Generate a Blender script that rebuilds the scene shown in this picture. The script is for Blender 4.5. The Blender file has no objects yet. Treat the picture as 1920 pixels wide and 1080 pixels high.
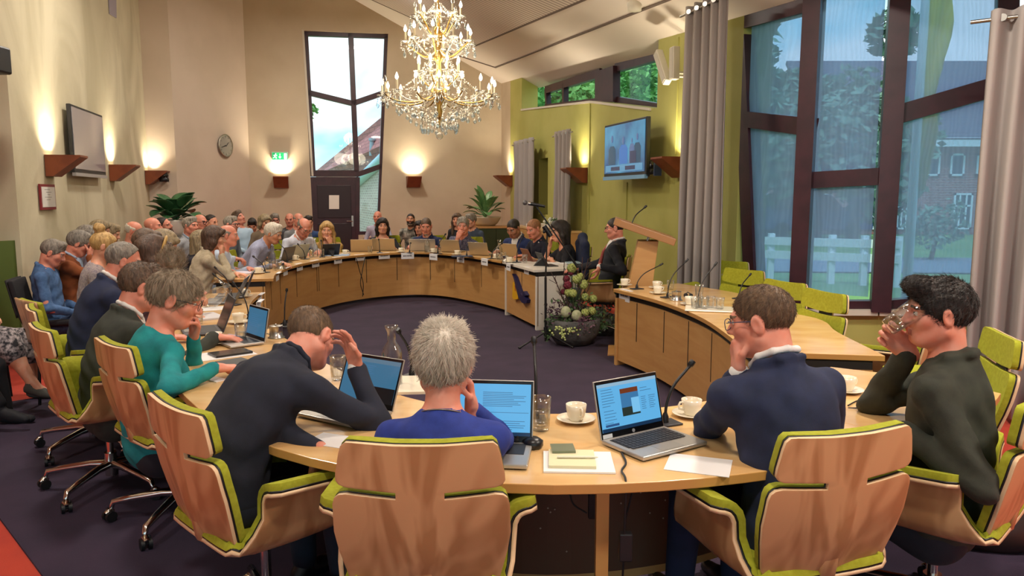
import bpy, bmesh, math, random
import numpy as np
from mathutils import Vector, Matrix, Euler
R=random.Random(7)
C=bpy.context.scene.collection
SC=bpy.context.scene
PI=math.pi; rad=math.radians
# ---------------------------------------------------------------- camera
CAMH=1.6; PITCH=math.radians(7.0); F=1400.0
cam_d=bpy.data.cameras.new('camera'); cam=bpy.data.objects.new('camera',cam_d); C.objects.link(cam)
cam_d.sensor_width=36; cam_d.lens=F/1920*36; cam_d.clip_start=.05; cam_d.clip_end=400
cam.location=(0,0,CAMH); cam.rotation_euler=(PI/2-PITCH,0,0)
SC.camera=cam
_c,_s=math.cos(PITCH),math.sin(PITCH)
def ray(px,py):
    u=(px-960)/F; v=(py-540)/F
    return Vector((u,_c-v*_s,-_s-v*_c))
def at_z(px,py,z):
    d=ray(px,py); t=(z-CAMH)/d.z
    return Vector((0,0,CAMH))+d*t
def at_y(px,py,y):
    d=ray(px,py); return Vector((0,0,CAMH))+d*(y/d.y)
# ---------------------------------------------------------------- materials
MATS={}
def lin(c):
    if isinstance(c,str):
        c=c.lstrip('#'); c=[int(c[i:i+2],16)/255 for i in (0,2,4)]
        c=[x/12.92 if x<=.04045 else ((x+.055)/1.055)**2.4 for x in c]
    return (c[0],c[1],c[2],1)
def mat(name,col,rough=.6,metal=0,**k):
    if name in MATS: return MATS[name]
    m=bpy.data.materials.new(name); m.use_nodes=True; MATS[name]=m
    nt=m.node_tree; b=nt.nodes['Principled BSDF']
    b.inputs['Base Color'].default_value=lin(col); b.inputs['Roughness'].default_value=rough; b.inputs['Metallic'].default_value=metal
    if 'spec' in k: b.inputs['Specular IOR Level'].default_value=k['spec']
    if 'trans' in k: b.inputs['Transmission Weight'].default_value=k['trans']
    if 'ior' in k: b.inputs['IOR'].default_value=k['ior']
    if 'alpha' in k: b.inputs['Alpha'].default_value=k['alpha']
    if 'sheen' in k:
        b.inputs['Sheen Weight'].default_value=k['sheen']; b.inputs['Sheen Roughness'].default_value=.5
    if 'sss' in k:
        b.inputs['Subsurface Weight'].default_value=k['sss']; b.inputs['Subsurface Radius'].default_value=(.012,.005,.003)
    if 'emit' in k:
        b.inputs['Emission Color'].default_value=lin(k.get('ecol',col)); b.inputs['Emission Strength'].default_value=k['emit']
    if 'coat' in k: b.inputs['Coat Weight'].default_value=k['coat']
    L=nt.links
    def coords(scale):
        tc=nt.nodes.new('ShaderNodeTexCoord'); mp=nt.nodes.new('ShaderNodeMapping')
        L.new(tc.outputs['Object'],mp.inputs['Vector']); mp.inputs['Scale'].default_value=scale if isinstance(scale,tuple) else (scale,)*3
        return mp.outputs['Vector']
    if 'var' in k:   # (second colour, noise scale, contrast lo, hi)
        c2,sc,lo,hi=k['var'][:4]
        n=nt.nodes.new('ShaderNodeTexNoise'); n.inputs['Scale'].default_value=1; n.inputs['Detail'].default_value=k.get('vdet',4)
        n.inputs['Distortion'].default_value=k.get('vdist',0)
        L.new(coords(sc),n.inputs['Vector'])
        mr=nt.nodes.new('ShaderNodeMapRange'); mr.inputs['From Min'].default_value=lo; mr.inputs['From Max'].default_value=hi
        L.new(n.outputs['Fac'],mr.inputs['Value'])
        mx=nt.nodes.new('ShaderNodeMix'); mx.data_type='RGBA'
        mx.inputs['A'].default_value=lin(col); mx.inputs['B'].default_value=lin(c2)
        L.new(mr.outputs['Result'],mx.inputs['Factor']); L.new(mx.outputs['Result'],b.inputs['Base Color'])
    if 'bump' in k:  # (scale, strength, distance)
        sc,st,di=k['bump'][:3]
        n=nt.nodes.new('ShaderNodeTexNoise'); n.inputs['Scale'].default_value=1; n.inputs['Detail'].default_value=k.get('bdet',3)
        n.inputs['Distortion'].default_value=k.get('bdist',0)
        L.new(coords(sc),n.inputs['Vector'])
        bp=nt.nodes.new('ShaderNodeBump'); bp.inputs['Strength'].default_value=st; bp.inputs['Distance'].default_value=di
        L.new(n.outputs['Fac'],bp.inputs['Height']); L.new(bp.outputs['Normal'],b.inputs['Normal'])
    return m
# ---------------------------------------------------------------- objects
def link(o,parent=None):
    C.objects.link(o)
    if parent is not None: o.parent=parent
    return o
def tag(o,label,cat,group=None,kind=None):
    o['label']=label; o['category']=cat
    if group: o['group']=group
    if kind: o['kind']=kind
    return o
def thing(name,label,cat,loc=(0,0,0),rz=0,group=None,rot=None):
    o=bpy.data.objects.new(name,None); o.empty_display_size=.1; C.objects.link(o)
    o.location=loc; o.rotation_euler=rot if rot else (0,0,rz)
    return tag(o,label,cat,group)
class MB:
    """collects shapes of ONE part"""
    def __init__(s): s.v=[]; s.f=[]; s.m=[]; s.sm=[]
    def add(s,vs,fs,mi=0,smooth=False):
        b=len(s.v); s.v+= [tuple(v) for v in vs]
        for f in fs: s.f.append([i+b for i in f]); s.m.append(mi); s.sm.append(smooth)
        return s
    def box(s,x0,x1,y0,y1,z0,z1,mi=0,M=None):
        vs=[Vector((x,y,z)) for z in (z0,z1) for y in (y0,y1) for x in (x0,x1)]
        if M is not None: vs=[M@v for v in vs]
        return s.add(vs,[(0,2,3,1),(4,5,7,6),(0,1,5,4),(2,6,7,3),(0,4,6,2),(1,3,7,5)],mi)
    def prism(s,pts,z0,z1,mi=0,cap=True,smooth=False):
        """pts 2D outline (ccw), extruded z0..z1 (numbers or per-point lists)"""
        n=len(pts)
        A=z0 if hasattr(z0,'__len__') else [z0]*n; B=z1 if hasattr(z1,'__len__') else [z1]*n
        vs=[(p[0],p[1],a) for p,a in zip(pts,A)]+[(p[0],p[1],b) for p,b in zip(pts,B)]
        fs=[(i,(i+1)%n,n+(i+1)%n,n+i) for i in range(n)]
        s.add(vs,fs,mi,smooth)
        if cap: s.add(vs,[tuple(range(n-1,-1,-1)),tuple(range(n,2*n))],mi)
        return s
    def poly(s,pts,mi=0):
        return s.add(pts,[tuple(range(len(pts)))],mi)
    def slab(s,pts,nrm,th,mi=0):
        """3D planar polygon given thickness th along nrm"""
        n=len(pts); nv=Vector(nrm).normalized()*th
        P=[Vector(p) for p in pts]; Q=[p+nv for p in P]
        s.add(P+Q,[tuple(range(n-1,-1,-1)),tuple(range(n,2*n))]+[(i,(i+1)%n,n+(i+1)%n,n+i) for i in range(n)],mi)
        return s
    def tube(s,pts,r,seg=8,mi=0,cap=True,flat=1.0):
        P=[Vector(p) for p in pts]; n=len(P)
        rs=r if hasattr(r,'__len__') else [r]*n
        vs=[]; up=None
        for i,p in enumerate(P):
            t=(P[min(i+1,n-1)]-P[max(i-1,0)])
            t=t.normalized() if t.length>1e-9 else Vector((0,0,1))
            if up is None:
                a=Vector((0,0,1)) if abs(t.z)<.9 else Vector((1,0,0)); up=(a-t*a.dot(t)).normalized()
            else:
                up=(up-t*up.dot(t)); up=up.normalized() if up.length>1e-6 else t.orthogonal().normalized()
            sd=t.cross(up)
            for k in range(seg):
                a=2*PI*k/seg; vs.append(p+(up*math.cos(a)*flat+sd*math.sin(a))*rs[i])
        fs=[(i*seg+k,i*seg+(k+1)%seg,(i+1)*seg+(k+1)%seg,(i+1)*seg+k) for i in range(n-1) for k in range(seg)]
        s.add(vs,fs,mi,True)
        if cap: s.add(vs,[tuple(range(seg-1,-1,-1)),tuple(range((n-1)*seg,n*seg))],mi)
        return s
    def lathe(s,prof,seg=20,c=(0,0,0),mi=0,sx=1,sy=1,M=None):
        """prof list of (r,z) from bottom to top"""
        vs=[];n=len(prof)
        for r,z in prof:
            for k in range(seg):
                a=2*PI*k/seg; v=Vector((r*math.cos(a)*sx,r*math.sin(a)*sy,z))
                if M is not None: v=M@v
                vs.append(v+Vector(c))
        fs=[(i*seg+k,i*seg+(k+1)%seg,(i+1)*seg+(k+1)%seg,(i+1)*seg+k) for i in range(n-1) for k in range(seg)]
        s.add(vs,fs,mi,True)
        return s
    def ball(s,c,r,seg=10,rings=6,mi=0,M=None,sc=(1,1,1)):
        vs=[];
        for i in range(rings+1):
            t=PI*i/rings
            for k in range(seg):
                a=2*PI*k/seg; v=Vector((math.sin(t)*math.cos(a)*sc[0],math.sin(t)*math.sin(a)*sc[1],-math.cos(t)*sc[2]))*r
                if M is not None: v=M@v
                vs.append(v+Vector(c))
        fs=[(i*seg+k,i*seg+(k+1)%seg,(i+1)*seg+(k+1)%seg,(i+1)*seg+k) for i in range(rings) for k in range(seg)]
        return s.add(vs,fs,mi,True)
    def grid(s,P,mi=0,smooth=True,closeu=False):
        """P[i][j] points"""
        n=len(P); m=len(P[0]); vs=[p for row in P for p in row]
        fs=[(i*m+j,i*m+(j+1)%m,(i+1)*m+(j+1)%m,(i+1)*m+j) for i in range(n-1) for j in range(m if closeu else m-1)]
        return s.add(vs,fs,mi,smooth)
    def mesh(s,name,mats):
        me=bpy.data.meshes.new(name); me.from_pydata([tuple(v) for v in s.v],[],s.f)
        if not isinstance(mats,(list,tuple)): mats=[mats]
        for m in mats: me.materials.append(m)
        me.polygons.foreach_set('material_index',s.m); me.polygons.foreach_set('use_smooth',s.sm)
        me.update(); return me
    def build(s,name,mats,parent=None,bevel=0,weld=False,solid=0,sub=0,autosm=None,loc=None,rz=None):
        o=bpy.data.objects.new(name,s.mesh(name,mats)); link(o,parent)
        bm=bmesh.new(); bm.from_mesh(o.data)
        if weld: bmesh.ops.remove_doubles(bm,verts=bm.verts,dist=1e-5)
        bmesh.ops.recalc_face_normals(bm,faces=bm.faces)
        bm.to_mesh(o.data); bm.free()
        if solid:
            md=o.modifiers.new('s','SOLIDIFY'); md.thickness=solid; md.offset=0
        if bevel:
            md=o.modifiers.new('b','BEVEL'); md.width=bevel; md.segments=2; md.limit_method='ANGLE'; md.angle_limit=.6
        if sub:
            md=o.modifiers.new('u','SUBSURF'); md.levels=sub; md.render_levels=sub
        if loc is not None: o.location=loc
        if rz is not None: o.rotation_euler=(0,0,rz)
        return o
def struct(name,mb,m,**k):
    o=mb.build(name,m,**k); o['kind']='structure'; return o
def copy_tree(o,parent=None):
    c=o.copy(); C.objects.link(c); c.parent=parent
    for ch in list(o.children): copy_tree(ch,c)
    return c
def dup(o,loc,rz,label,group=None,rot=None):
    c=copy_tree(o); c.location=loc; c.rotation_euler=rot if rot else (0,0,rz); c['label']=label
    if group: c['group']=group
    return c
def hide_proto(o):
    for ch in list(o.children): hide_proto(ch)
    bpy.data.objects.remove(o)
def rot2(p,a): return (p[0]*math.cos(a)-p[1]*math.sin(a),p[0]*math.sin(a)+p[1]*math.cos(a))
def catmull(P,n=8,closed=False):
    P=[Vector(p) for p in P]; out=[]
    N=len(P)
    for i in range(N-1 if not closed else N):
        p0=P[i-1] if (i>0 or closed) else P[0]*2-P[1]
        p1=P[i]; p2=P[(i+1)%N]; p3=P[(i+2)%N] if (i+2<N or closed) else p2*2-p1
        for k in range(n):
            t=k/n; out.append(.5*((2*p1)+(p2-p0)*t+(2*p0-5*p1+4*p2-p3)*t*t+(3*p1-p0-3*p2+p3)*t**3))
    if not closed: out.append(P[-1])
    return out
def text_mesh(name,s,size,m,parent=None,M=None,align='CENTER',bold=0):
    cu=bpy.data.curves.new(name,'FONT'); cu.body=s; cu.size=size; cu.align_x=align; cu.align_y='CENTER'; cu.extrude=.0004; cu.offset=bold
    o=bpy.data.objects.new(name,cu); link(o,parent); cu.materials.append(m)
    if M is not None: o.matrix_local=M
    return o
# ================================================================ ROOM
def hit(px,py,p,q):
    """ray through picture point onto the vertical plane over plan points p,q"""
    d=ray(px,py); n=Vector((q[1]-p[1],-(q[0]-p[0]),0)); o=Vector((0,0,CAMH))
    t=(Vector((p[0],p[1],0))-o).dot(n)/d.dot(n); return o+d*t
A0=(-5.07,7.7); A1=(-6.67,13.85); A2=(-6.22,14.0); A3=(-5.62,16.19)
def rw(y): return (4.6-.275*y,y)          # right wall line
A4=(-.244,17.62)
P1=rw(8.0); P2=(2.66,7.0); P3=(3.28,6.6); P4=(4.15,6.25)
BK=(A3,A4)
# ceiling plane from three points of the eave / gable
c1=hit(665,0,*BK); c2=hit(955,165,*BK); c3=hit(1300,56,rw(17),rw(9))
_n=(c2-c1).cross(c3-c1).normalized()
def ceil_z(x,y): return c1.z-(_n.x*(x-c1.x)+_n.y*(y-c1.y))/_n.z
def on_ceil(px,py,dz=0):
    d=ray(px,py); o=Vector((0,0,CAMH)); t=(c1+Vector((0,0,dz))-o).dot(_n)/d.dot(_n); return o+d*t
plaster=mat('plaster','#cbbba2',.85,var=('#bfae94',1.3,.35,.7),bump=(14,.08,.02))
plaster_l=mat('plaster_left','#cfc6aa',.8,var=('#b3a98c',(.9,.9,.5),.38,.66),bump=(9,.12,.03),vdist=1.2)
plaster_p=mat('plaster_pink','#cbbaa8',.85,var=('#c2b19e',1.1,.4,.65),bump=(14,.06,.02))
white_pl=mat('ceiling_white','#e6dcd2',.85,bump=(30,.04,.01))
green_w=mat('wall_green','#b0ad60',.7,var=('#a6a354',1.6,.4,.65),bump=(18,.06,.01))
trimw=mat('trim_white','#cfc7b8',.55)
maroon=mat('frame_maroon','#30141f',.4,var=('#3b1a25',6,.4,.6))
carpet=mat('carpet_purple','#2f2439',.95,var=('#382a40',3,.4,.65),bump=(260,.5,.006))
redc=mat('carpet_red','#c1432f',.95,var=('#b23a2c',4,.35,.65),bump=(260,.5,.006))
floorm=MB().poly([(x,y,0) for x,y in ((-12,-6),(6.35,-6),(6.0,5.0),P4,P3,P2,P1,rw(17.7),(-5.7,16.25),(-6.4,14.05),(-6.8,13.9),(-9.5,13))])
struct('floor',floorm,redc)
# oval purple carpet lying in the red one
ovc=[(-1.0,1.2),(-1.75,2.75),(-2.6,3.6),(-3.95,4.7),(-4.1,5.5),(-3.55,6.0),(-3.9,8),(-4.3,10),(-3.9,12),(-2.6,13.3),(-1,13.2),(.6,12),(1.4,10),(2.0,8),(2.5,6),(2.75,4.6),(2.6,3.5),(2.15,2.6),(1.7,1.3)]
struct('floor_carpet_oval',MB().prism(ovc[::-1],.0,.012),carpet)
def wallpiece(name,m,p,q,th,zs,tops=None,out=1):
    """vertical wall p->q; zs bottom (or pair), tops heights (pair) or ceiling; thickness to the outside"""
    d=Vector((q[0]-p[0],q[1]-p[1])).normalized(); nx,ny=(-d.y*out*th,d.x*out*th)
    zb=zs if hasattr(zs,'__len__') else (zs,zs)
    if tops is None: tops=(ceil_z(*p)+.05,ceil_z(*q)+.05)
    elif not hasattr(tops,'__len__'): tops=(tops,tops)
    mb=MB(); pts=[p,q,(q[0]+nx,q[1]+ny),(p[0]+nx,p[1]+ny)]
    mb.prism(pts,[zb[0],zb[1],zb[1],zb[0]],[tops[0],tops[1],tops[1],tops[0]])
    return struct(name,mb,m)
def ext(p,q,t): return (p[0]+(q[0]-p[0])*t,p[1]+(q[1]-p[1])*t)
# ---- left wall with the passage opening near the camera
ZO=3.03
wallpiece('wall_left',plaster_l,A0,A1,.35,0)
An=ext(A0,A1,-1.6)
wallpiece('wall_left_over_passage',plaster_l,An,A0,.35,ZO)
# passage behind the opening
q0=(A0[0]-2.3,A0[1]+.9); q1=(A0[0]-.34,A0[1]+.12)
wallpiece('wall_passage_end',plaster_p,q0,(A0[0]-.3,A0[1]+.05),.2,0,ZO+.3)
wallpiece('wall_passage_side',plaster_p,(An[0]-2.6,An[1]),q0,.2,0,ZO+.3)
struct('ceiling_passage',MB().prism([(An[0]-2.8,An[1]),(An[0],An[1]),(A0[0]-.2,A0[1]+.1),(q0[0]-.2,q0[1]+.2)],ZO+.02,ZO+.1),plaster_p)
wallpiece('wall_left_return',plaster_p,A1,A2,.3,0)
wallpiece('wall_left_angled',plaster_p,A2,A3,.3,0)
# ---- back wall with the tall window and door
def bk(px,py): return hit(px,py,*BK)
def lpi(px,py,off,nv):
    return hit(px,py,(A0[0]+nv.x*off,A0[1]+nv.y*off),(A1[0]+nv.x*off,A1[1]+nv.y*off))
def rpi(px,py,off):
    o_=rout*off; return hit(px,py,(RW[0][0]-o_.x,RW[0][1]-o_.y),(RW[1][0]-o_.x,RW[1][1]-o_.y))
bdir=Vector((A4[0]-A3[0],A4[1]-A3[1],0)).normalized(); bout=Vector((-bdir.y,bdir.x,0))
WTL,WTR=bk(568,57),bk(728,63); WBR=bk(711,440)
zl=WBR.z
WBL=bk(589,440); WBL.z=0
kk=(WTL-WBL)
foot_l=Vector((WBL.x,WBL.y,0)); 
mb=MB()
tz3,tz4=ceil_z(*A3)+.05,ceil_z(*A4)+.05
mb.slab([(A3[0],A3[1],0),foot_l,WTL,(WTL.x,WTL.y,ceil_z(WTL.x,WTL.y)+.05),(A3[0],A3[1],tz3)],bout,.3)
mb.slab([WTL,WTR,(WTR.x,WTR.y,ceil_z(WTR.x,WTR.y)+.05),(WTL.x,WTL.y,ceil_z(WTL.x,WTL.y)+.05)],bout,.3)
dr0=bk(672,440); dr0.z=0
mb.slab([dr0,(A4[0],A4[1],0),(A4[0],A4[1],zl),WBR,(dr0.x,dr0.y,zl)],bout,.3)
mb.slab([WBR,(A4[0],A4[1],zl),(A4[0],A4[1],tz4),(WTR.x,WTR.y,ceil_z(WTR.x,WTR.y)+.05),WTR],bout,.3)
struct('wall_back',mb,plaster)
def beam(mb,p,q,w,dep,nrm,mi=0,off=0):
    """bar p->q of width w lying in a plane with normal nrm, depth dep along nrm"""
    p=Vector(p);q=Vector(q);n=Vector(nrm).normalized(); t=(q-p).normalized(); s=t.cross(n).normalized()*w/2
    a=n*off; b=n*(off+dep)
    vs=[p-s+a,p+s+a,q+s+a,q-s+a,p-s+b,p+s+b,q+s+b,q-s+b]
    return mb.add(vs,[(0,1,2,3),(7,6,5,4),(0,4,5,1),(1,5,6,2),(2,6,7,3),(3,7,4,0)],mi)
glass=mat('window_glass','#ffffff',.0)
nt=glass.node_tree; b=nt.nodes['Principled BSDF']
tr=nt.nodes.new('ShaderNodeBsdfTransparent'); tr.inputs['Color'].default_value=(.93,.97,.98,1); gl=nt.nodes.new('ShaderNodeBsdfGlossy'); gl.inputs['Roughness'].default_value=.02
mxs=nt.nodes.new('ShaderNodeMixShader'); mxs.inputs[0].default_value=.04
nt.links.new(tr.outputs[0],mxs.inputs[1]); nt.links.new(gl.outputs[0],mxs.inputs[2]); nt.links.new(mxs.outputs[0],nt.nodes['Material Output'].inputs['Surface'])
win=MB(); inn=bout*.06
M1=bk(659,60); M2=bk(668,320)
def bb(a,b_,w=.1,dep=.12): beam(win,bk(*a)+inn,bk(*b_)+inn,w,dep,bout)
bb((568,60),(728,65),.12); bb((572,58),(587,330),.12); bb((726,62),(711,440),.1); bb((658,60),(669,322),.11)
bb((576,172),(662,193),.11); bb((662,193),(723,172),.11)
bb((582,325),(672,325),.14); bb((668,328),(716,311),.11); bb((670,440),(713,440),.14)
wo=struct('window_1',win,maroon)
g1=MB().slab([bk(572,60)+bout*.12,bk(726,65)+bout*.12,bk(712,438)+bout*.12,bk(672,438)+bout*.12,bk(668,325)+bout*.12,bk(585,325)+bout*.12],bout,.01)
go=g1.build('pane',glass,wo)
# white reveal on the left jamb
struct('trim_1',MB().slab([bk(566,55),bk(570,57),bk(588,330),bk(584,330)],-bout,.012),trimw)
# door
dl,dr=bk(587,440),bk(670,440)
dtop=bk(630,332).z
door=MB(); p0=Vector((dl.x,dl.y,0))+bout*.05; p1=Vector((dr.x,dr.y,0))+bout*.05
door.slab([p0,p1,(p1.x,p1.y,dtop),(p0.x,p0.y,dtop)],bout,.05)
dobj=struct('door_1',door,maroon)
fr=MB()
for a,b_ in (((584,332),(584,520)),((671,332),(671,520))): beam(fr,bk(*a)+bout*.02,Vector((bk(*b_).x,bk(*b_).y,0))+bout*.02,.09,.14,bout)
fr.build('door_frame',maroon,dobj)
pl=MB(); q0_,q1_=p0.lerp(p1,.12),p0.lerp(p1,.88)
for z0,z1 in ((.25,1.0),(1.12,dtop-.18)):
    pl.slab([(q0_.x,q0_.y,z0),(q1_.x,q1_.y,z0),(q1_.x,q1_.y,z1),(q0_.x,q0_.y,z1)],-bout,.012)
pl.build('door_panel',mat('maroon_dark','#241019',.45),dobj,bevel=.006)
steel=mat('steel','#b9b6b0',.28,1)
hd=MB(); hp=bk(661,414); hp=p0.lerp(p1,.9); hp.z=1.05
hd.slab([hp+Vector((0,0,-.12))-bdir*.02,hp+Vector((0,0,-.12))+bdir*.02,hp+Vector((0,0,.12))+bdir*.02,hp+Vector((0,0,.12))-bdir*.02],-bout,.012)
hd.tube([hp-bout*.01,hp-bout*.06,hp-bout*.06-bdir*.13],.011,8)
hd.build('door_handle',steel,dobj)
nz=bk(626,380)
tag(MB().slab([bk(617,366)+bout*.03,bk(617,392)+bout*.03,bk(636,392)+bout*.03,bk(636,366)+bout*.03],-bout,.004).build('paper_notice',mat('paper','#e9e4da',.8)),'white paper notice taped to the dark maroon door','notice')
# window ledge right of the door
struct('trim_2',MB().slab([(dr0.x+.1*bdir.x,dr0.y+.1*bdir.y,zl-.06),(WBR.x,WBR.y,zl-.06),(WBR.x,WBR.y,zl),(dr0.x+.1*bdir.x,dr0.y+.1*bdir.y,zl)],-bout,.05),trimw)
# ---- right wall (green)
RW=(rw(17),rw(9))
def rp(px,py): return hit(px,py,*RW)
rdir=Vector((rw(9)[0]-rw(10)[0],-1,0)).normalized(); rout=Vector((-rdir.y,rdir.x,0))
if rout.x<0: rout=-rout
def ry(px):  # plan point of the right wall under a picture column
    p=rp(px,369); return (p.x,p.y)
def wstrip(name,pa,pb,zs=0,tops=None,m=green_w): return wallpiece(name,m,ry(pa),ry(pb),.35,zs,tops,out=1)
X0=(A4[0],A4[1])
wallpiece('wall_right_corner_pier',plaster,X0,ry(957),.35,0)
wstrip('wall_right_back',957,978)
sl=lambda px: rp(px,{978:205,1010:201.5,1027:199.8,1107:190,1228:204}[px]).z
wstrip('wall_right_a',978,1010,0,(sl(978),sl(1010)))
wstrip('wall_right_niche_top',1010,1027,rp(1018,297).z,(sl(1010),sl(1027)))
wstrip('wall_right_niche_foot',1010,1027,0,rp(1018,402).z)
n0,n1=ry(1010),ry(1027)
struct('wall_right_niche',MB().slab([(n0[0]+rout.x*.3,n0[1]+rout.y*.3,.8),(n1[0]+rout.x*.3,n1[1]+rout.y*.3,.8),(n1[0]+rout.x*.3,n1[1]+rout.y*.3,2.8),(n0[0]+rout.x*.3,n0[1]+rout.y*.3,2.8)],rout,.04),green_w)
wstrip('wall_right_b',1027,1107,0,(sl(1027),sl(1107)))
wstrip('wall_right_c',1107,1228,0,(sl(1107),sl(1228)))
wallpiece('wall_right_pillar',green_w,ry(1228),P1,.35,0)
# fine vertical panel joints on the green wall
for k,(px,y0,y1) in enumerate(((1107,195,420),(1176,342,430),(1273,70,290))):
    a=rp(px,y0); b_=rp(px,y1)
    beam(mb:=MB(),a,Vector((a.x,a.y,b_.z)),.03,.015,-rout); struct('trim_%d'%(10+k),mb,green_w)
# white sill strip along the clerestory
mb=MB()
for a,b_ in (((978,206),(1107,191)),((1107,191),(1221,205))): beam(mb,rp(*a),rp(*b_),.035,.3,rout,off=-.02)
struct('trim_3',mb,trimw)
cw=MB()
def rpo(px,py,o): return rp(px,py)+rout*o
for a,b_,w in (((1001,168),(1100,135),.14),((1001,200),(1100,188),.1),((1002,166),(1004,201),.09),((1034,156),(1034,196),.09),((1127,124),(1228,92),.16),((1127,186),(1222,203),.1),((1226,92),(1220,203),.05)):
    beam(cw,rpo(*a,.22),rpo(*b_,.22),w,.1,rout)
cw.slab([rpo(1098,134,.16),rpo(1131,122,.16),rpo(1131,190,.16),rpo(1098,190,.16)],rout,.12)
co=struct('window_2',cw,maroon)
MB().slab([rpo(1001,166,.27),rpo(1228,92,.27),rpo(1221,205,.27),rpo(1107,190,.27),rpo(1001,203,.27)],rout,.01).build('pane',glass,co)
# strip of wall over the clerestory and green reveal at its far end
struct('wall_right_lintel',MB().slab([rpo(978,158,.2)+Vector((0,0,.10)),rpo(1228,80,.2)+Vector((0,0,.10)),rpo(1228,80,.2)+Vector((0,0,.6)),rpo(978,158,.2)+Vector((0,0,.6))],rout,.15),white_pl)
# ---- big window bay
def w1(px,py): return hit(px,py,P1,P2)
def w2(px,py): return hit(px,py,P2,P3)
def w3(px,py): return hit(px,py,P3,P4)
def nrm(p,q):
    d=Vector((q[0]-p[0],q[1]-p[1],0)).normalized(); n=Vector((-d.y,d.x,0)); return n if n.y>0 or n.x>0 else -n
n1_,n2_,n3_=nrm(P1,P2),nrm(P2,P3),nrm(P3,P4)
for n in (n1_,):
    if n.x<0: n.negate()
tops={1:w1(1387,44).z,2:w2(1527,2).z}
def cz(p): return ceil_z(p[0],p[1]) if p in (P1,P2) else 4.4
bw=MB()
SZ=.55
def V3(p,z): return Vector((p[0],p[1],z))
T1=w1(1372,46); T2=w1(1523,4)
beam(bw,T1,T2,.14,.14,n1_); beam(bw,w1(1385,70),w1(1405,560),.2,.14,n1_)
beam(bw,w1(1375,221),w1(1512,238),.16,.12,n1_); beam(bw,V3(P1,SZ+.06),V3(P2,SZ+.06),.14,.14,n1_)
mtop=4.4
beam(bw,w2(1530,-70),w2(1497,585),.15,.26,n2_,off=-.1); beam(bw,w2(1500,339),w2(1660,330),.15,.12,n2_); beam(bw,w2(1500,578),w2(1655,578),.13,.14,n2_)
beam(bw,w3(1694,-120),w3(1650,583),.16,.26,n3_,off=-.1)
beam(bw,w3(1678,216),w3(1880,158),.16,.12,n3_); beam(bw,w3(1655,578),w3(1900,560),.13,.14,n3_)
beam(bw,w3(1895,-150),w3(1880,570),.15,.14,n3_)
tq2=Vector((P2[0],P2[1],4.4)); tq3=Vector((P3[0],P3[1],cz(P3))); tq4=Vector((P4[0],P4[1],cz(P4)))
beam(bw,tq2,tq3,.14,.14,n2_); beam(bw,tq3,tq4,.14,.14,n3_)
bwo=struct('window_3',bw,maroon)
for nm,a,b_,n in (('a',P1,P2,n1_),('b',P2,P3,n2_),('c',P3,P4,n3_)):
    MB().slab([V3(a,SZ),V3(b_,SZ),V3(b_,cz(b_) if nm=='a' else 4.4),V3(a,cz(a) if nm=='a' else 4.4)],n,.008).build('pane',glass,bwo).location=n*.09
for i,(a,b_,n,p,q) in enumerate(((P1,P2,n1_,.55,.50),(P2,P3,n2_,.5,.56),(P3,P4,n3_,.56,.62))):
    struct('wall_window_sill_%d'%(i+1),MB().prism([a,b_,(b_[0]+n.x*.3,b_[1]+n.y*.3),(a[0]+n.x*.3,a[1]+n.y*.3)],0,[p,q,q,p]),green_w)
    mb=MB(); beam(mb,V3(a,p+.015),V3(b_,q+.015),.05,.16,n,off=-.08); struct('trim_%d'%(4+i),mb,trimw)
P5=(6.0,5.0)
wallpiece('wall_right_near',plaster_p,P4,P5,.3,0,4.5)
wallpiece('wall_right_front',plaster_p,P5,(6.4,-5),.3,0,4.5)
# ---- ceiling and wall behind the camera (unseen, its openings added for fill daylight)
rim=[(-12,-5.5),(3.9,-5.5),(3.55,4.0),(2.78,6.55),(P2[0]+.06,P2[1]+.05),(P1[0]+.1,P1[1]+.1),(rw(8.0)[0]+.35,8.1),(rw(18.8)[0]+.4,18.8),(-9,18.8)]
struct('ceiling',MB().slab([(x,y,ceil_z(x,y)) for x,y in rim],-_n if _n.z<0 else _n,.2),white_pl)
struct('ceiling_bay',MB().prism([(2.3,7.4),(1.9,4.5),(3.4,-5.5),(8,-5.5),(8,8.5),(2.5,8.3)],4.45,4.6),white_pl)
ribm=mat('ceiling_ribbed','#cdbfb2',.85)
nt=ribm.node_tree; tc=nt.nodes.new('ShaderNodeTexCoord'); wv=nt.nodes.new('ShaderNodeTexWave'); wv.bands_direction='X'; wv.inputs['Scale'].default_value=1.0; wv.wave_profile='SIN'
mp=nt.nodes.new('ShaderNodeMapping'); nt.links.new(tc.outputs['Object'],mp.inputs['Vector'])
mr=nt.nodes.new('ShaderNodeMapRange'); mr.inputs['From Min'].default_value=.15; mr.inputs['From Max'].default_value=.4
mx=nt.nodes.new('ShaderNodeMix'); mx.data_type='RGBA'; mx.inputs['A'].default_value=lin('#a3948a'); mx.inputs['B'].default_value=lin('#e2d6cb')
nt.links.new(mp.outputs[0],wv.inputs['Vector']); nt.links.new(wv.outputs['Fac'],mr.inputs['Value']); nt.links.new(mr.outputs[0],mx.inputs['Factor']); nt.links.new(mx.outputs['Result'],nt.nodes['Principled BSDF'].inputs['Base Color'])
ca,cb,cc=on_ceil(700,0),on_ceil(889,86),on_ceil(1080,5)
e1=(cb-ca).normalized(); e2=(cc-cb).normalized()
mp.inputs['Rotation'].default_value=(0,0,-math.atan2(e1.y,e1.x)+PI/2); mp.inputs['Scale'].default_value=(3.3,3.3,3.3)
dn=_n if _n.z<0 else -_n
L1=cb-e1*9; L2=cb+e2*14; 
ribbed=struct('ceiling_ribbed_panel',MB().slab([cb,cb+e2*14,cb+e2*14-e1*9,cb-e1*9],dn,.012),ribm)
gro=mat('groove','#6e6058',.9)
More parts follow.
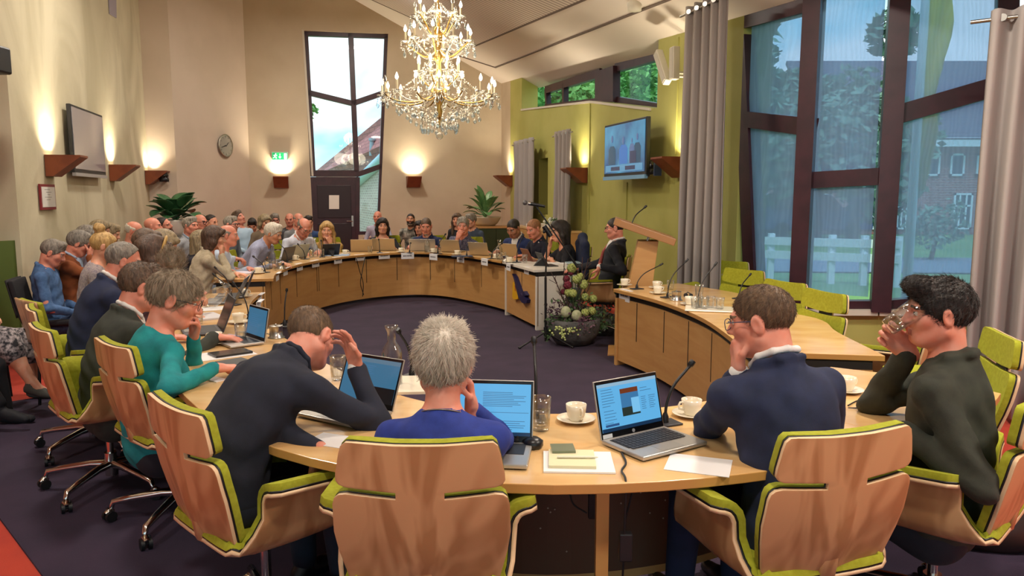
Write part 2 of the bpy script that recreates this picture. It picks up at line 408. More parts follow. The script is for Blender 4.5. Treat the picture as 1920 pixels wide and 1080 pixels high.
gm=MB(); beam(gm,cb-e1*9,cb,.035,.016,dn); beam(gm,cb,cb+e2*14,.035,.016,dn)
gb=on_ceil(929,126); g2=(on_ceil(1102,58)-gb).normalized(); g1_=(on_ceil(882,111)-gb).normalized()
beam(gm,gb,gb+g2*12,.03,.016,dn); beam(gm,gb,gb+g1_*8,.03,.016,dn)
struct('trim_8',gm,gro)
rf=MB(); h=lambda x:ceil_z(x,-5)
for x0,x1,z0,z1 in ((-12,8,0,.4),(-12,8,4.2,12),(-12,-9.6,.4,4.2),(-5.2,-4.6,.4,4.2),(-.4,.2,.4,4.2),(5.6,8,.4,4.2)): rf.box(x0,x1,-5.3,-5,z0,z1)
struct('wall_front_fill_openings',rf,plaster_p)  # large openings left in this unseen wall so sky light fills the room
# wall above left towards the roof
# ---------------------------------------------------------------- things on the walls
bronze=mat('sconce_copper','#8a4a2c',.42,.35,var=('#7a3f26',5,.4,.6))
bulbm=mat('lamp_glow','#fff0d0',.5,emit=14,ecol='#ffe2b0')
LIGHTS=[]
def sconce(p,d,n,label,w=.30,e=11):
    """p: point on wall (top edge, centre); d: along-wall dir, n: into the room"""
    t=thing('wall_sconce',label,'wall lamp',p,group='copper wedge wall lamps')
    d=Vector(d);n=Vector(n);u=Vector((0,0,1)); h=.24; ln=.36
    M=Matrix((d,n,u)).transposed()
    mb=MB(); w2=w/2
    pr=[(0,0),(ln,0),(ln,-.02),(.07,-h),(0,-h)]
    vs=[M@Vector((s*w2*(1 if y<.1 or z>-.1 else .9),y,z)) for s in (-1,1) for y,z in pr]
    k=5
    mb.add(vs,[(1,2,7,6),(2,3,8,7),(3,4,9,8),(0,1,2,3,4),(9,8,7,6,5),(4,0,5,9)])
    mb.build('shade',bronze,t,solid=.008)
    lb=MB(); lb.tube([M@Vector((-w2*.7,.09,-.035)),M@Vector((w2*.7,.09,-.035))],.018,8); lb.build('bulb',bulbm,t)
    ld=bpy.data.lights.new('sconce_light','AREA'); ld.shape='RECTANGLE'; ld.size=w*.8; ld.size_y=.06; ld.energy=e; ld.color=(1,.86,.62); ld.spread=math.radians(120)
    lo=bpy.data.objects.new('sconce_light',ld); link(lo,t); lo.location=M@Vector((0,.10,-.005)); lo.rotation_euler=(PI,0,math.atan2(d.y,d.x)); 
    return t
ldv=Vector((A1[0]-A0[0],A1[1]-A0[1],0)).normalized(); lin_=Vector((ldv.y,-ldv.x,0))
if lin_.x<0: lin_=-lin_
def lp(px,py): return hit(px,py,A0,A1)
for px,py,lb in ((90,291,'copper wedge wall lamp glowing left of the framed wall screen'),(208,309,'copper wedge wall lamp just right of the cream-wall screen'),(274,320,'copper wedge wall lamp above the small black dome camera in the left corner')):
    sconce(lp(px,py)+lin_*.01,ldv,lin_,lb,.30,15 if px<280 and px!=274 else 8)
for px,lb in ((527,'copper wedge wall lamp under the green exit sign'),(774,'copper wedge wall lamp on the cream wall right of the tall window')):
    p=bk(px,331); sconce(p-bout*.01,bdir,-bout,lb,.3,17)
for px,py,lb in ((958,329,'copper wedge wall lamp beside the far grey curtain at the corner'),(1096,315,'copper wedge wall lamp on the green wall left of the bright screen'),(1283,295,'copper wedge wall lamp half hidden by the long grey curtain')):
    sconce(rp(px,py)-rout*.01,-rdir,-rout,lb)
black=mat('black_plastic','#15151a',.45)
scr_off=mat('screen_dark','#8f8d95',.08,spec=.9,coat=.5)
# left screen
def screen(label,wallf,corners,nin,dirv,name,scrm,off=.10,tilt=0):
    (ax,ay),(bx,by),(cx_,cy_),(dx,dy)=corners  # tl,tr,br,bl
    tl,tr,br,bl=[(rpi(*c,off) if wallf is rp else lpi(*c,off,nin)) for c in corners]
    cen=(tl+tr+br+bl)/4; W=((tr-tl).length+(br-bl).length)/2; H=((tl-bl).length+(tr-br).length)/2
    t=thing(name,label,'television',cen)
    d=Vector(dirv); u=Vector((0,0,1)); 
    if tilt: u=(u*math.cos(tilt)+nin*math.sin(tilt)*-1).normalized()
    n=d.cross(u); n=n if n.dot(nin)>0 else -n
    M=Matrix((d,n,u)).transposed()
    return t,M,W,H
t,M,W,H=screen('dark wall-mounted screen on the cream left wall, reflecting the room',lp,((133,198),(192,214),(199,333),(139,322)),lin_,ldv,'wall_television',scr_off)
MB().box(-W/2,W/2,-.05,.0,-H/2,H/2,M=M).build('housing',black,t,bevel=.008)
MB().box(-W/2+.03,W/2-.03,.0,.004,-H/2+.06,H/2-.03,M=M).build('screen',scr_off,t)
MB().box(-W/2,W/2,-.03,.012,-H/2-.03,-H/2+.012,M=M).build('lower_bezel',mat('silver_plastic','#a9a8ad',.3,.4),t)
# right screen with a picture of seated people in blue light
scr_on=mat('screen_picture','#3d78b8',.2,emit=1.0)
nt=scr_on.node_tree; b=nt.nodes['Principled BSDF']; tc=nt.nodes.new('ShaderNodeTexCoord'); n1=nt.nodes.new('ShaderNodeTexNoise'); n1.inputs['Scale'].default_value=2.2; n1.inputs['Detail'].default_value=3
rp_=nt.nodes.new('ShaderNodeValToRGB'); rp_.color_ramp.elements[0].position=.3; rp_.color_ramp.elements[0].color=lin('#2b4a86'); rp_.color_ramp.elements[1].position=.7; rp_.color_ramp.elements[1].color=lin('#58b0da')
nt.links.new(tc.outputs['Object'],n1.inputs['Vector']); nt.links.new(n1.outputs['Fac'],rp_.inputs['Fac']); nt.links.new(rp_.outputs[0],b.inputs['Emission Color']); b.inputs['Base Color'].default_value=(.01,.01,.02,1); b.inputs['Emission Strength'].default_value=.62
def em(name,col,s): return mat(name,'#050505',.3,emit=s,ecol=col)
t,M,W,H=screen('bright wall-mounted screen showing a blue-lit picture, on the green wall',rp,((1133,236),(1212,218),(1211,331),(1133,336)),-rout,-rdir,'wall_television',scr_on,off=.3)
MB().box(-W/2,W/2,-.06,.0,-H/2,H/2,M=M).build('housing',black,t,bevel=.01)
sc=MB().box(-W/2+.03,W/2-.03,0,.006,-H/2+.07,H/2-.03,M=M).build('screen',scr_on,t)
MB().box(-W/2,W/2,-.03,.014,-H/2-.02,-H/2+.03,M=M).build('lower_bezel',mat('blue_bezel','#7fb0d8',.3,.3),t)
fg=MB()
for x,z,s,mi in ((0,.02,1.0,0),(-.32,.05,.8,1),(.28,.08,.9,1),(-.2,.0,.6,2)):
    fg.ball(M@Vector((x*W,.008,(z+.14)*H)),.05*H*1.4*s,10,6,2,M=M,sc=(.8,.06,1.1)); 
    fg.add([M@Vector((x*W+a*W,.0075,b_*H)) for a,b_ in ((-.1*s,-.25),(.1*s,-.25),(.1*s,.02),(.05*s,.09),(-.05*s,.09),(-.1*s,.02))],[(0,1,2,3,4,5)],mi)
fg.box(-W*.44,W*.44,.007,.009,-H*.38,-H*.26,3,M=M); fg.box(-W*.28,-W*.05,.009,.010,-H*.36,-H*.29,4,M=M); fg.box(W*.08,W*.3,.009,.010,-H*.36,-H*.29,4,M=M); fg.box(-W*.3,-W*.16,.009,.010,-H*.25,-H*.04,4,M=M)
fg.build('picture',[em('tv_a','#3f7fd0',.7),em('tv_b','#2f5f80',.5),em('tv_c','#6a86b8',.6),em('tv_d','#6fb4e0',.6),em('tv_e','#4a4a78',.4)],t)
MB().box(-.06,.06,-.3,-.06,-.1,.1,M=M).build('wall_bracket',black,t)
# dome camera with bracket right of the tv, and in the left corner, and black speaker in passage
def dome(p,d,n,label):
    t=thing('dome_camera',label,'camera',p); d=Vector(d);n=Vector(n)
    MB().ball((0,0,.06),.075,14,8).build('dome',mat('dome_black','#1a1716',.2),t)
    MB().lathe([(.0,-.05),(.08,-.05),(.085,0),(.06,.03)],14).build('housing',black,t)
    b=MB(); b.tube([Vector((0,0,-.03)),d*.2+Vector((0,0,-.03))],.022,8); b.build('bracket',black,t)
    b=MB(); b.slab([d*.2+Vector((0,0,-.07))-n*.05,d*.2+Vector((0,0,-.07))+n*.05,d*.2+Vector((0,0,.09))+n*.05,d*.2+Vector((0,0,.09))-n*.05],d,.02); b.build('wall_plate',mat('camera_plate','#2b3a5a',.4),t)
p=rpi(1219,320,.2); dome(p,rdir,-rout,'black dome camera on a bracket right of the bright screen')
p=hit(313,336,A1,A2)-Vector((-.15,.75,0)).normalized()*.2; dome(p,Vector((-.3,1,0)).normalized(),Vector((1,.3,0)),'small black dome camera in the left back corner')
# clock on angled wall
cp=hit(420,273,A2,A3); cd=Vector((A3[0]-A2[0],A3[1]-A2[1],0)).normalized(); cn=Vector((cd.y,-cd.x,0))
t=thing('wall_clock','round silver wall clock on the angled cream wall','clock',cp+cn*.02)
M=Matrix((cd,Vector((0,0,1)),cn)).transposed().to_4x4()
M3=M.to_3x3()
MB().lathe([(0,0),(.2,0),(.225,.012),(.23,.03),(.215,.035),(.2,.028)],32,M=M3).build('rim',steel,t)
MB().lathe([(.2,.026),(0,.0265)],32,M=M3).build('face',mat('clock_face','#b8b4ac',.25,.5),t)
hb=MB(); hb.slab([M3@Vector((-.006,-.02,.03)),M3@Vector((.006,-.02,.03)),M3@Vector((.085,.06,.03)),M3@Vector((.075,.068,.03))],cn,.003); hb.slab([M3@Vector((-.01,.01,.033)),M3@Vector((.0,-.01,.033)),M3@Vector((-.15,-.05,.033)),M3@Vector((-.152,-.04,.033))],cn,.003); hb.build('hand',black,t)
tk=MB()
for k in range(12):
    a=PI/6*k; tk.box(-.004,.004,.16,.19,.027,.029,M=M3@Matrix.Rotation(a,3,'Z'))
tk.build('hour_mark',black,t)
# exit sign
ex=bk(525,293)
t=thing('exit_sign','green running-man exit sign on the back wall above a wall lamp','exit sign',ex-bout*.03)
M=Matrix((bdir,-bout,Vector((0,0,1)))).transposed()
grn=mat('exit_green','#0f9a58',.4,emit=.9); wht=mat('exit_white','#e8fff0',.4,emit=1.3)
MB().box(-.17,.17,-.02,.02,-.09,.09,M=M).build('housing',mat('sign_white','#dfe6dc',.5),t)
MB().box(-.16,.16,.02,.024,-.075,.075,M=M).build('green_plate',grn,t)
f=MB()
f.box(.085,.145,.024,.027,-.06,.06,M=M)                                     # doorway
f.box(-.006,.008,.024,.027,-.01,.055,M=M); f.add([M@Vector(v) for v in ((-.03,.026,-.01),(.03,.026,-.01),(.0,.026,-.055))],[(0,1,2)])  # arrow
f.ball(M@Vector((-.085,.026,.045)),.014,8,5,M=M,sc=(1,.2,1))
for a,b_ in (((-.088,.03),(-.105,-.01)),((-.105,-.01),(-.075,-.03)),((-.075,-.03),(-.08,-.06)),((-.105,-.01),(-.14,-.045)),((-.09,.022),(-.06,.01)),((-.09,.022),(-.13,.012))):
    f.tube([M@Vector((a[0],.026,a[1])),M@Vector((b_[0],.026,b_[1]))],.007,6)
f.build('pictogram',wht,t)
# framed notice on left wall
c4=[lp(70,342),lp(98,348),lp(99,396),lp(73,391)]
t=thing('picture_frame','small red-edged framed notice on the left wall below a wall lamp','framed notice',sum(c4,Vector())/4+lin_*.01)
o=sum(c4,Vector())/4
W=(c4[1]-c4[0]).length; H=(c4[0]-c4[3]).length; M=Matrix((ldv,lin_,Vector((0,0,1)))).transposed()
MB().box(-W/2,W/2,0,.02,-H/2,H/2,M=M).build('frame',mat('frame_red','#7d1a28',.4),t)
MB().box(-W/2+.03,W/2-.02,.02,.023,-H/2+.03,H/2-.03,M=M).build('sheet',mat('sheet_white','#d9d6d0',.6),t)
f=MB()
for k in range(5): f.box(-W*.25+.1*W*(k%3),W*.1+.1*W*(k%2),.023,.0245,H*(.28-.1*k),H*(.3-.1*k),M=M)
f.build('printing',mat('grey_ink','#8b8a88',.7),t)
# column loudspeakers on the green pillar
spk=mat('speaker_white','#d9d4c6',.5)
for (a,b_),lb in ((((1240,98),(1258,155)),'tilted slim white loudspeaker on the green pillar'),(((1272,88),(1271,150)),'upright slim white loudspeaker on the green pillar')):
    p,q=rpi(*a,.2),rpi(*b_,.2)
    c=(p+q)/2; t=thing('column_loudspeaker',lb,'loudspeaker',c,group='slim white loudspeakers')
    mb=MB(); beam(mb,p-c,q-c,.1,.09,-rout); mb.build('housing',spk,t,bevel=.012)
    mb=MB(); beam(mb,(p-c)*.92,(q-c)*.92,.075,.006,-rout,off=.09); mb.build('grille',mat('speaker_grille','#c9c4b6',.7,bump=(300,.6,.004)),t)
    mb=MB(); mb.tube([(q-c)*.55,(q-c)*.55+rout*.1,(q-c)*.55+rout*.2],.018,8); mb.build('bracket',spk,t)
# dark speaker in the passage (top left)
p=at_y(-12,112,6.9); t=thing('hanging_loudspeaker','black loudspeaker hanging in the passage at far left','loudspeaker',p)
MB().box(-.1,.1,-.1,.1,-.12,.12).build('housing',black,t,bevel=.02); MB().box(-.03,.03,-.03,.03,.12,ZO-p.z+.02).build('mount',black,t)
# light on ceiling and vent
p=on_ceil(1190,4); t=thing('ceiling_spotlight','small white spotlight on the sloping ceiling','ceiling light',p)
MB().lathe([(.0,-.1),(.08,-.1),(.09,-.02),(.06,.02)],16).build('housing',spk,t)
p=on_ceil(938,163); t=thing('ceiling_sensor','small flat sensor box under the ceiling at the corner','sensor',p)
MB().box(-.1,.1,-.06,.06,-.06,.05,M=Matrix.Rotation(.26,3,'Z')).build('housing',spk,t,bevel=.01)
vm=MB(); a,b_,c_,d_=[lp(*q)+lin_*.005 for q in ((201,-20),(216,-14),(217,34),(204,26))]; vm.slab([a,b_,c_,d_],lin_,.01)
t=tag(vm.build('wall_vent',mat('vent_grey','#9a93a0',.6)),'narrow grey vent strip high on the left wall','vent')
# green half wall at the end of the left wall
gp=at_z(58,655,0)
t=tag(MB().prism([(A0[0]-.22,A0[1]-.05),(A0[0]-.1,A0[1]-.55),(A0[0]+.06,A0[1]-.5),(A0[0]-.05,A0[1]+.0)],0,[1.08,1.12,1.17,1.15]).build('half_wall',mat('panel_green','#4b5f1c',.7)),'dark green low wall panel at the end of the left wall','panel')
# ================================================================ OUTSIDE
grassm=mat('lawn_green','#5f8a52',.95,var=('#7aa05c',.6,.35,.65))
struct('ground_lawn',MB().poly([(-60,-30,-.12),(90,-30,-.12),(90,120,-.12),(-60,120,-.12)]),grassm)
asphalt=mat('asphalt','#7c8694',.9)
struct('road',MB().prism([(2,17.2),(40,14),(40,18),(2,21.5)],-.1,-.08),asphalt)
brick=mat('brick_red','#8a5a58',.85); 
def brickify(m,c1,c2,c3,sc):
    nt=m.node_tree; tc=nt.nodes.new('ShaderNodeTexCoord'); bt=nt.nodes.new('ShaderNodeTexBrick'); bt.inputs['Scale'].default_value=sc
    bt.inputs['Color1'].default_value=lin(c1); bt.inputs['Color2'].default_value=lin(c2); bt.inputs['Mortar'].default_value=lin(c3)
    mp=nt.nodes.new('ShaderNodeMapping'); mp.inputs['Rotation'].default_value=(PI/2,0,0)
    nt.links.new(tc.outputs['Object'],mp.inputs['Vector']); nt.links.new(mp.outputs[0],bt.inputs['Vector']); nt.links.new(bt.outputs['Color'],nt.nodes['Principled BSDF'].inputs['Base Color'])
brickify(brick,'#a5625c','#8e504e','#b9a79f',2.2)
brick2=mat('brick_grey','#a99a94',.85); brickify(brick2,'#b3a098','#a08c86','#d0c8c0',2.4)
tile=mat('roof_tiles','#a8706e',.8); brickify(tile,'#b47676','#a06468','#7c4c52',1.4)
tile2=mat('roof_slate','#5f5a6c',.8); brickify(tile2,'#625d70','#58536a','#46425a',1.6)
wpaint=mat('white_paint','#e4e8ea',.5)
dglass=mat('dark_glass','#3c4652',.15,spec=.6)
# house with the red tiled roof behind the tall window
t=thing('tiled_house','brick house with a red tiled roof seen through the tall back window','house',(0,0,0))
A,B,D_,C_=at_y(586,326,46),at_y(800,150,25),at_y(800,222,21),at_y(655,356,37)
MB().slab([A,B,D_,C_],(.2,1,-.6),.25).build('roof',tile,t)
g0=MB(); g0.tube([C_,D_],.22,8); g0.build('gutter',mat('gutter_blue','#9fc4d8',.5),t)
MB().slab([C_+Vector((0,.3,0)),D_+Vector((0,.3,0)),(D_.x,D_.y+.3,-.1),(C_.x,C_.y+.3,-.1)],(.3,1,0),.3).build('wall',brick2,t)
v0=at_y(697,292,29.5); v1=at_y(698,264,29.5)
ch=MB(); ch.tube([v0,v1],.10,10); ch.tube([v1,v1+Vector((0,0,.1))],.14,10); ch.build('vent_pipe',mat('vent_pipe','#8ea2b4',.4,.3),t)
# building across the street
t=thing('brick_building','two storey brick building with white framed windows across the lawn','building',(0,0,0))
Yb=34
def yb(px,py): return at_y(px,py,Yb)
pL,pR=yb(1545,300).x,yb(2050,300).x
zt=yb(1700,272).z
MB().box(pL,pR,Yb,Yb+8,-.1,zt).build('wall',brick,t)
MB().slab([(pL-.5,Yb-.5,zt+.1),(pR,Yb-.5,zt+.1),(pR,Yb+4,zt+4.2),(pL-.5,Yb+4,zt+4.2)],(0,-.7,.7),.2).build('roof',tile2,t)
MB().box(pL-.5,pR,Yb-.6,Yb-.3,zt-.1,zt+.3).build('gutter',wpaint,t)
def wind(x0,x1,z0,z1,nv,nh):
    f=MB(); w=.09
    f.box(x0,x1,Yb-.08,Yb,z0,z0+w); f.box(x0,x1,Yb-.08,Yb,z1-w,z1); f.box(x0,x0+w,Yb-.08,Yb,z0,z1); f.box(x1-w,x1,Yb-.08,Yb,z0,z1)
    for k in range(1,nv): xx=x0+(x1-x0)*k/nv; f.box(xx-.04,xx+.04,Yb-.07,Yb,z0,z1)
    for k in range(1,nh): zz=z0+(z1-z0)*(1-k*.35); f.box(x0,x1,Yb-.07,Yb,zz-.04,zz+.04)
    o=f.build('window',wpaint,t); MB().box(x0+.05,x1-.05,Yb-.03,Yb+.02,z0+.05,z1-.05).build('pane',dglass,o)
for a,b_ in ((1690,1712),(1733,1760),(1779,1806),(1828,1850),(1870,1895)): wind(yb(a,330).x,yb(b_,330).x,yb(1700,330).z,yb(1700,288).z,1,1)
for a,b_ in ((1600,1660),(1684,1712),(1790,1826),(1850,1880)): wind(yb(a,330).x,yb(b_,330).x,yb(1700,430).z,yb(1700,362).z,3,2)
MB().box(yb(1563,0).x,yb(1578,0).x,Yb-.1,Yb,yb(1570,372).z,yb(1570,361).z).build('wall_plate',wpaint,t)
# fence
t=thing('white_fence','low white rail fence on the lawn beyond the big window','fence',(0,0,0))
f0,f1=at_y(1395,455,15.5),at_y(1690,455,14.0)
for z0,z1 in ((.5,.62),(.22,.34)):
    mb=MB(); mb.slab([(f0.x,f0.y,z0+.12),(f1.x,f1.y,z0+.12),(f1.x,f1.y,z1+.16),(f0.x,f0.y,z1+.16)],(0,1,0),.05); mb.build('rail',wpaint,t)
for k in range(6):
    p=f0.lerp(f1,k/5); MB().box(p.x-.06,p.x+.06,p.y+.05,p.y+.15,-.12,.85).build('post',wpaint,t)
# van on the road
blue=mat('van_blue','#2d4fa8',.3,coat=.5)
t=thing('parked_van','dark blue van parked beyond the white fence','van',(at_y(1517,430,30.5).x,30.5,-.08))
vl=2.1
def prof(pts,y0,y1,m,name):
    mb=MB(); n=len(pts); mb.add([(x,y0,z) for x,z in pts]+[(x,y1,z) for x,z in pts],[tuple(range(n)),tuple(range(2*n-1,n-1,-1))]+[(i,n+i,n+(i+1)%n,(i+1)%n) for i in range(n)]); return mb.build(name,m,t,bevel=.06)
prof([(-vl,.35),(2.2,.35),(2.25,.8),(1.9,1.0),(1.1,1.1),(.5,1.75),(-2.0,1.8),(-2.15,1.0)],-.85,.85,blue,'body')
prof([(.95,1.1),(.5,1.66),(-1.8,1.7),(-1.9,1.15)],-.87,.87,dglass,'side_window')
for x in (-1.4,1.4):
    for y in (-.75,.75):
        mb=MB(); mb.tube([(x,y-.1,.33),(x,y+.1,.33)],.33,16); mb.build('wheel',black,t)
# flag poles
polem=mat('pole_white','#dfe9f2',.4)
def flag(px,y,lab,col,lx,ln,top,nm):
    t=thing('flagpole',lab,'flagpole',(at_y(px,450,y).x,y,-.12))
    mb=MB(); mb.tube([(0,0,0),(0,0,6.2)],[.06,.045],10); mb.build('pole',polem,t)
    P=[[(.06+lx*(j/6)*(.3+.7*(1-i/14)),.10*math.sin(i*.9+j*1.3)*j/6,top-ln*i/14) for j in range(7)] for i in range(15)]
    mb=MB(); mb.grid(P); mb.build('flag',mat(nm,col,.8),t,solid=.01)
flag(1424,9.0,'white flagpole with a limp purple flag outside the left window pane','#5a4aa8',-.3,1.6,4.6,'flag_purple')
flag(1706,9.5,'white flagpole with a limp yellow flag outside the right window pane','#d2c22e',.3,2.6,4.4,'flag_yellow')
# trees
leafm=mat('leaf_green','#7fb867',.7,var=('#55994f',.8,.35,.65)); barkm=mat('bark','#5c5048',.9)
def tree(x,y,h,r,seed,label,n=1500,ls=.3,flat=.8,zc=None,trunk=True,m=None):
    rr=random.Random(seed); t=thing('tree',label,'tree',(x,y,-.12),group='trees outside the windows')
    zc=h-r*flat if zc is None else zc
    blobs=[(rr.gauss(0,r*.45),rr.gauss(0,r*.45),zc+rr.gauss(0,r*.4*flat),r*rr.uniform(.35,.6)) for _ in range(14)]+[(0,0,zc,r*.6)]
    mb=MB()
    for _ in range(n):
        bx,by,bz,br=rr.choice(blobs); d=Vector((rr.gauss(0,1),rr.gauss(0,1),rr.gauss(0,1))).normalized()*br*rr.uniform(.6,1)
        c=Vector((bx,by,bz))+d; a=Vector((rr.gauss(0,1),rr.gauss(0,1),rr.gauss(0,.6))).normalized(); b_=a.cross(Vector((rr.gauss(0,1),rr.gauss(0,1),rr.gauss(0,1)))).normalized()
        s=ls*rr.uniform(.6,1.2); mb.add([c-a*s,c+b_*s*.5,c+a*s,c-b_*s*.5],[(0,1,2,3)])
    mb.build('foliage',m or leafm,t)
    if trunk:
        mb=MB(); mb.tube([(0,0,0),(.1,0,zc*.5),(0,.1,zc)],[r*.09,r*.07,r*.03],8); mb.build('trunk',barkm,t)
pt=at_y(1165,150,30); tree(pt.x,30,9.5,3.8,1,'round green tree filling the right clerestory pane',7000,.15)
pt=at_y(1060,160,34); tree(pt.x-.3,34,9.0,3.0,2,'spiky dark tree in the left clerestory pane',3000,.2)
pt=at_y(1250,150,36); tree(pt.x,36,10.5,4.0,3,'tall green tree at the right edge of the clerestory',5000,.2)
pt=at_y(572,262,24); tree(pt.x-.30,24,4.9,.62,4,'leafy branch tree at the left edge of the tall window',420,.13)
greyleaf=mat('leaf_dusk','#7c9a80',.8,var=('#678a78',.5,.35,.65))
for px,y,h,r,s,lb in ((1395,27,7.6,2.4,5,'dark tree behind the purple flag'),(1462,30,8.6,2.7,6,'dark broad tree behind the left window pane'),(1536,29,7.9,2.5,7,'dark tree crown at the middle of the big window'),(1606,28,7.0,2.4,8,'dark tree left of the brick building')):
    tree(at_y(px,300,y).x,y,h,r,s,lb,5200,.26,1.1,h*.52,m=greyleaf)
# bush before the building and brick pier outside the left of the window
pt=at_y(1748,440,20); 
tree(pt.x,20,1.9,.75,12,'grey green shrub in front of the brick building',600,.10,1.0,1.0,m=greyleaf)
pp=at_y(1398,400,9.6)
tag(MB().prism([(pp.x-.12,9.4),(pp.x+.16,9.4),(pp.x+.16,9.75),(pp.x-.12,9.75)],-.1,3.0).build('brick_pier',mat('brick_dark','#5f4a5c',.9)),'dark brick pier outside the left edge of the big window','pier')
# sheer roller blinds hanging inside the big window panes
sheer=bpy.data.materials.new('sheer_blind'); sheer.use_nodes=True; nt=sheer.node_tree; nt.nodes.clear()
o=nt.nodes.new('ShaderNodeOutputMaterial'); tr=nt.nodes.new('ShaderNodeBsdfTransparent'); tr.inputs['Color'].default_value=(.72,.86,1,1)
tl=nt.nodes.new('ShaderNodeBsdfTranslucent'); tl.inputs['Color'].default_value=(.34,.43,.55,1); df=nt.nodes.new('ShaderNodeBsdfDiffuse'); df.inputs['Color'].default_value=(.22,.27,.36,1)
a1=nt.nodes.new('ShaderNodeAddShader'); m1=nt.nodes.new('ShaderNodeMixShader')
tc=nt.nodes.new('ShaderNodeTexCoord'); wv=nt.nodes.new('ShaderNodeTexWave'); wv.inputs['Scale'].default_value=9; wv.inputs['Distortion'].default_value=14; wv.inputs['Detail'].default_value=2; wv.inputs['Detail Scale'].default_value=.6
mp=nt.nodes.new('ShaderNodeMapping'); mp.inputs['Scale'].default_value=(1,1,.25); mr=nt.nodes.new('ShaderNodeMapRange'); mr.inputs['To Min'].default_value=.37; mr.inputs['To Max'].default_value=.32
nt.links.new(tc.outputs['Object'],mp.inputs[0]); nt.links.new(mp.outputs[0],wv.inputs[0]); nt.links.new(wv.outputs['Fac'],mr.inputs[0]); nt.links.new(mr.outputs[0],m1.inputs[0])
nt.links.new(tl.outputs[0],a1.inputs[0]); nt.links.new(df.outputs[0],a1.inputs[1]); nt.links.new(tr.outputs[0],m1.inputs[1]); nt.links.new(a1.outputs[0],m1.inputs[2]); nt.links.new(m1.outputs[0],o.inputs[0])
MATS['sheer_blind']=sheer
for a,b_,n,lb,m0,m1_ in ((P1,P2,n1_,'left of three sheer blue-grey blinds, over the narrow pane by the long curtain',.1,.06),(P2,P3,n2_,'middle of three sheer blue-grey blinds, between the two thick mullions',.1,.1),(P3,P4,n3_,'right of three sheer blue-grey blinds, before the brick building',.1,.1)):
    d=Vector((b_[0]-a[0],b_[1]-a[1],0)); L=d.length; d/=L
    p=V3(a,.7)+d*m0+n*.03; q=V3(b_,.7)-d*m1_+n*.03; ct=(lambda z_:cz(z_)) if a is P1 else (lambda z_:4.4)
    t=tag(MB().slab([p,q,(q.x,q.y,ct(b_)-.12),(p.x,p.y,ct(a)-.12)],n,.004).build('sheer_blind',sheer),lb,'blind','sheer blinds of the big window')
# ================================================================ FURNITURE
maple=mat('maple','#c8995f',.4,var=('#bd8b52',(1.2,1.2,9),.35,.7),vdist=1.5)
maple_top=mat('maple_top','#dcb67f',.2,var=('#cfa268',(3,9,3),.35,.7),spec=.6)
maple_edge=mat('maple_edge','#c08d4e',.4)
white_lam=mat('white_laminate','#e3ddd2',.3)
dark=mat('dark_gap','#17110f',.8)
ply=mat('chair_plywood','#c79d6f',.36,var=('#a97d52',(3.4,3.4,.9),.44,.58),vdist=3.2,vdet=2,bump=((30,30,2),.03,.002))
ply_edge=mat('plywood_edge','#dcbb92',.5)
felt=mat('chair_green_felt','#8f9118',.95,var=('#9da026',60,.35,.7),bump=(420,.35,.002),sheen=.0)
chrome=mat('chrome','#d4cfc9',.16,1)
rubber=mat('rubber_black','#101012',.5)
brownp=mat('brown_perforated','#5c3a26',.6)
# ---------------------------------------------------------------- swivel armchair with split plywood back
def rnd(t,r,L):  # corner rounding: how far the side pulls in near the ends of a run of length L
    d=min(t,L-t)
    if d>=r: return 0
    return r-math.sqrt(max(0,r*r-(r-d)**2))
TH=math.radians(11)
def backP(x,s,off):
    sh=.10*max(0,abs(x)-.06)*(1 if s>.2 else s/.2)
    s2=s+sh*(1 if s<.47 else .6)
    y=-.215-math.sin(TH)*s2*1.0-.03*math.sin(min(1,s/.47)*PI)*.6+.42*x*x
    y+=-.016*math.exp(-(x/.05)**2-((s-.10)/.10)**2)
    z=.475+math.cos(TH)*s2
    nx=-.84*x; l=math.sqrt(1+nx*nx)
    return Vector((x+off*nx/l,y+off/l*math.cos(TH),z+off*math.sin(TH)))
NECK=[-.062,-.031,0,.031,.062]
def back_grid(off,grow=0.0,part='all'):
    rows=[]
    lo=[0,.012,.03,.07,.12,.18,.23,.27,.29,.302,.308]
    for s in lo:
        w=.195+.036*min(1,s/.16)-.004*max(0,(s-.16)/.15); w+=grow-rnd(s,.035,.308)
        rows.append((s,w,'l'))
    rows.append((.322,.062,'n'))
    up=[.330,.336,.348,.37,.40,.43,.455,.468,.474]
    for s in up:
        t=s-.330; w=.222-.024*t/.144+grow-rnd(t,.03,.144); rows.append((s,w,'u'))
    mb=MB(); allr=[]
    def row(s,w):
        xs=[-w,-w*.97,-.8*w,-.6*w,-.42*w]+NECK+[.42*w,.6*w,.8*w,.97*w,w]
        return [backP(x,s,off) for x in xs]
    L=[row(s,w) for s,w,k in rows if k=='l']; U=[row(s,w) for s,w,k in rows if k=='u']
    N=[L[-1][5:10],[backP(x,.319,off) for x in NECK],U[0][5:10]]
    if part!='u': mb.grid(L)
    if part=='all': mb.grid(N)
    if part!='l': mb.grid(U)
    return mb
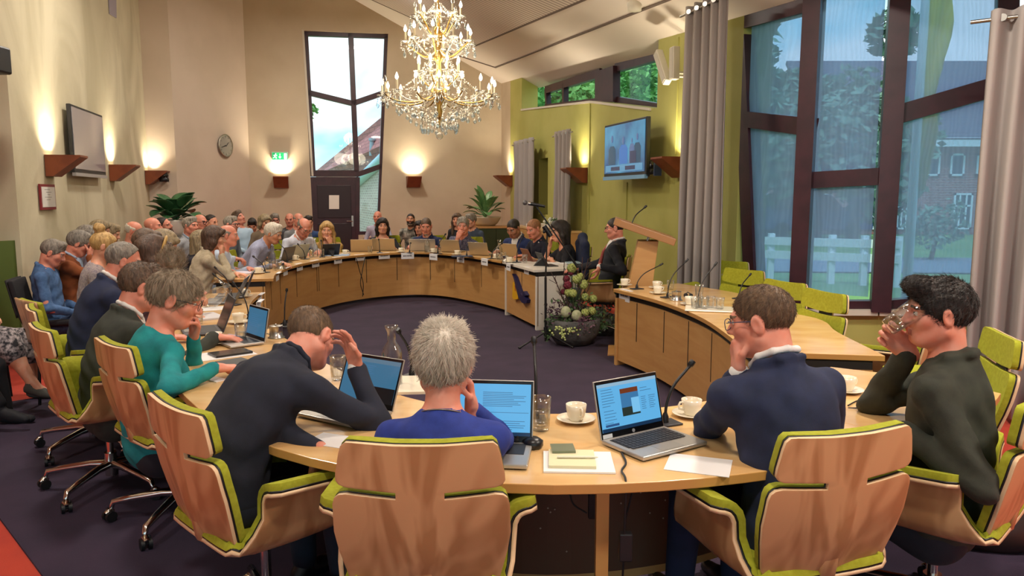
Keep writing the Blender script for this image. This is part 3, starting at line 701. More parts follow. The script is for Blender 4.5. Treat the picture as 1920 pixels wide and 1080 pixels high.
def seatP(t,v,off):
    """t -1..1 across the U profile, v 0 back .. 1 front"""
    pr=[(0,.447),(.12,.447),(.185,.452),(.222,.475),(.236,.52),(.240,.58),(.244,.625),(.254,.648),(.275,.66),(.305,.664)]
    a=abs(t)*(len(pr)-1); i=min(int(a),len(pr)-2); f=a-i
    x=pr[i][0]*(1-f)+pr[i+1][0]*f; z=pr[i][1]*(1-f)+pr[i+1][1]*f
    dx=pr[i+1][0]-pr[i][0]; dz=pr[i+1][1]-pr[i][1]; l=math.hypot(dx,dz)
    nx,nz=-dz/l,dx/l
    q=abs(t)
    y0=-.235+(.10)*max(0,min(1,(q-.25)/.3)); y1=.25-.06*max(0,min(1,(q-.3)/.4))
    if q<.3: z+=.02*(1-(q/.3)**2)*0-.012*math.sin(v*PI)+.02*max(0,.12-v)/.12
    y=y0+(y1-y0)*v
    if q>.6: z+=-.02*(v-.5)
    if q>.86: # rounded arm tip in plan
        e=(q-.86)/.14; m=rnd(e*.05+.0,.0,1)
    sg=1 if t>=0 else -1
    return Vector((sg*(x+off*nx),y,z+off*nz))
def seat_grid(off,inset=0):
    T=[-1,-.99,-.94,-.9,-.86,-.8,-.74,-.66,-.55,-.46,-.38,-.33,-.28,-.22,-.15,-.07,0]; T=T+[-t for t in T[-2::-1]]
    V=[0,.02,.08,.2,.35,.5,.65,.8,.92,.98,1]
    mb=MB(); rows=[]
    for t in T:
        q=abs(t); r=[]
        for v in V:
            vv=inset+(1-2*inset)*v
            if q>.93: c=(q-.93)/.07*.09; vv=c+(1-2*c)*vv
            r.append(seatP(t,vv,off))
        rows.append(r)
    mb.grid(rows); return mb
def make_chair():
    t=thing('swivel_armchair','proto','chair')
    b=back_grid(0).build('backrest_shell',[ply,ply_edge],t,weld=True); md=b.modifiers.new('s','SOLIDIFY'); md.thickness=.012; md.offset=0; md.material_offset_rim=1
    md=b.modifiers.new('b','BEVEL'); md.width=.003; md.segments=2; md.limit_method='ANGLE'; md.angle_limit=.9
    b=back_grid(.010,.001).build('backrest_piping',rubber,t,weld=True); md=b.modifiers.new('s','SOLIDIFY'); md.thickness=.008; md.offset=0
    for nm_,pt_ in (('backrest_cushion','l'),('headrest_cushion','u')):
        b=back_grid(.026,.002,pt_).build(nm_,felt,t,weld=True); md=b.modifiers.new('s','SOLIDIFY'); md.thickness=.026; md.offset=0
        md=b.modifiers.new('b','BEVEL'); md.width=.009; md.segments=3; md.limit_method='ANGLE'; md.angle_limit=.9
    b=seat_grid(0).build('seat_shell',[ply,ply_edge],t,weld=True); md=b.modifiers.new('s','SOLIDIFY'); md.thickness=.013; md.offset=0; md.material_offset_rim=1
    b=seat_grid(.011,.004).build('seat_piping',rubber,t,weld=True); md=b.modifiers.new('s','SOLIDIFY'); md.thickness=.008; md.offset=0
    b=seat_grid(.026,.008).build('seat_cushion',felt,t,weld=True); md=b.modifiers.new('s','SOLIDIFY'); md.thickness=.026; md.offset=0
    md=b.modifiers.new('b','BEVEL'); md.width=.009; md.segments=3; md.limit_method='ANGLE'; md.angle_limit=.9
    mb=MB(); mb.tube([(0,-.14,.438),(0,-.20,.438),(0,-.228,.46),(0,-.24,.53),(0,-.255,.60)],[.0,.03,.03,.03,.01],8,flat=.4); mb.build('back_spine',ply,t)
    mb=MB(); mb.box(-.1,.1,-.1,.1,.395,.438); mb.build('tilt_mechanism',rubber,t,bevel=.01)
    mb=MB(); mb.tube([(0,0,.07),(0,0,.20)],.032,12); mb.tube([(0,0,.2),(0,0,.40)],.018,12); mb.build('column',chrome,t)
    for k in range(5):
        a=2*PI*k/5+.3; d=Vector((math.cos(a),math.sin(a),0)); u=Vector((0,0,1))
        mb=MB(); mb.tube([d*.02+u*.135,d*.1+u*.135,d*.24+u*.115,d*.325+u*.098,d*.335+u*.07],[.024,.021,.018,.016,.012],10); l=mb.build('base_leg',chrome,t)
        s=Vector((-d.y,d.x,0)); wd=Vector((math.cos(a+.8),math.sin(a+.8),0)); ws=Vector((-wd.y,wd.x,0)); c0=d*.335+u*.029+wd*.012
        mb=MB(); mb.tube([c0-ws*.024,c0-ws*.008],.027,14); mb.tube([c0+ws*.008,c0+ws*.024],.027,14); mb.tube([c0-ws*.01,c0+ws*.01],.01,6); mb.build('castor',rubber,l)
        mb=MB(); mb.tube([d*.335+u*.07,d*.335+u*.05],[.011,.011],8); mb.tube([c0-wd*.02+u*.022,c0+u*.034,c0+wd*.022+u*.02],[.014,.02,.014],8,flat=.5); mb.build('castor_fork',chrome,l)
    return t
CH=make_chair()
CHZ=.925
def chair(x,y,rz,label,group=None):
    c=dup(CH,(x,y,.012),rz,label,group); c.scale=(1.08,1.0,.975); return c
# plain visitor chair
def make_visitor():
    t=thing('visitor_chair','proto','chair'); g=MB()
    P=[[Vector((x,y,.45+.01*abs(x))) for x in (-.22,-.1,0,.1,.22)] for y in (-.21,-.1,.05,.21)]
    g.grid(P); o=g.build('seat',felt,t,solid=.05,bevel=.015)
    g=MB(); P=[[Vector((x,-.24-(z-.5)*.2+.3*x*x,z)) for x in (-.21,-.19,-.1,0,.1,.19,.21)] for z in (.52,.55,.7,.83,.85)]
    g.grid(P); g.build('backrest',felt,t,solid=.04,bevel=.012)
    g=MB(); P=[[Vector((x,-.27-(z-.5)*.2+.3*x*x,z)) for x in (-.215,-.19,-.1,0,.1,.19,.215)] for z in (.515,.55,.7,.83,.855)]
    g.grid(P); g.build('backrest_shell',ply,t,solid=.012)
    for sx in (-1,1):
        for sy in (-1,1):
            g=MB(); g.tube([(sx*.22,sy*.22,.0),(sx*.21,sy*.2,.43)],.012,8); 
            if sy<0: g.tube([(sx*.21,-.2,.43),(sx*.19,-.285,.62)],.012,8)
            g.build('leg',rubber,t)
    return t
VC=make_visitor()
blackfab=mat('chair_black_fabric','#1d1b20',.9,bump=(400,.3,.002))
def dchair(x,y,rz,label,group='dark visitor chairs of the audience'):
    o=dup(VC,(x,y,0),rz,label,group)
    for ch_ in o.children:
        for sl_2 in ch_.material_slots: sl_2.link='OBJECT'; sl_2.material=blackfab
    return o
def vchair(x,y,rz,label,group='green visitor chairs of the audience'): return dup(VC,(x,y,0),rz,label,group)
# ---------------------------------------------------------------- tables
def curve_pts(P,n=6): return [(v.x,v.y) for v in catmull([(p[0],p[1],0) for p in P],n)]
def offs(P,d):
    out=[]
    for i,p in enumerate(P):
        a=P[max(i-1,0)]; b_=P[min(i+1,len(P)-1)]; t=Vector((b_[0]-a[0],b_[1]-a[1])).normalized(); out.append((p[0]-t.y*d,p[1]+t.x*d))
    return out
def strip(mb,A,B,z0,z1,mi=0,mi_side=None):
    """closed curved slab between polylines A and B"""
    n=len(A)
    pts=list(A)+list(B)[::-1]
    for i in range(n-1):
        q=[A[i],A[i+1],B[i+1],B[i]]
        mb.add([(p[0],p[1],z1) for p in q],[(0,1,2,3)],mi); mb.add([(p[0],p[1],z0) for p in q],[(3,2,1,0)],mi)
    m=len(pts); ms=mi if mi_side is None else mi_side
    for i in range(m):
        a,b_=pts[i],pts[(i+1)%m]; mb.add([(a[0],a[1],z0),(b_[0],b_[1],z0),(b_[0],b_[1],z1),(a[0],a[1],z1)],[(0,1,2,3)],ms)
    return mb
def table(inner,outer,label,group=None,top=None,panel=None,joints=(),rec=.16,ends=(1,1),endm=None,backm=None,z=.74,gap=True):
    """inner/outer: matching polylines, inner side carries the modesty panel"""
    n=len(inner); c=inner[n//2]; t=thing('conference_table',label,'table',(c[0],c[1],0),group=group)
    def L(P): return [(p[0]-c[0],p[1]-c[1]) for p in P]
    A,B=L(inner),L(outer)
    mb=MB(); strip(mb,A,B,z-.032,z,0,1); mb.build('tabletop',[top or maple_top,maple_edge if top is None else top],t,weld=True,bevel=.003)
    mixp=lambda f:[(a[0]*(1-f)+b_[0]*f,a[1]*(1-f)+b_[1]*f) for a,b_ in zip(A,B)]
    P0,P1_=mixp(rec),mixp(rec+.025)
    mb=MB(); strip(mb,P0,P1_,.06,z-.085); mb.build('front_panel',panel or maple,t,weld=True)
    if backm:
        mb=MB(); strip(mb,mixp(rec+.027),mixp(rec+.04),.10,z-.1); mb.build('back_panel',backm,t,weld=True)
    mb=MB(); strip(mb,mixp(rec+.012),mixp(rec+.03),z-.085,z-.032); mb.build('shadow_gap',dark,t,weld=True)
    # vertical grooves in the panel
    if joints:
        mb=MB(); ln=[0]
        for i in range(n-1): ln.append(ln[-1]+math.hypot(P0[i+1][0]-P0[i][0],P0[i+1][1]-P0[i][1]))
        for f in joints:
            s=f*ln[-1]; i=max(k for k in range(n-1) if ln[k]<=s); g=(s-ln[i])/(ln[i+1]-ln[i])
            p=Vector((P0[i][0]*(1-g)+P0[i+1][0]*g,P0[i][1]*(1-g)+P0[i+1][1]*g,0)); d=Vector((P0[i+1][0]-P0[i][0],P0[i+1][1]-P0[i][1],0)).normalized(); nn=Vector((A[i][0]-B[i][0],A[i][1]-B[i][1],0)).normalized()
            mb=MB(); q=p+nn*.001
            mb.slab([q-d*.005+Vector((0,0,.3)),q+d*.005+Vector((0,0,.3)),q+d*.005+Vector((0,0,z-.09)),q-d*.005+Vector((0,0,z-.09))],nn,.0015); mb.build('panel_groove',dark,t)
    # end cheeks
    for e,on in ((0,ends[0]),(n-1,ends[1])):
        if not on: continue
        a=Vector((*mixp(rec-.02)[e],0)); b_=Vector((*mixp(.92)[e],0)); o=Vector((*A[1 if e==0 else n-2],0))-Vector((*A[e],0)); o=o.normalized()
        mb=MB(); mb.slab([a,b_,(b_.x,b_.y,z-.085),(a.x,a.y,z-.085)],o,.04); mb.build('end_panel',endm or maple,t)
        mb=MB(); mb.slab([(a.x+o.x*.01,a.y+o.y*.01,z-.085),(b_.x+o.x*.01,b_.y+o.y*.01,z-.085),(b_.x+o.x*.01,b_.y+o.y*.01,z-.032),(a.x+o.x*.01,a.y+o.y*.01,z-.032)],o,.02); mb.build('end_gap',dark,t)
    return t
# far horseshoe of tables
FI=[(-2.52,7.84),(-2.64,8.3),(-2.72,9.0),(-2.70,9.6),(-2.58,10.2),(-2.37,10.8),(-2.0,11.32),(-1.52,11.58),(-1.1,11.4),(-.72,10.95),(-.40,10.45),(-.15,9.98)]
FIc=curve_pts(FI,6); FOc=offs(FIc,.62)
def seg(a,b_): return FIc[a:b_+1],FOc[a:b_+1]
a,b_=seg(0,24); T_FL=table(a,b_,'maple conference table at the left end of the far horseshoe, before the beige blazer','maple tables of the far horseshoe',joints=(.12,.3,.5,.75,.99),ends=(1,0))
a,b_=seg(24,50); T_FM=table(a,b_,'curved maple conference table in the middle of the far horseshoe with hanging cables','maple tables of the far horseshoe',joints=(.01,.2,.42,.62,.82),ends=(0,0))
a,b_=seg(50,66); T_FR=table(a,b_,'curved maple conference table between the far middle and the white chairman table','maple tables of the far horseshoe',joints=(.02,.5,.98),ends=(0,0))
WI=[(-.13,9.95),(-.03,9.65),(.08,9.3),(.18,9.0),(.26,8.76)]
WO=[(.55,10.2),(.6,9.95),(.67,9.6),(.74,9.3),(.84,9.03)]
WIc,WOc=curve_pts(WI,3),curve_pts(WO,3)
T_W=table(WIc,WOc,'white topped conference table with a yellow and blue emblem behind the flower bowl','maple tables of the far horseshoe',top=white_lam,ends=(1,1),endm=white_lam,rec=.07,joints=(.55,))
# emblem on its front: a yellow block with a dark blue curling tail
ed=Vector((WIc[-1][0]-WIc[0][0],WIc[-1][1]-WIc[0][1],0)).normalized(); en=Vector((-ed.y,ed.x,0)); en=en if en.x<0 else -en
ec=hit(979,545,(WIc[0][0]*.93+WOc[0][0]*.07,WIc[0][1]*.93+WOc[0][1]*.07),(WIc[-1][0]*.93+WOc[-1][0]*.07,WIc[-1][1]*.93+WOc[-1][1]*.07))+en*.012
M=Matrix((ed,Vector((0,0,1)),en)).transposed()
def plate(name,pts,m,z0,z1,par):
    mb=MB(); n=len(pts); mb.add([ec+M@Vector((x*2.1,y,z0))-par.location for x,y in pts]+[ec+M@Vector((x*2.1,y,z1))-par.location for x,y in pts],[tuple(range(n-1,-1,-1)),tuple(range(n,2*n))]+[(i,(i+1)%n,n+(i+1)%n,n+i) for i in range(n)]); return mb.build(name,m,par)
yel=mat('emblem_yellow','#d9a412',.4); dblue=mat('emblem_blue','#1b1c48',.4)
plate('emblem_block',[(-.13,-.12),(-.11,-.14),(-.02,-.11),(-.01,-.02),(-.05,.02),(-.06,.11),(-.12,.08)],yel,-.02,.03,T_W)
plate('emblem_tail',[(-.12,.19),(-.07,.16),(-.02,.08),(.04,-.02),(.09,-.05),(.14,-.02),(.10,.02),(.07,.0),(.13,-.06),(.16,-.07),(.15,-.11),(.11,-.13),(.06,-.13),(.0,-.08),(-.05,.03),(-.08,.12)],dblue,-.015,.04,T_W)
plate('emblem_stroke',[(-.075,-.02),(-.06,-.02),(-.068,.05),(-.08,.05)],mat('emblem_red','#b4541c',.5),.0,.033,T_W)
# right desk
RI=[(.95,6.95),(1.18,6.3),(1.30,5.75),(1.36,5.2),(1.35,4.6),(1.31,4.1)]
p1,p2,p3,p4=[at_z(*q,.74) for q in ((1272,531),(1470,578),(1570,622),(1660,667))]
RO=[(p1.x,p1.y),(2.05,6.55),(p2.x,p2.y),(2.17,5.15),(p3.x,p3.y),(p4.x,p4.y)]
RIc,ROc=curve_pts(RI,5),curve_pts(RO,5)
T_R=table(RIc,ROc,'long curved maple desk on the right carrying cups, microphones and a tray of glasses',None,joints=(.13,.3,.47,.64,.82),ends=(1,1),rec=.05)
# near row: left table, corner, front, right
NI=[(-2.26,6.69),(-2.12,6.0),(-1.80,5.2),(-1.36,4.45),(-.95,3.78),(-.45,3.14),(.05,2.9),(.6,2.98),(1.08,3.24),(1.42,3.5),(1.62,3.72)]
NIc=curve_pts(NI,6); NOc=offs(NIc,-.74)
NOc[-1]=(2.02,3.45)
def segn(a,b_): return NIc[a:b_+1],NOc[a:b_+1]
a,b_=segn(0,14); T_NL=table(a,b_,'maple conference table of the left row, its end nearest the far horseshoe','maple tables of the near row',ends=(1,0),rec=.06,backm=brownp)
a,b_=segn(14,29); T_NC=table(a,b_,'maple conference table in front of the person with the teal sweater','maple tables of the near row',ends=(0,0),rec=.06,backm=brownp)
a,b_=segn(29,47); T_NF=table(a,b_,'maple conference table in the foreground with the silver laptop and paper stack','maple tables of the near row',ends=(0,0),rec=.06,backm=brownp)
a,b_=segn(47,60); T_NR=table(a,b_,'maple conference table on the right between the navy suit and the dark green jacket','maple tables of the near row',ends=(0,1),rec=.06,backm=brownp)
# table leg post and perforation holes of the foreground panel
def leg(T,px,py):
    p=at_z(px,py,.70); mb=MB(); q=p-T.location
    mb.box(q.x-.02,q.x+.02,q.y+.08,q.y+.12,0,.708); mb.build('leg',maple_edge,T)
leg(T_NF,1137,925)
hm=mat('hole_light','#a89a86',.7)
rr=random.Random(3); mb=MB()
cst=Vector(T_NF.location)
for k in range(46):
    i=rr.randrange(0,len(NIc[29:47])); i+=29; f=.1
    p=Vector((NIc[i][0]*(1-f)+NOc[i][0]*f,NIc[i][1]*(1-f)+NOc[i][1]*f,rr.uniform(.2,.55)))-cst
    t_=Vector((NIc[i+1][0]-NIc[i][0],NIc[i+1][1]-NIc[i][1],0)).normalized(); nn=Vector((t_.y,-t_.x,0)); p+=t_*rr.uniform(-.03,.03)+nn*.008
    mb.slab([p-t_*.004,p+Vector((0,0,-.004)),p+t_*.004,p+Vector((0,0,.004))],nn,.002)
pf=mb.build('perforation',hm,T_NF); pf['kind']='stuff'
# ---------------------------------------------------------------- lectern
LC=at_z(1192,552,.35)
lx,ly=1.27,7.55
t=thing('lectern','maple lectern with a slanted top behind the flower bowl, before the green wall','lectern',(lx,ly,0),math.radians(-8))
mb=MB(); P=[]
for z,x0,x1 in ((.02,-.17,.12),(.3,-.15,.13),(.6,-.11,.14),(.9,-.05,.17),(1.16,.0,.2)): P.append((x0,x1,z))
for s in (-1,1):
    pass
vs=[];
for x0,x1,z in P: vs+= [(x0,-.16,z),(x1,-.16,z),(x1,.16,z),(x0,.16,z)]
fs=[(4*i+k,4*i+(k+1)%4,4*i+4+(k+1)%4,4*i+4+k) for i in range(4) for k in range(4)]+[(3,2,1,0),(16,17,18,19)]
mb.add(vs,fs); mb.build('pillar',maple,t,bevel=.004)
mb=MB(); mb.box(-.28,.3,-.24,.24,0,.03); mb.build('base',maple,t,bevel=.005)
sl_=math.radians(19)
def Lm(x,y,z): return Vector((x*math.cos(sl_)+z*math.sin(sl_)-.0,y,1.24-x*math.sin(sl_)+z*math.cos(sl_)))
mb=MB(); pts=[(-.26,-.27),(-.20,-.3),(.36,-.3),(.36,.3),(-.20,.3),(-.26,.27)]
mb.add([Lm(x,y,0) for x,y in pts]+[Lm(x,y,.07) for x,y in pts],[(5,4,3,2,1,0),(6,7,8,9,10,11)]+[(i,(i+1)%6,6+(i+1)%6,6+i) for i in range(6)])
mb.build('slanted_top',mat('maple_dark','#a9794c',.4),t,bevel=.006)
mb=MB()
for y in (-.1,.1): mb.tube([(.08,y,1.13),Lm(.12,y,0)],.008,6)
mb.build('bracket',steel,t)
# ---------------------------------------------------------------- sideboard by the green wall
s0=rp(985,440); s1=rp(1098,440)
def sideboard():
    p=ry(1000); q=ry(1103); d=-rdir
    p=Vector((*ry(1003),0))-rout*.28; q=Vector((*ry(1098),0))-rout*.28
    c=(p+q)/2; L=(q-p).length; t=thing('sideboard','maple sideboard against the green wall behind the far table','sideboard',c)
    M=Matrix((-(p-q).normalized(),rout,Vector((0,0,1)))).transposed()
    MB().box(-L/2,L/2,-.22,.22,.05,1.0,M=M).build('body',maple,t); MB().box(-L/2-.01,L/2+.01,-.235,.22,1.0,1.035,M=M).build('top',maple_top,t)
    for k in range(3):
        x0=-L/2+L*k/3+.01; x1=-L/2+L*(k+1)/3-.01; o=MB().box(x0,x1,-.24,-.222,.08,.98,M=M).build('door',maple,t,bevel=.003); MB().box(x1-.05,x1-.035,-.26,-.242,.55,.65,M=M).build('handle',steel,o)
    return t,c,M
SB,SBc,SBM=sideboard()
# dark green cabinet under the right-hand plant
gc=at_y(920,440,14.6)
GCp=Vector((gc.x,gc.y,0))
t=thing('low_cabinet','low dark green cabinet with a wooden top under the right potted plant','cabinet',GCp,math.radians(14))
dgreen=mat('cabinet_green','#2f3d1a',.6)
MB().box(-.75,.45,-.22,.22,0,.99).build('body',dgreen,t); MB().box(-.77,.47,-.24,.23,.99,1.03).build('top',maple,t)
for k in range(3): MB().box(-.74+.4*k,-.35+.4*k,-.235,-.222,.04,.97).build('door',dgreen,t,bevel=.004)
# ================================================================ THINGS ON THE TABLES
TT=.7405
silver=mat('laptop_silver','#b9b4ac',.35,.65); dgreyp=mat('laptop_darkgrey','#4a4a50',.4,.3); keyb=mat('keyboard_black','#1c1c20',.5); champ=mat('laptop_champagne','#b8a483',.38,.5)
bezel=mat('screen_bezel','#0e0e10',.25)
def emis(name,col,s): return mat(name,'#0a0a0a',.25,emit=s,ecol=col)
scr_b=emis('screen_blue','#63b4e8',.95); scr_w=emis('screen_pale','#7cc4f0',.95); ink=emis('screen_ink','#4e86b4',.7); scr_dk=emis('screen_taskbar','#20466e',.5); scr_pic1=emis('screen_pic_orange','#a0502c',.45); scr_pic2=emis('screen_pic_sky','#4a8fc8',.65); scr_pic3=emis('screen_pic_ground','#3c4c44',.45); scr_dim=emis('screen_dim','#4a86ac',.62)
porcelain=mat('porcelain','#ece2cc',.18,spec=.6); coffee=mat('coffee','#3a2415',.1)
def mixglass(name,tint,fac):
    m=bpy.data.materials.new(name); m.use_nodes=True; nt=m.node_tree; nt.nodes.clear(); MATS[name]=m
    o=nt.nodes.new('ShaderNodeOutputMaterial'); a=nt.nodes.new('ShaderNodeBsdfTransparent'); a.inputs[0].default_value=(*tint,1); b_=nt.nodes.new('ShaderNodeBsdfGlossy'); b_.inputs['Roughness'].default_value=.04
    lw=nt.nodes.new('ShaderNodeLayerWeight'); lw.inputs['Blend'].default_value=fac; mx=nt.nodes.new('ShaderNodeMixShader')
    nt.links.new(lw.outputs['Facing'],mx.inputs[0]); nt.links.new(a.outputs[0],mx.inputs[1]); nt.links.new(b_.outputs[0],mx.inputs[2]); nt.links.new(mx.outputs[0],o.inputs[0]); return m
gls=mixglass('table_glass',(.97,.98,.98),.24); waterm=mixglass('water',(.95,.97,.98),.25); crystal=mixglass('crystal',(.92,.93,.92),.48)
def grp(p): return Vector((p.x,p.y,TT)) if isinstance(p,Vector) else Vector((p[0],p[1],TT))
def laptop(p,rz,label,m=silver,scr=None,ang=105,w=.325,d=.225,content=None,group='laptops on the tables',detail=False):
    """p: centre of the hinge on the table; rz: user sits towards local -Y"""
    t=thing('laptop',label,'laptop',p,rz,group)
    MB().box(-w/2,w/2,-d,0,.004,.018).build('base',m,t,bevel=.004)
    MB().box(-w/2+.02,w/2-.02,-d*.56,-.02,.018,.0195).build('keyboard',keyb,t)
    if detail:
        k=MB(); 
        for r in range(6):
            for c_ in range(14):
                x=-w/2+.026+c_*(w-.052)/14; y=-.026-r*d*.088; k.box(x,x+(w-.052)/14-.003,y-d*.075,y,.0195,.0212)
        ko=k.build('keys',mat('key_black','#26262b',.5),t); ko['kind']='stuff'
    MB().box(-.05,.05,-d*.94,-d*.62,.018,.0186).build('touchpad',mat('touchpad','#a8a5a0',.3,.4),t)
    a=math.radians(ang); M=Matrix.Translation((0,0,.014))@Matrix.Rotation(-(a-PI/2),4,'X')
    M3=M
    def bx(x0,x1,z0,z1,y0,y1,mm,nm,par,bev=0):
        mb=MB(); mb.box(x0,x1,y0,y1,z0,z1,M=M3); return mb.build(nm,mm,par,bevel=bev)
    hgt=d*.98
    lid=bx(-w/2,w/2,0,hgt,0,.007,m,'lid',t,.002)
    bx(-w/2+.003,w/2-.003,.003,hgt-.003,-.0012,0,bezel,'screen_bezel',lid)
    if scr: 
        bx(-w/2+.010,w/2-.010,.024,hgt-.014,-.0022,-.0012,scr,'display',lid)
        if content: content(lambda x0,x1,z0,z1,mm,nm,k=0: bx(-w/2+.010+(w-.02)*x0,-w/2+.010+(w-.02)*x1,.024+(hgt-.038)*z0,.024+(hgt-.038)*z1,-.0030-.0004*k,-.0022,mm,nm,lid),w,hgt)
    if detail:
        mb=MB(); mb.tube([(0,-.0026,.0125),(0,-.0014,.0125)],.0065,16); mb.v=[tuple(M@Vector(v)) for v in mb.v]; mb.build('round_logo',mat('logo_silver','#c9c9cc',.3,.5),lid)
        bx(-w/2+.008,-w/2+.05,.004,.018,-.0026,-.0012,mat('sticker','#c6c8cb',.6),'sticker',lid)
    return t
def lines(add,x0,x1,z0,z1,n,m=None,rr=random.Random(5)):
    mb=None
    for i in range(n):
        z=z1-(z1-z0)*(i+.5)/n; add(x0,x0+(x1-x0)*rr.uniform(.6,1),z-.006,z+.006,m or ink,'text_line')
CUP=None
def cup(p,rz,label,group='coffee cups with saucers',s=1.0,full=False,logo=False):
    t=thing('coffee_cup',label,'cup',Vector(p)+Vector((0,0,.0065)),rz,group)
    MB().lathe([(0,.004),(.022,.002),(.026,0),(.026,.004),(.034,.02),(.038,.04),(.040,.062),(.0385,.062),(.036,.04),(.031,.018),(.0,.010)],24).build('bowl',porcelain,t)
    mb=MB(); mb.tube([(.037,0,.052),(.052,0,.054),(.059,0,.042),(.055,0,.028),(.036,0,.022)],.0042,8); mb.build('handle',porcelain,t)
    if full: MB().lathe([(.036,.046),(0,.0465)],20).build('coffee',coffee,t)
    if logo:
        mb=MB(); mb.tube([Vector((.0405*math.cos(a),.0405*math.sin(a),.037+.006*math.sin(3*a))) for a in [-2.2+.06*k for k in range(9)]],[.0003,.001,.0018,.002,.002,.0016,.0012,.0008,.0003],5); mb.build('printed_emblem',dblue,t)
    t2=thing('saucer','saucer under the '+label,'saucer',p,rz,'saucers under the coffee cups')
    MB().lathe([(0,.003),(.03,.001),(.034,.0),(.036,.003),(.06,.010),(.075,.014),(.0745,.016),(.055,.0115),(.033,.006),(0,.006)],28).build('dish',porcelain,t2)
    return t
def glass_(p,label,h=.115,r=.036,water=.5,group='drinking glasses',M=None):
    t=thing('water_glass',label,'glass',p,0,group)
    if M is not None: t.rotation_euler=M
    rb=r*.80
    MB().lathe([(0,.001),(rb*.9,0),(rb,.003),(rb*1.03,h*.12),(r*.9,h*.5),(r*.93,h*.55),(r,h),(r-.0018,h),(r*.9-.002,h*.52),(rb*.95-.002,h*.15),(0,h*.09)],18).build('tumbler',gls,t)
    fl=MB()
    for k in range(9):
        a=2*PI*k/9; fl.tube([(rb*1.0*math.cos(a),rb*math.sin(a),h*.10),(r*.93*math.cos(a),r*.93*math.sin(a),h*.5)],.0018,5)
    fl.build('facet',gls,t)
    if water: MB().lathe([(0,h*.095),(rb*.92,h*.14),(r*.86,h*(.14+.8*water*.9)),(0,h*(.14+.8*water*.9))],18).build('water',waterm,t)
    return t
def carafe(p,label,h=.25,r=.044):
    t=thing('water_carafe',label,'carafe',p,0,'glass water carafes')
    MB().lathe([(0,0),(r*.95,0),(r,.008),(r,h*.55),(r*.85,h*.64),(r*.42,h*.74),(r*.40,h*.88),(r*.62,h*.97),(r*.66,h),(r*.6,h),(r*.36,h*.88),(r*.38,h*.74),(r*.94,h*.54),(r*.94,.012),(0,.008)],22).build('bottle',gls,t)
    MB().lathe([(0,.012),(r*.92,.014),(r*.92,h*.4),(0,h*.4)],18).build('water',waterm,t)
    return t
micm=mat('mic_black','#141416',.4)
def gmic(b,tip,label,base=True,r=.0045,group='gooseneck microphones on the tables'):
    """b: base point on the table, tip: world tip of the capsule"""
    b=Vector(b); tip=Vector(tip); t=thing('gooseneck_microphone',label,'microphone',b,0,group); v=tip-b
    h=Vector((v.x,v.y,0)); a=math.atan2(h.y,h.x) if h.length>.01 else 0
    if base: MB().box(-.055,.055,-.04,.04,0,.008,M=Matrix.Rotation(a,3,'Z')).build('base_plate',mat('mic_base','#26262a',.5),t,bevel=.003)
    mb=MB(); mb.lathe([(.014,.004),(.013,.03),(.007,.045)],12); mb.build('socket',micm,t)
    p=[Vector((0,0,.02)),Vector((v.x*.04,v.y*.04,v.z*.32)),Vector((v.x*.28,v.y*.28,v.z*.62)),Vector((v.x*.82,v.y*.82,v.z*.90))]
    mb=MB(); mb.tube(catmull(p,5),r,8); mb.build('gooseneck',micm,t)
    e=v-p[-1]; mb=MB(); mb.tube([p[-1],p[-1]+e*.3,p[-1]+e*.35,v],[r*1.2,r*1.4,r*2.1,r*1.9],10); mb.build('capsule',micm,t)
    return t
paper_m=mat('paper_sheet','#e2dfdd',.7)
def sheet(p,rz,w,h,label,name='paper_sheet',m=None,th=.002,cat='paper',group=None):
    t=tag(MB().box(-w/2,w/2,-h/2,h/2,0,th).build(name,m or paper_m,loc=p,rz=rz),label,cat,group); return t
def P_(px,py,z=TT): return at_z(px,py,z)
# ---- foreground
def hp_content(add,w,h):
    add(0,1,.0,.075,scr_dk,'taskbar'); add(.0,1,.93,1,emis('screen_bar','#9fc6e0',.8),'browser_bar')
    add(.36,.66,.26,.84,scr_pic2,'picture',0); add(.36,.66,.74,.84,scr_pic1,'picture_top',1); add(.36,.66,.26,.44,scr_pic3,'picture_ground',1); add(.53,.66,.30,.62,scr_w,'picture_sheet',2)
    lines(add,.05,.26,.5,.9,7); lines(add,.06,.26,.14,.46,5); lines(add,.70,.80,.32,.62,7); lines(add,.83,.95,.32,.62,7); lines(add,.70,.9,.70,.82,2); add(.06,.28,.10,.15,emis('screen_hl','#3c6ca8',.6),'highlight')
hl=at_z(1128,827,TT+.014); hr=at_z(1245,800,TT+.014)
dv=(hr-hl); L0=math.hypot(dv.x,dv.y)
fl_=at_z(1215,866,TT)
hang=math.atan2(dv.y,dv.x)
p=(hl+hr)/2; p.z=TT
LPA=laptop(p,hang,'silver laptop with a blue page and a picture on screen, before the navy suit',silver,scr_b,104,w=max(.30,L0),d=.21,content=hp_content,detail=True,group=None)
q1=P_(975,835); q0=P_(868,838)
laptop((q0+q1)/2+Vector((-.02,-.0,0)),-.10,'laptop with a bright blue text page right of the white-haired person',silver,scr_b,108,w=.325,d=.22,content=lambda add,w,h:(lines(add,.45,.95,.55,.85,9),lines(add,.4,.95,.1,.3,5),add(0,1,0,.07,scr_dk,'taskbar'),add(.3,.98,.44,.45,ink,'rule')),group=None)
laptop(P_(681,768)+Vector((0,0,0)),math.radians(-32),'laptop with a dim blue page in front of the bowed person',silver,scr_dim,112,w=.31,d=.215,content=lambda add,w,h:(add(.62,1,0,.36,mat('scr_dark','#24262c',.3),'dark_window'),lines(add,.2,.7,.62,.85,5),add(0,1,.9,1,emis('screen_bar2','#6f93ac',.6),'title_bar')),group=None)
gmic(P_(1247,795),at_y(1300,677,P_(1247,795).y+.05),'gooseneck microphone behind the silver laptop with the picture on screen',r=.006)
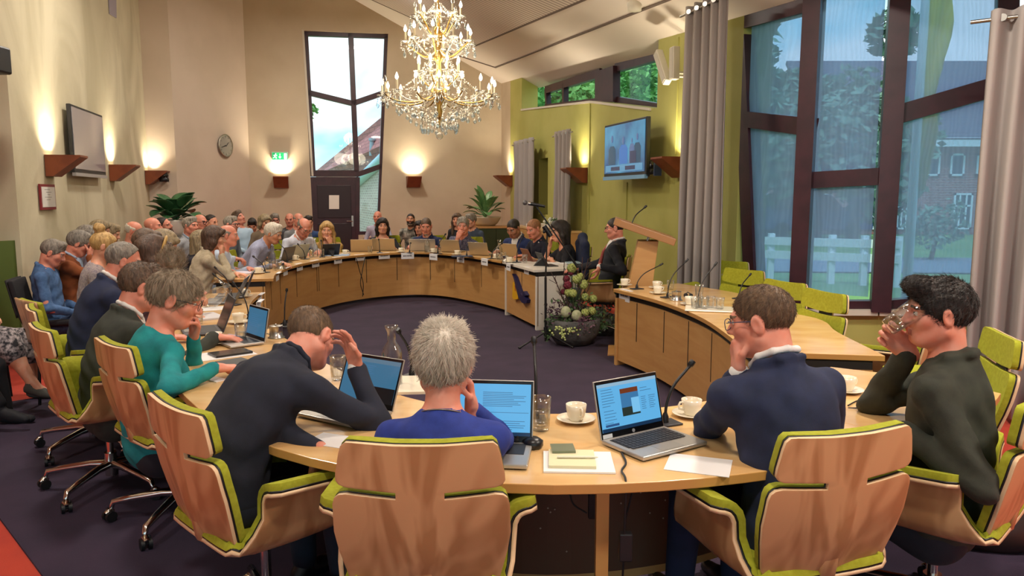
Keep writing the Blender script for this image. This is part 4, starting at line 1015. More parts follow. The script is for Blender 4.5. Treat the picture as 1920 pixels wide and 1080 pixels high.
gmic(P_(1005,788),at_y(1001,632,P_(1005,788).y+.12),'tall gooseneck microphone behind the water glass in the foreground',r=.006)
gmic(P_(772,706),at_y(745,617,P_(772,706).y-.1),'gooseneck microphone beside the carafe in the foreground',r=.006)
cup(P_(1080,790),math.radians(-70),'cream coffee cup behind the cream notebook',logo=True)
cup(P_(1296,780),math.radians(200),'cream coffee cup right of the silver laptop',logo=True)
glass_(P_(1013,806),'tall water glass right of the bright blue text screen',.125,.040,.62)
glass_(P_(634,712),'water glass beside the bowed head in the foreground',.115,.038,.5)
carafe(P_(736,724),'glass carafe behind the laptop of the bowed person',.28,.046)
sheet(P_(758,724),.1,.20,.30,'pale tray under the foreground carafe','serving_tray',porcelain,.012,'tray')
t=thing('conference_speaker','black faceted puck beside the paper stack','speaker puck',P_(999,839)); MB().lathe([(0,0),(.03,0),(.036,.008),(.036,.026),(.02,.036),(0,.038)],8).build('housing',mat('puck','#1a1a1c',.35),t)
t=thing('clip_microphone','small black fuzzy microphone by the blue text screen','microphone',P_(966,836)); mb=MB(); rr=random.Random(4)
for k in range(30): mb.ball((rr.gauss(0,.006),rr.gauss(0,.006),.016+rr.gauss(0,.006)),rr.uniform(.006,.011),6,4)
mb.build('windshield',mat('fuzz','#121213',.9),t); MB().box(-.03,-.01,-.004,.004,0,.008).build('clip',silver,t)
sheet(P_(1084,868),-.04,.225,.19,'white paper stack with a clear cover at the table edge',th=.006)
nb=sheet(P_(1072,866)+Vector((0,0,.0061)),-.05,.150,.155,'cream notebook lying on the white paper stack','notebook',mat('notebook_cream','#d8cfa8',.7),.009,'notebook')
sheet(P_(1055,851)+Vector((0,.0,.0153)),.05,.078,.075,'grey-green phone lying on the cream notebook','mobile_phone',mat('phone_greygreen','#77816c',.12,.2),.008,'phone')
t=tag(MB().tube([(-.065,0,0),(.055,.0,0),(.068,0,0)],[.0042,.0042,.0015],8).build('ballpoint_pen',mat('pen_cream','#d9d5c0',.4),loc=P_(1082,868)+Vector((0,0,.0198)),rz=-.02),'pale pen lying across the cream notebook','pen')
sheet(P_(1310,872),-.35,.20,.16,'white paper sheet under the navy sleeve at the table edge')
sheet(P_(622,826),-.4,.16,.12,'white folded paper under the elbow of the bowed person')
cab=MB(); e=P_(1165,850); f0=P_(1172,899); cab.tube(catmull([e+Vector((0,0,.004)),P_(1170,870)+Vector((.006,0,.004)),P_(1168,885)+Vector((-.004,0,.004)),f0+Vector((0,-.01,.004)),f0+Vector((0,-.02,-.06)),f0+Vector((0,.0,-.25)),f0+Vector((.01,.03,-.45)),f0+Vector((.1,.06,-.62))],6),.0035,6)
t=tag(cab.build('power_cable',rubber),'black laptop cable hanging over the foreground table edge','cable')
mb=MB(); q=f0+Vector((.005,.0,-.2)); mb.box(q.x-.02,q.x+.02,q.y-.015,q.y+.015,q.z-.06,q.z+.03); mb.build('plug',rubber,t,bevel=.004)
for pts,lb in (([(1068,920),(1075,945),(1100,962)],'thin black cable under the foreground table, left of the leg post'),([(1185,925),(1172,985),(1180,1040)],'looped black cable right of the table leg post'),([(1320,918),(1335,940),(1348,955)],'thin black cable under the table beside the green armrest')):
    w_=[at_y(px,py,2.42) for px,py in pts]; tag(MB().tube(catmull(w_,6),.003,6).build('cable',rubber),lb,'cable')
w_=at_y(1112,945,2.42); tag(MB().box(-.016,.016,-.012,.012,-.05,.045).build('power_adapter',rubber,loc=w_,bevel=.004),'black power adapter hanging under the foreground table','adapter')
# right foreground table
cup(P_(1586,735),math.radians(20),'cream coffee cup half hidden behind the navy suit')
t=thing('teaspoon','steel teaspoon on the shiny table beside the olive sleeve','spoon',P_(1622,741),-.25); mb=MB(); mb.ball((-.05,0,.004),.015,10,5,sc=(1.3,.8,.25)); mb.build('bowl',steel,t); mb=MB(); mb.tube([(-.035,0,.005),(.06,0,.004),(.075,0,.004)],[.002,.0025,.003],6); mb.build('handle',steel,t)
t=tag(MB().tube([(-.07,0,0),(.02,0,0),(.021,0,0),(.07,0,0)],[.002,.0045,.0045,.004],8).build('ballpoint_pen',mat('pen_dark','#1d1f33',.4),loc=P_(1624,768)+Vector((0,0,.005)),rz=-.12),'dark blue pen on the shiny right-hand table','pen')
tag(MB().tube(catmull([P_(x,y)+Vector((0,0,.004)) for x,y in ((1590,762),(1605,754),(1622,749),(1640,757),(1662,769))],6),.003,6).build('cable',rubber),'curved black cord on the shiny right-hand table','cable')
# ---- right desk
for px,py,lb in ((1171,536,'cream cup above the right desk name card'),(1231,541,'cream cup in the rear pair on the right desk'),(1233,551,'cream cup in the front pair on the right desk'),(1293,572,'cream cup beside the tray of glasses')): cup(P_(px,py),math.radians(20),lb)
glass_(P_(1257,543),'single clear glass behind the cups on the right desk',.09,.034,0)
for b_,tp,lb in (((1194,542),(1243,494),'gooseneck microphone at the left end of the right desk'),((1252,558),(1290,486),'gooseneck microphone behind the steel milk pot'),((1308,577),(1344,492),'gooseneck microphone behind the tray of glasses'),((1386,560),(1408,513),'short gooseneck microphone before the second green chair'),((1452,570),(1461,531),'gooseneck microphone tip above the cropped head')):
    b3=P_(*b_); gmic(b3,at_y(tp[0],tp[1],b3.y+.12),lb)
def creamer(p,label):
    t=thing('milk_pot',label,'milk pot',p,0,'steel milk pots'); MB().lathe([(0,0),(.05,0),(.052,.004),(.04,.008),(.038,.07),(.042,.072),(.04,.075),(0,.072)],20).build('pot',steel,t); MB().ball((0,0,.08),.008,8,5).build('lid_knob',steel,t)
    mb=MB(); mb.tube([(-.038,0,.06),(-.065,0,.055),(-.06,0,.025),(-.038,0,.02)],.004,6); mb.build('handle',steel,t)
creamer(P_(1268,563),'steel milk pot on the right desk'); 
t=thing('headset','small black earpiece set lying on the right desk','earphones',P_(1290,558)); mb=MB(); mb.ball((-.02,0,.02),.02,8,5); mb.ball((.025,0,.018),.018,8,5); mb.build('ear_pad',mat('pad_black','#141414',.8),t); mb=MB(); mb.tube([(-.02,0,.03),(0,.02,.045),(.025,0,.03)],.005,6); mb.build('band',rubber,t)
tr=P_(1335,581); t=thing('serving_tray','white tray of upside-down glasses on the right desk','tray',tr,-.25); MB().box(-.2,.2,-.13,.13,.002,.012).build('plate',porcelain,t,bevel=.004)
k=0
for dx,dy,dz,lb in ((-.13,.0,0,'front left glass on the white tray'),(-.06,-.01,0,'second glass from left on the white tray'),(.0,.05,0,'rear middle glass on the white tray'),(.05,-.03,0,'glass at the right front of the white tray'),(-.09,.05,0,'rear left glass on the white tray, under another glass'),(-.09,.05,.09,'topmost glass stacked on the white tray')):
    glass_(tr+Vector((dx,dy,.0125+dz)),lb,.088,.034,0,group='glasses on the white tray')
# ---- name cards hanging from the table edges
card=mat('name_card','#e6e6ea',.5); card_ink=mat('card_ink','#3d3c46',.7)
def namecard(px,py,label,dirv,w=.20,h=.085,y=None):
    p=P_(px,py,TT-.005); d=Vector((dirv[0],dirv[1],0)).normalized(); n=Vector((d.y,-d.x,0))
    if n.y>0: n=-n
    t=thing('name_card',label,'name card',p,0,'white name cards on the table edges'); M=Matrix((d,n,Vector((0,0,1)))).transposed()
    mb=MB(); mb.box(-w/2,w/2,.004,.008,-h,.004,M=M); mb.box(-w/2,w/2,-.03,.006,.004,.007,M=M); mb.build('card',card,t)
    rr=random.Random(int(px)); k=MB(); x=-w*.34
    while x<w*.28:
        l=rr.uniform(.008,.02); k.box(x,x+l,.008,.0088,-h*.55,-h*.35,M=M); x+=l+.006
    o=k.build('printed_name',card_ink,t); o['kind']='stuff'
    return t
def tang(x,y,P):
    i=min(range(len(P)),key=lambda k:(P[k][0]-x)**2+(P[k][1]-y)**2); a=P[max(i-1,0)]; b_=P[min(i+1,len(P)-1)]; return (b_[0]-a[0],b_[1]-a[1])
for px,py,nm in ((521,512,'at the corner before the beige blazer'),(536,503,'before the person in the checked shirt'),(561,495,'left of the black vest'),(591,489,'before the black vest'),(633,483,'before the long-haired blond person'),(675,478,'above the hanging cables'),(720,475,'before the person in the black top'),(764,475,'between the black top and the blue polo'),(813,477,'right of the blue polo shirt'),(864,481,'before the speckled shirt'),(909,486,'right of the speckled shirt')):
    p=P_(px,py); namecard(px,py,'white name card '+nm,tang(p.x,p.y,FIc))
for px,py,nm in ((954,495,'above the yellow and blue emblem'),(988,501,'at the corner of the white table')):
    p=P_(px,py); namecard(px,py,'white name card '+nm,tang(p.x,p.y,WIc),.17)
p=P_(1172,545); namecard(1172,545,'white name card at the left end of the right desk',tang(p.x,p.y,RIc),.2,.1)
for px,py,nm in ((488,552,'rear of two on the left table end'),(486,565,'front of two on the left table end')):
    p=P_(px,py); namecard(px,py,'white name card, '+nm,(-.15,1),.17)
# ---- left table
laptop(P_(458,556),math.radians(-75),'dark laptop at the far end of the left row',dgreyp,None,112,w=.3)
laptop(P_(441,566),math.radians(-78),'mid grey laptop behind the dark one on the left row',mat('laptop_midgrey','#777b80',.4,.4),None,118,w=.3)
laptop(P_(412,620),math.radians(-62),'dark grey laptop seen from behind, before the person in teal',dgreyp,None,112,w=.31)
laptop(P_(478,640),math.radians(-48),'laptop with a blue screen before the bowed head',silver,scr_dim,100,w=.27,d=.2,content=lambda add,w,h:lines(add,.1,.8,.3,.8,7))
for b_,tp,lb in (((432,552),(402,500),'gooseneck microphone left of the mid grey laptop'),((437,572),(399,513),'gooseneck microphone behind the dark grey laptop'),((466,600),(436,528),'gooseneck microphone above the blue screen on the left row'),((534,612),(538,541),'upright gooseneck microphone before the far left table')):
    b3=P_(*b_); gmic(b3,at_y(tp[0],tp[1],b3.y+.05),lb)
cup(P_(404,645),math.radians(170),'cream coffee cup beside the teal elbow'); cup(P_(457,557),0,'cream cup at the far end of the left table'); cup(P_(447,606),0,'cream cup behind the dark grey laptop')
glass_(P_(452,640),'water glass beside the blue screen on the left row',.11,.036,.5); glass_(P_(372,607),'tilted-looking water glass near the teal person',.1,.034,.3)
creamer(P_(518,633),'steel milk pot behind the bowed head')
t=thing('water_jug','clear ribbed water jug tipped on its side, held over the left table','jug',P_(404,566,.86),0,rot=(rad(0) if 0 else 0,1.0,.3)) if False else None
t=tag(bpy.data.objects.new('water_jug',None),'clear ribbed water jug tilted over the left table','jug'); C.objects.link(t); t.location=at_z(405,556,.83); t.rotation_euler=(0,math.radians(58),math.radians(-20))
MB().lathe([(0,-.11),(.055,-.11)]+[(.06+.004*(k%2),-.10+.018*k) for k in range(9)]+[(.045,.08),(.034,.11),(.045,.14),(.042,.14),(.03,.11),(.04,.08)],20).build('vessel',gls,t)
mb=MB(); mb.tube([(-.05,0,.11),(-.10,0,.09),(-.10,0,.0),(-.06,0,-.04)],.008,8); mb.build('handle',gls,t)
sheet(P_(420,665),-.9,.21,.297,'white papers with a tablet beside the teal sleeve'); sheet(P_(432,664)+Vector((0,0,.003)),-.85,.13,.2,'black-cased tablet on the papers beside the teal sleeve','tablet',mat('tablet_black','#1b1b1e',.2),.01,'tablet')
sheet(P_(446,690),-.75,.2,.14,'black leather case on the left table by the dark sleeve','document_case',mat('case_black','#141416',.5),.03,'case')
sheet(P_(430,636),-.6,.21,.15,'spiral notebook with a purple edge behind the cup','notebook',mat('notebook_lilac','#a9a3bd',.7),.01,'notebook')
sheet(P_(385,595),-.9,.3,.2,'grey tablet and papers before the green-grey suit','paper_stack',mat('paper_grey','#c5c2c4',.6),.012); sheet(P_(385,580),-1,.2,.3,'white papers under the tilted water jug')
sheet(P_(404,712),-.6,.10,.06,'white napkin by the teal cuff','napkin',paper_m,.004,'napkin')
# ---- far horseshoe things
def far_laptop(px,py,rz,lb,m,w=.33,ang=108,d=.195): laptop(P_(px,py),rad(rz),lb,m,None,ang,w=w,d=d)
far_laptop(537,490,-100,'dark laptop before the checked shirt',dgreyp); far_laptop(560,484,-118,'pale grey laptop before the black vest',mat('laptop_pale','#a9ada6',.4,.3)); 
far_laptop(678,472,-170,'grey laptop left of the person in the black top',champ); far_laptop(720,470,178,'champagne laptop before the person in the black top',champ,.36); far_laptop(793,471,172,'wide silver laptop before the blue polo shirt',silver,.42); far_laptop(845,473,158,'champagne laptop left of the fist-on-mouth person',champ); far_laptop(899,479,150,'champagne laptop right of the speckled shirt',champ); far_laptop(956,482,140,'champagne laptop before the young person in navy',champ)
def stand_tablet(px,py,rz,lb,m,w=.26,h=.2):
    t=thing('tablet_computer',lb,'tablet',P_(px,py),rad(rz)); M=Matrix.Rotation(rad(-28),3,'X'); MB().box(-w/2,w/2,0,.012,0,h,M=M).build('back_cover',m,t,bevel=.004); MB().box(-w/2,w/2,-.12,.02,0,.008).build('stand_flap',m,t)
    mb=MB(); mb.add([Vector((-w*.2,.012,0)),Vector((w*.2,.012,0)),Vector((0,.16,.0)),M@Vector((-w*.2,.013,h*.6)),M@Vector((w*.2,.013,h*.6))],[(0,1,4,3),(0,3,2),(1,2,4),(3,4,2)]); mb.build('prop',m,t)
stand_tablet(619,479,-150,'black tablet with a stand case before the blond person',mat('case_night','#1a1d26',.5)); stand_tablet(994,489,112,'brown tablet cover before the black polo shirt',mat('case_brown','#7c4a36',.5),.26,.19); stand_tablet(1023,498,105,'black tablet case on the white table behind the microphone stand',mat('case_black2','#17171b',.5),.3,.19)
for px,py,lb in ((484,513,'cream cup at the left end of the far horseshoe'),(552,488,'cream cup between dark and pale laptop'),(647,477,'cream cup right of the black tablet stand'),(752,473,'cream cup right of the champagne laptop in the middle'),(812,474,'cream cup right of the wide silver laptop'),(857,478,'cream cup before the speckled shirt'),(930,485,'cream cup left of the carafe on the right side'),(955,492,'cream cup on the corner of the white table')): cup(P_(px,py),.3,lb)
for px,py,lb,h in ((511,501,'glass carafe on the far left table',.27),(591,482,'glass carafe before the blond person',.27),(801,474,'glass carafe before the wide silver laptop',.27),(936,487,'glass carafe near the white table',.27)): carafe(P_(px,py),lb,h)
for px,py,lb in ((502,505,'glass left of the far left carafe'),(516,507,'glass right of the far left carafe'),(584,483,'glass left of the carafe before the blond person'),(604,481,'glass right of the carafe before the blond person'),(694,475,'glass with a blue rim beside the grey laptop'),(823,475,'small glass right of the silver laptop'),(944,488,'glass right of the carafe near the white table'),(984,493,'glass before the brown tablet cover')): glass_(P_(px,py),lb,.11,.037,.5)
for b_,tp,lb in (((496,511),(474,480),'gooseneck microphone before the pale striped sleeve'),((539,492),(521,452),'gooseneck microphone before the checked shirt'),((572,486),(558,457),'gooseneck microphone before the black vest'),((604,482),(602,450),'gooseneck microphone before the blond person'),((712,474),(710,448),'gooseneck microphone before the black top'),((768,474),(770,455),'gooseneck microphone left of the blue polo shirt'),((821,476),(836,438),'gooseneck microphone right of the blue polo shirt'),((875,481),(877,462),'gooseneck microphone before the speckled shirt'),((922,485),(943,455),'gooseneck microphone behind the right carafe'),((969,492),(982,440),'gooseneck microphone before the black polo shirt')):
    b3=P_(*b_); gmic(b3,at_y(tp[0],tp[1],b3.y+.1),lb,r=.006)
creamer(P_(527,504),'steel milk pot on the far left table'); creamer(P_(948,490),'steel milk pot near the white table')
sheet(P_(455,512),-.9,.3,.2,'lilac-edged papers before the beige blazer','paper_stack',mat('paper_lilac','#cfc9d8',.7),.01); sheet(P_(470,505),-.5,.2,.12,'turquoise pen case and papers before the striped sleeve','pen_case',mat('turquoise','#79a8ac',.6),.02,'pen case'); sheet(P_(633,479),.1,.34,.2,'pale blue papers before the blond person','paper_stack',mat('paper_blue','#9fb6d4',.7),.01); sheet(P_(1048,494),.2,.3,.22,'white papers under the forearm at the white table'); sheet(P_(1075,493),.1,.2,.26,'pale blue folder on the white table','folder',mat('folder_blue','#9fb4bc',.6),.012,'folder'); sheet(P_(866,481),.2,.3,.16,'dark blue folder before the speckled shirt','folder',mat('folder_dblue','#39465e',.6),.012,'folder')
for pts,lb in (([(668,484),(674,507),(681,531),(680,556)],'left black cable hanging down the far table panel'),([(684,484),(679,510),(676,532),(682,553)],'right black cable hanging down the far table panel')):
    w_=[hit(px,py,(P_(640,483).x,P_(640,483).y+.06),(P_(720,474).x,P_(720,474).y+.06)) for px,py in pts]; tag(MB().tube(catmull(w_,6),.006,6).build('hanging_cable',rubber),lb,'cable')
# ================================================================ CHANDELIER, STANDS, PLANTS, FLOWERS
cc=at_y(823,170,8.0); CX,CY=cc.x,cc.y
zc_=lambda py: at_y(823,py,8.0).z
t=thing('crystal_chandelier','large glowing crystal chandelier hanging from the sloping ceiling','chandelier',(CX,CY,0))
gold=mat('brass_gold','#c9a55a',.25,.9); candle=mat('candle_sleeve','#d8cba8',.5); flame=mat('bulb_flame','#fff6e0',.4,emit=9,ecol='#ffeccc')
crystal_b=mixglass('crystal_drop',(.80,.91,1.0),.5); bulb_off=mixglass('bulb_clear',(.9,.92,.92),.4)
mb=MB(); z0=zc_(235); zt=zc_(-25)
mb.tube([(0,0,z0),(0,0,ceil_z(CX,CY)-.02)],[.012,.012],8)
mb.lathe([(.01,zc_(225)),(.05,zc_(215)),(.02,zc_(200)),(.07,zc_(182)),(.09,zc_(172)),(.03,zc_(150)),(.025,zc_(118)),(.06,zc_(108)),(.02,zc_(95)),(.045,zc_(70)),(.05,zc_(60)),(.018,zc_(50)),(.03,zc_(20)),(.012,zc_(5))],14)
mb.build('stem',gold,t)
MB().ball((0,0,zc_(255)),.038,14,9).build('crystal_ball',crystal,t); MB().lathe([(.012,zc_(172)),(.10,zc_(180)),(.12,zc_(168)),(.07,zc_(150)),(.02,zc_(146))],16).build('glass_bowl',crystal,t)
rr=random.Random(11)
beads=MB()
def bead(p,r):
    q=Vector(p); M_=Euler((rr.uniform(0,3),rr.uniform(0,3),rr.uniform(0,3))).to_matrix(); ax_=[M_@Vector(v)*r for v in ((1,0,0),(0,1,0),(0,0,1.1))]
    beads.add([q+ax_[0],q-ax_[0],q+ax_[1],q-ax_[1],q+ax_[2],q-ax_[2]],[(0,2,4),(2,1,4),(1,3,4),(3,0,4),(2,0,5),(1,2,5),(3,1,5),(0,3,5)],0,False)
def swag(a,b_,sag,n,r=.010):
    a=Vector(a);b_=Vector(b_)
    for k in range(n+1):
        u=k/n; p=a.lerp(b_,u); p.z-=sag*4*u*(1-u); bead(p,r*rr.uniform(.8,1.15))
def pendant(par,p,l,r):
    m=MB(); m.lathe([(0,-l),(r*.7,-l*.8),(r,-l*.6),(r*.6,-l*.25),(r*.12,0)],6,c=p); m.build('pendant',crystal_b,par)
def tier(n,R_,zb,zhub,a0,lit,pl=.085,hub=.03,cand=.10,drop=.12):
    ends=[]
    for k in range(n):
        a=a0+2*PI*k/n; d=Vector((math.cos(a),math.sin(a),0)); u=Vector((0,0,1))
        base=d*R_+u*zb
        pts=catmull([d*hub+u*zhub,d*(R_*.4)+u*(min(zb,zhub)-.07),d*(R_*.78)+u*(zb-.075),d*R_+u*(zb-.02)],5)
        m=MB(); m.tube(pts,.008,6); arm=m.build('arm',gold if k%2 else crystal,t)
        m=MB(); m.lathe([(.008,-.02),(.05,-.005),(.058,.004),(.05,.004),(.01,-.008)],12,c=base); m.build('drip_pan',crystal,arm)
        m=MB(); m.tube([base+u*.0,base+u*cand],.011,8); m.build('candle_sleeve',candle,arm)
        on=lit[k%len(lit)]
        m=MB(); m.lathe([(.006,0),(.016,.018),(.017,.03),(.010,.052),(.0,.075)],10,c=base+u*cand); m.build('bulb',flame if on else bulb_off,arm)
        for j in range(4):
            b_=a+j*PI/2+.4; q=base+Vector((math.cos(b_),math.sin(b_),0))*.052
            for i in range(3): bead(q+Vector((0,0,-.018*i-.008)),.009)
            if j%2==0 and k%2==0: pendant(arm,tuple(q+Vector((0,0,-.055))),pl,.018)
            else: bead(q+Vector((0,0,-.075)),.016)
        ends.append(base)
    for k in range(n):
        swag(ends[k],ends[(k+1)%n],.06,max(8,int((ends[k]-ends[(k+1)%n]).length/.022)))
    return ends
T1_=tier(16,.585,zc_(180),zc_(176),.1,(1,1,0,1,1,1,1))
T2_=tier(8,.22,zc_(137),zc_(150),.5,(1,),cand=.09)
T3_=tier(10,.34,zc_(80),zc_(95),.25,(1,1,1,0,1),cand=.09)
T4_=tier(8,.235,zc_(30),zc_(52),.0,(1,0,1,1,0,1),cand=.08)
# draped strands: between tiers and the basket below
for k in range(24):
    a=2*PI*k/24; d=Vector((math.cos(a),math.sin(a),0))
    swag(d*.56+Vector((0,0,zc_(184))),d*.13+Vector((0,0,zc_(222)-.02)),.03,22,.0095)
    swag(d*.40+Vector((0,0,zc_(186))),d*.05+Vector((0,0,zc_(240))),.02,18,.0095)
    if k%2==0:
        swag(d*.09+Vector((0,0,zc_(112))),d*.56+Vector((0,0,zc_(180))),.07,26,.009); swag(d*.06+Vector((0,0,zc_(58))),d*.33+Vector((0,0,zc_(84))),.05,16,.009); swag(d*.04+Vector((0,0,zc_(8))),d*.23+Vector((0,0,zc_(34))),.03,12,.008); swag(d*.05+Vector((0,0,zc_(70))),d*.2+Vector((0,0,zc_(137))),.04,18,.008)
    for r_,py in ((.30,206),(.19,222),(.42,200)):
        q=d*r_+Vector((0,0,zc_(py))); n_=rr.randint(2,5)
        for i in range(n_): bead(q+Vector((0,0,-.02*i)),.010)
        if k%2==0 or r_<.25: pendant(t,tuple(q+Vector((0,0,-.02*n_))),.06,.022)
bo=beads.build('crystal_beads',crystal,t); bo['kind']='stuff'
for (x,y,z,e) in ((.33,0,zc_(138),12),(-.36,.0,zc_(138),12),(0,.36,zc_(138),12),(0,-.36,zc_(138),12),(0,0,zc_(30)+.1,24),(.0,.0,zc_(100),6)):
    l=bpy.data.lights.new('chandelier_light','POINT'); l.energy=e; l.color=(1,.84,.60); l.shadow_soft_size=.2; lo=bpy.data.objects.new('chandelier_light',l); link(lo,t); lo.location=(x,y,z)
# ---- microphone stand
ms=at_z(1023,648,0.012); y0=ms.y
t=thing('microphone_stand','black boom microphone stand on the purple carpet before the flower bowl','microphone stand',ms)
def S(px,py): return at_y(px,py,y0)-ms
mb=MB(); mb.tube([(0,0,.05),S(1023,520)],.013,10); mb.tube([S(1023,520),S(1026,438)],.009,10); mb.build('pole',micm,t)
mb=MB(); mb.tube([S(1006,388),S(1083,500)],.008,8); mb.tube([S(1070,482),S(1084,502)],.013,8); mb.build('boom',micm,t)
mb=MB(); mb.tube([S(1020,424),S(1033,443)],.026,10); mb.tube([S(1022,434),S(1018,434)],.02,8); mb.build('clutch',micm,t)
mb=MB(); mb.tube([(0,0,.10),(0,0,.2)],.022,10); mb.build('collar',micm,t)
for ex in (at_z(973,653,.02)-ms,at_z(1075,652,.02)-ms,Vector((.05,.33,.005))):
    mb=MB(); mb.tube([(0,0,.15),ex],.010,8); mb.tube([ex*.95+Vector((0,0,.008)),ex],.015,8); mb.build('leg',micm,t)
mb=MB(); a,b_=S(1022,387),S(978,379); mb.tube([a,a.lerp(b_,.62)],[.014,.019],12); m_=mb.build('microphone_body',micm,t)
mb=MB(); mb.tube([a.lerp(b_,.62),a.lerp(b_,.72)],.021,12); mb.build('silver_ring',steel,m_); MB().ball(a.lerp(b_,.86),.026,12,8).build('grille',mat('mic_grille','#6a6a6c',.5,.6),m_)
# lectern microphone
lb3=Vector((1.20,7.5,1.27)); gmic(lb3,at_y(1212,386,7.62),'long gooseneck microphone on the lectern',base=True,r=.006)
# ---- flower bowl
fb=at_z(1078,652,.012)+Vector((0,.22,0)); FBr=random.Random(21)
t=thing('stone_bowl','grey stone bowl filled with flowers on the purple carpet','flower bowl',fb)
bowlm=mat('stone_grey','#5d5c5b',.85,var=('#474747',14,.35,.65),bump=(24,.5,.02))
MB().lathe([(0,.0),(.16,0),(.2,.02),(.27,.12),(.29,.22),(.285,.28),(.265,.285),(.25,.2),(.2,.12),(0,.1)],32).build('bowl',bowlm,t)
MB().lathe([(.262,.25),(0,.27)],20).build('soil',mat('soil','#2a211b',.95),t)
sb=fb
hyd=mat('bloom_green','#b4bd70',.8,var=('#929d50',60,.3,.7)); dred=mat('bloom_red','#5c1426',.7,var=('#7a1d34',50,.3,.7)); cream=mat('bloom_cream','#b9b89a',.8,var=('#8f9a70',30,.3,.7)); plum=mat('foliage_plum','#57384a',.8,var=('#402a3c',30,.3,.7)); fol=mat('foliage_mid','#4d6a3c',.7,var=('#3a5434',30,.3,.7)); twigm=mat('twig_brown','#4c3630',.9); berry=mat('berry_pale','#b8c47c',.5)
def bloom(px,py,dy,r,m,lb,cat='flower',n=46):
    p=at_y(px,py,sb.y+dy); o=thing('flower_bloom',lb,cat,p,0,'flowers in the stone bowl')
    mb=MB(); rr=random.Random(px*7+py)
    for k in range(n):
        z=1-2*(k+.5)/n; a=k*2.39996; d=Vector((math.sqrt(max(0,1-z*z))*math.cos(a),math.sqrt(max(0,1-z*z))*math.sin(a),z))
        c=d*r*.78; s_=r*.34; x=d.orthogonal().normalized(); y=d.cross(x); q=rr.random()*3
        e1=x*math.cos(q)+y*math.sin(q); e2=d.cross(e1)
        mb.add([c-e1*s_,c-e2*s_*.8+d*s_*.2,c+e1*s_+d*s_*.25,c+e2*s_*.8+d*s_*.2,c+d*s_*.1],[(0,1,4),(1,2,4),(2,3,4),(3,0,4)],0,False)
    mb.ball((0,0,0),r*.74,10,6); mb.build('petal',m,o); 
    g=MB(); b0=Vector((sb.x,sb.y,.3)); g.tube([Vector((0,0,0)),(b0-p)*.5+Vector((0,0,.03)),(b0-p)*.92],.005,5); g.build('stem',fol,o); return o
n_=0
for px,py,dy,r,lb in ((1072,503,0,.06,'topmost pale green bloom'),(1088,520,-.02,.055,'pale green bloom just right of the top'),(1080,524,-.05,.05,'pale green bloom below the topmost'),(1094,533,-.04,.06,'large pale green bloom on the upper right'),(1066,548,-.06,.055,'pale green bloom left of the middle'),(1074,550,-.1,.05,'pale green bloom in the middle'),(1097,557,-.02,.05,'pale green bloom on the right'),(1112,560,.0,.05,'outer right pale green bloom'),(1097,586,-.14,.05,'low pale green bloom on the right'),(1110,583,-.1,.05,'low outer pale green bloom')): bloom(px,py,dy,r,hyd,lb+' in the stone bowl')
for px,py,dy,r,lb in ((1062,523,-.03,.045,'dark red bloom beside the top'),(1064,535,-.06,.055,'largest dark red bloom'),(1070,512,0,.035,'small dark red bud near the top'),(1057,547,-.02,.04,'lowest dark red bloom')): bloom(px,py,dy,r,dred,lb+' in the stone bowl')
for px,py,dy,r,lb in ((1061,585,-.16,.055,'left of two big cream bud heads'),(1081,592,-.2,.055,'right of two big cream bud heads')):
    p=at_y(px,py,sb.y+dy); o=thing('flower_bud',lb+' in the stone bowl','flower',p,0,'cream bud heads in the stone bowl'); MB().ball((0,0,0),r,14,10,sc=(1,1,1.15)).build('bud',cream,o)
def clump(lb,pts,m,n,ls,seed,nm='leafy_clump'):
    rr=random.Random(seed); mb=MB()
    o=thing(nm,lb,'foliage',(sb.x,sb.y,.27),0)
    for k in range(n):
        px,py,dy,sp=rr.choice(pts); c=at_y(px,py,sb.y+dy)-Vector((sb.x,sb.y,.27))+Vector((rr.gauss(0,sp),rr.gauss(0,sp*.8),rr.gauss(0,sp*.7)))
        a=Vector((rr.gauss(0,1),rr.gauss(0,1),rr.gauss(.2,.7))).normalized(); b_=a.cross(Vector((rr.gauss(0,1),rr.gauss(0,1),rr.gauss(0,1)))).normalized(); s_=ls*rr.uniform(.6,1.3)
        mb.add([c-a*s_,c+b_*s_*.45,c+a*s_,c-b_*s_*.45],[(0,1,2,3)])
    l=mb.build('leaf',m,o); l['kind']='stuff'; return o
clump('dark plum foliage on the left of the stone bowl',[(1038,585,-.05,.06),(1045,600,-.1,.06),(1090,605,-.2,.06),(1075,610,-.22,.05),(1070,575,0,.07)],plum,420,.022,1)
clump('green foliage spilling over the rim of the stone bowl',[(1035,608,-.1,.06),(1050,605,-.15,.05),(1105,600,-.08,.06),(1115,590,.05,.07),(1065,600,-.15,.05),(1085,560,.0,.08),(1028,625,-.1,.03),(1126,610,.1,.05)],fol,620,.026,2)
clump('purple pale blossom cluster low on the right of the bowl',[(1093,612,-.25,.045),(1092,600,-.22,.04)],mat('blossom_mauve','#7a5868',.8),200,.018,3)
o=thing('berry_sprig','pale green berries hanging over the rim of the stone bowl','berries',(sb.x,sb.y,.27)); mb=MB(); rr=random.Random(8)
for k in range(46):
    px,py=rr.choice(((1052,618),(1055,625),(1056,630),(1045,613),(1070,620),(1080,622),(1066,617),(1036,622))); c=at_y(px+rr.gauss(0,3),py+rr.gauss(0,3),sb.y-.29)-Vector((sb.x,sb.y,.27)); mb.ball(c,rr.uniform(.009,.014),7,5)
l=mb.build('berry',berry,o); l['kind']='stuff'
o=thing('bare_twigs','bare brown twigs rising from the stone bowl','twigs',(sb.x,sb.y,.25)); rr=random.Random(9)
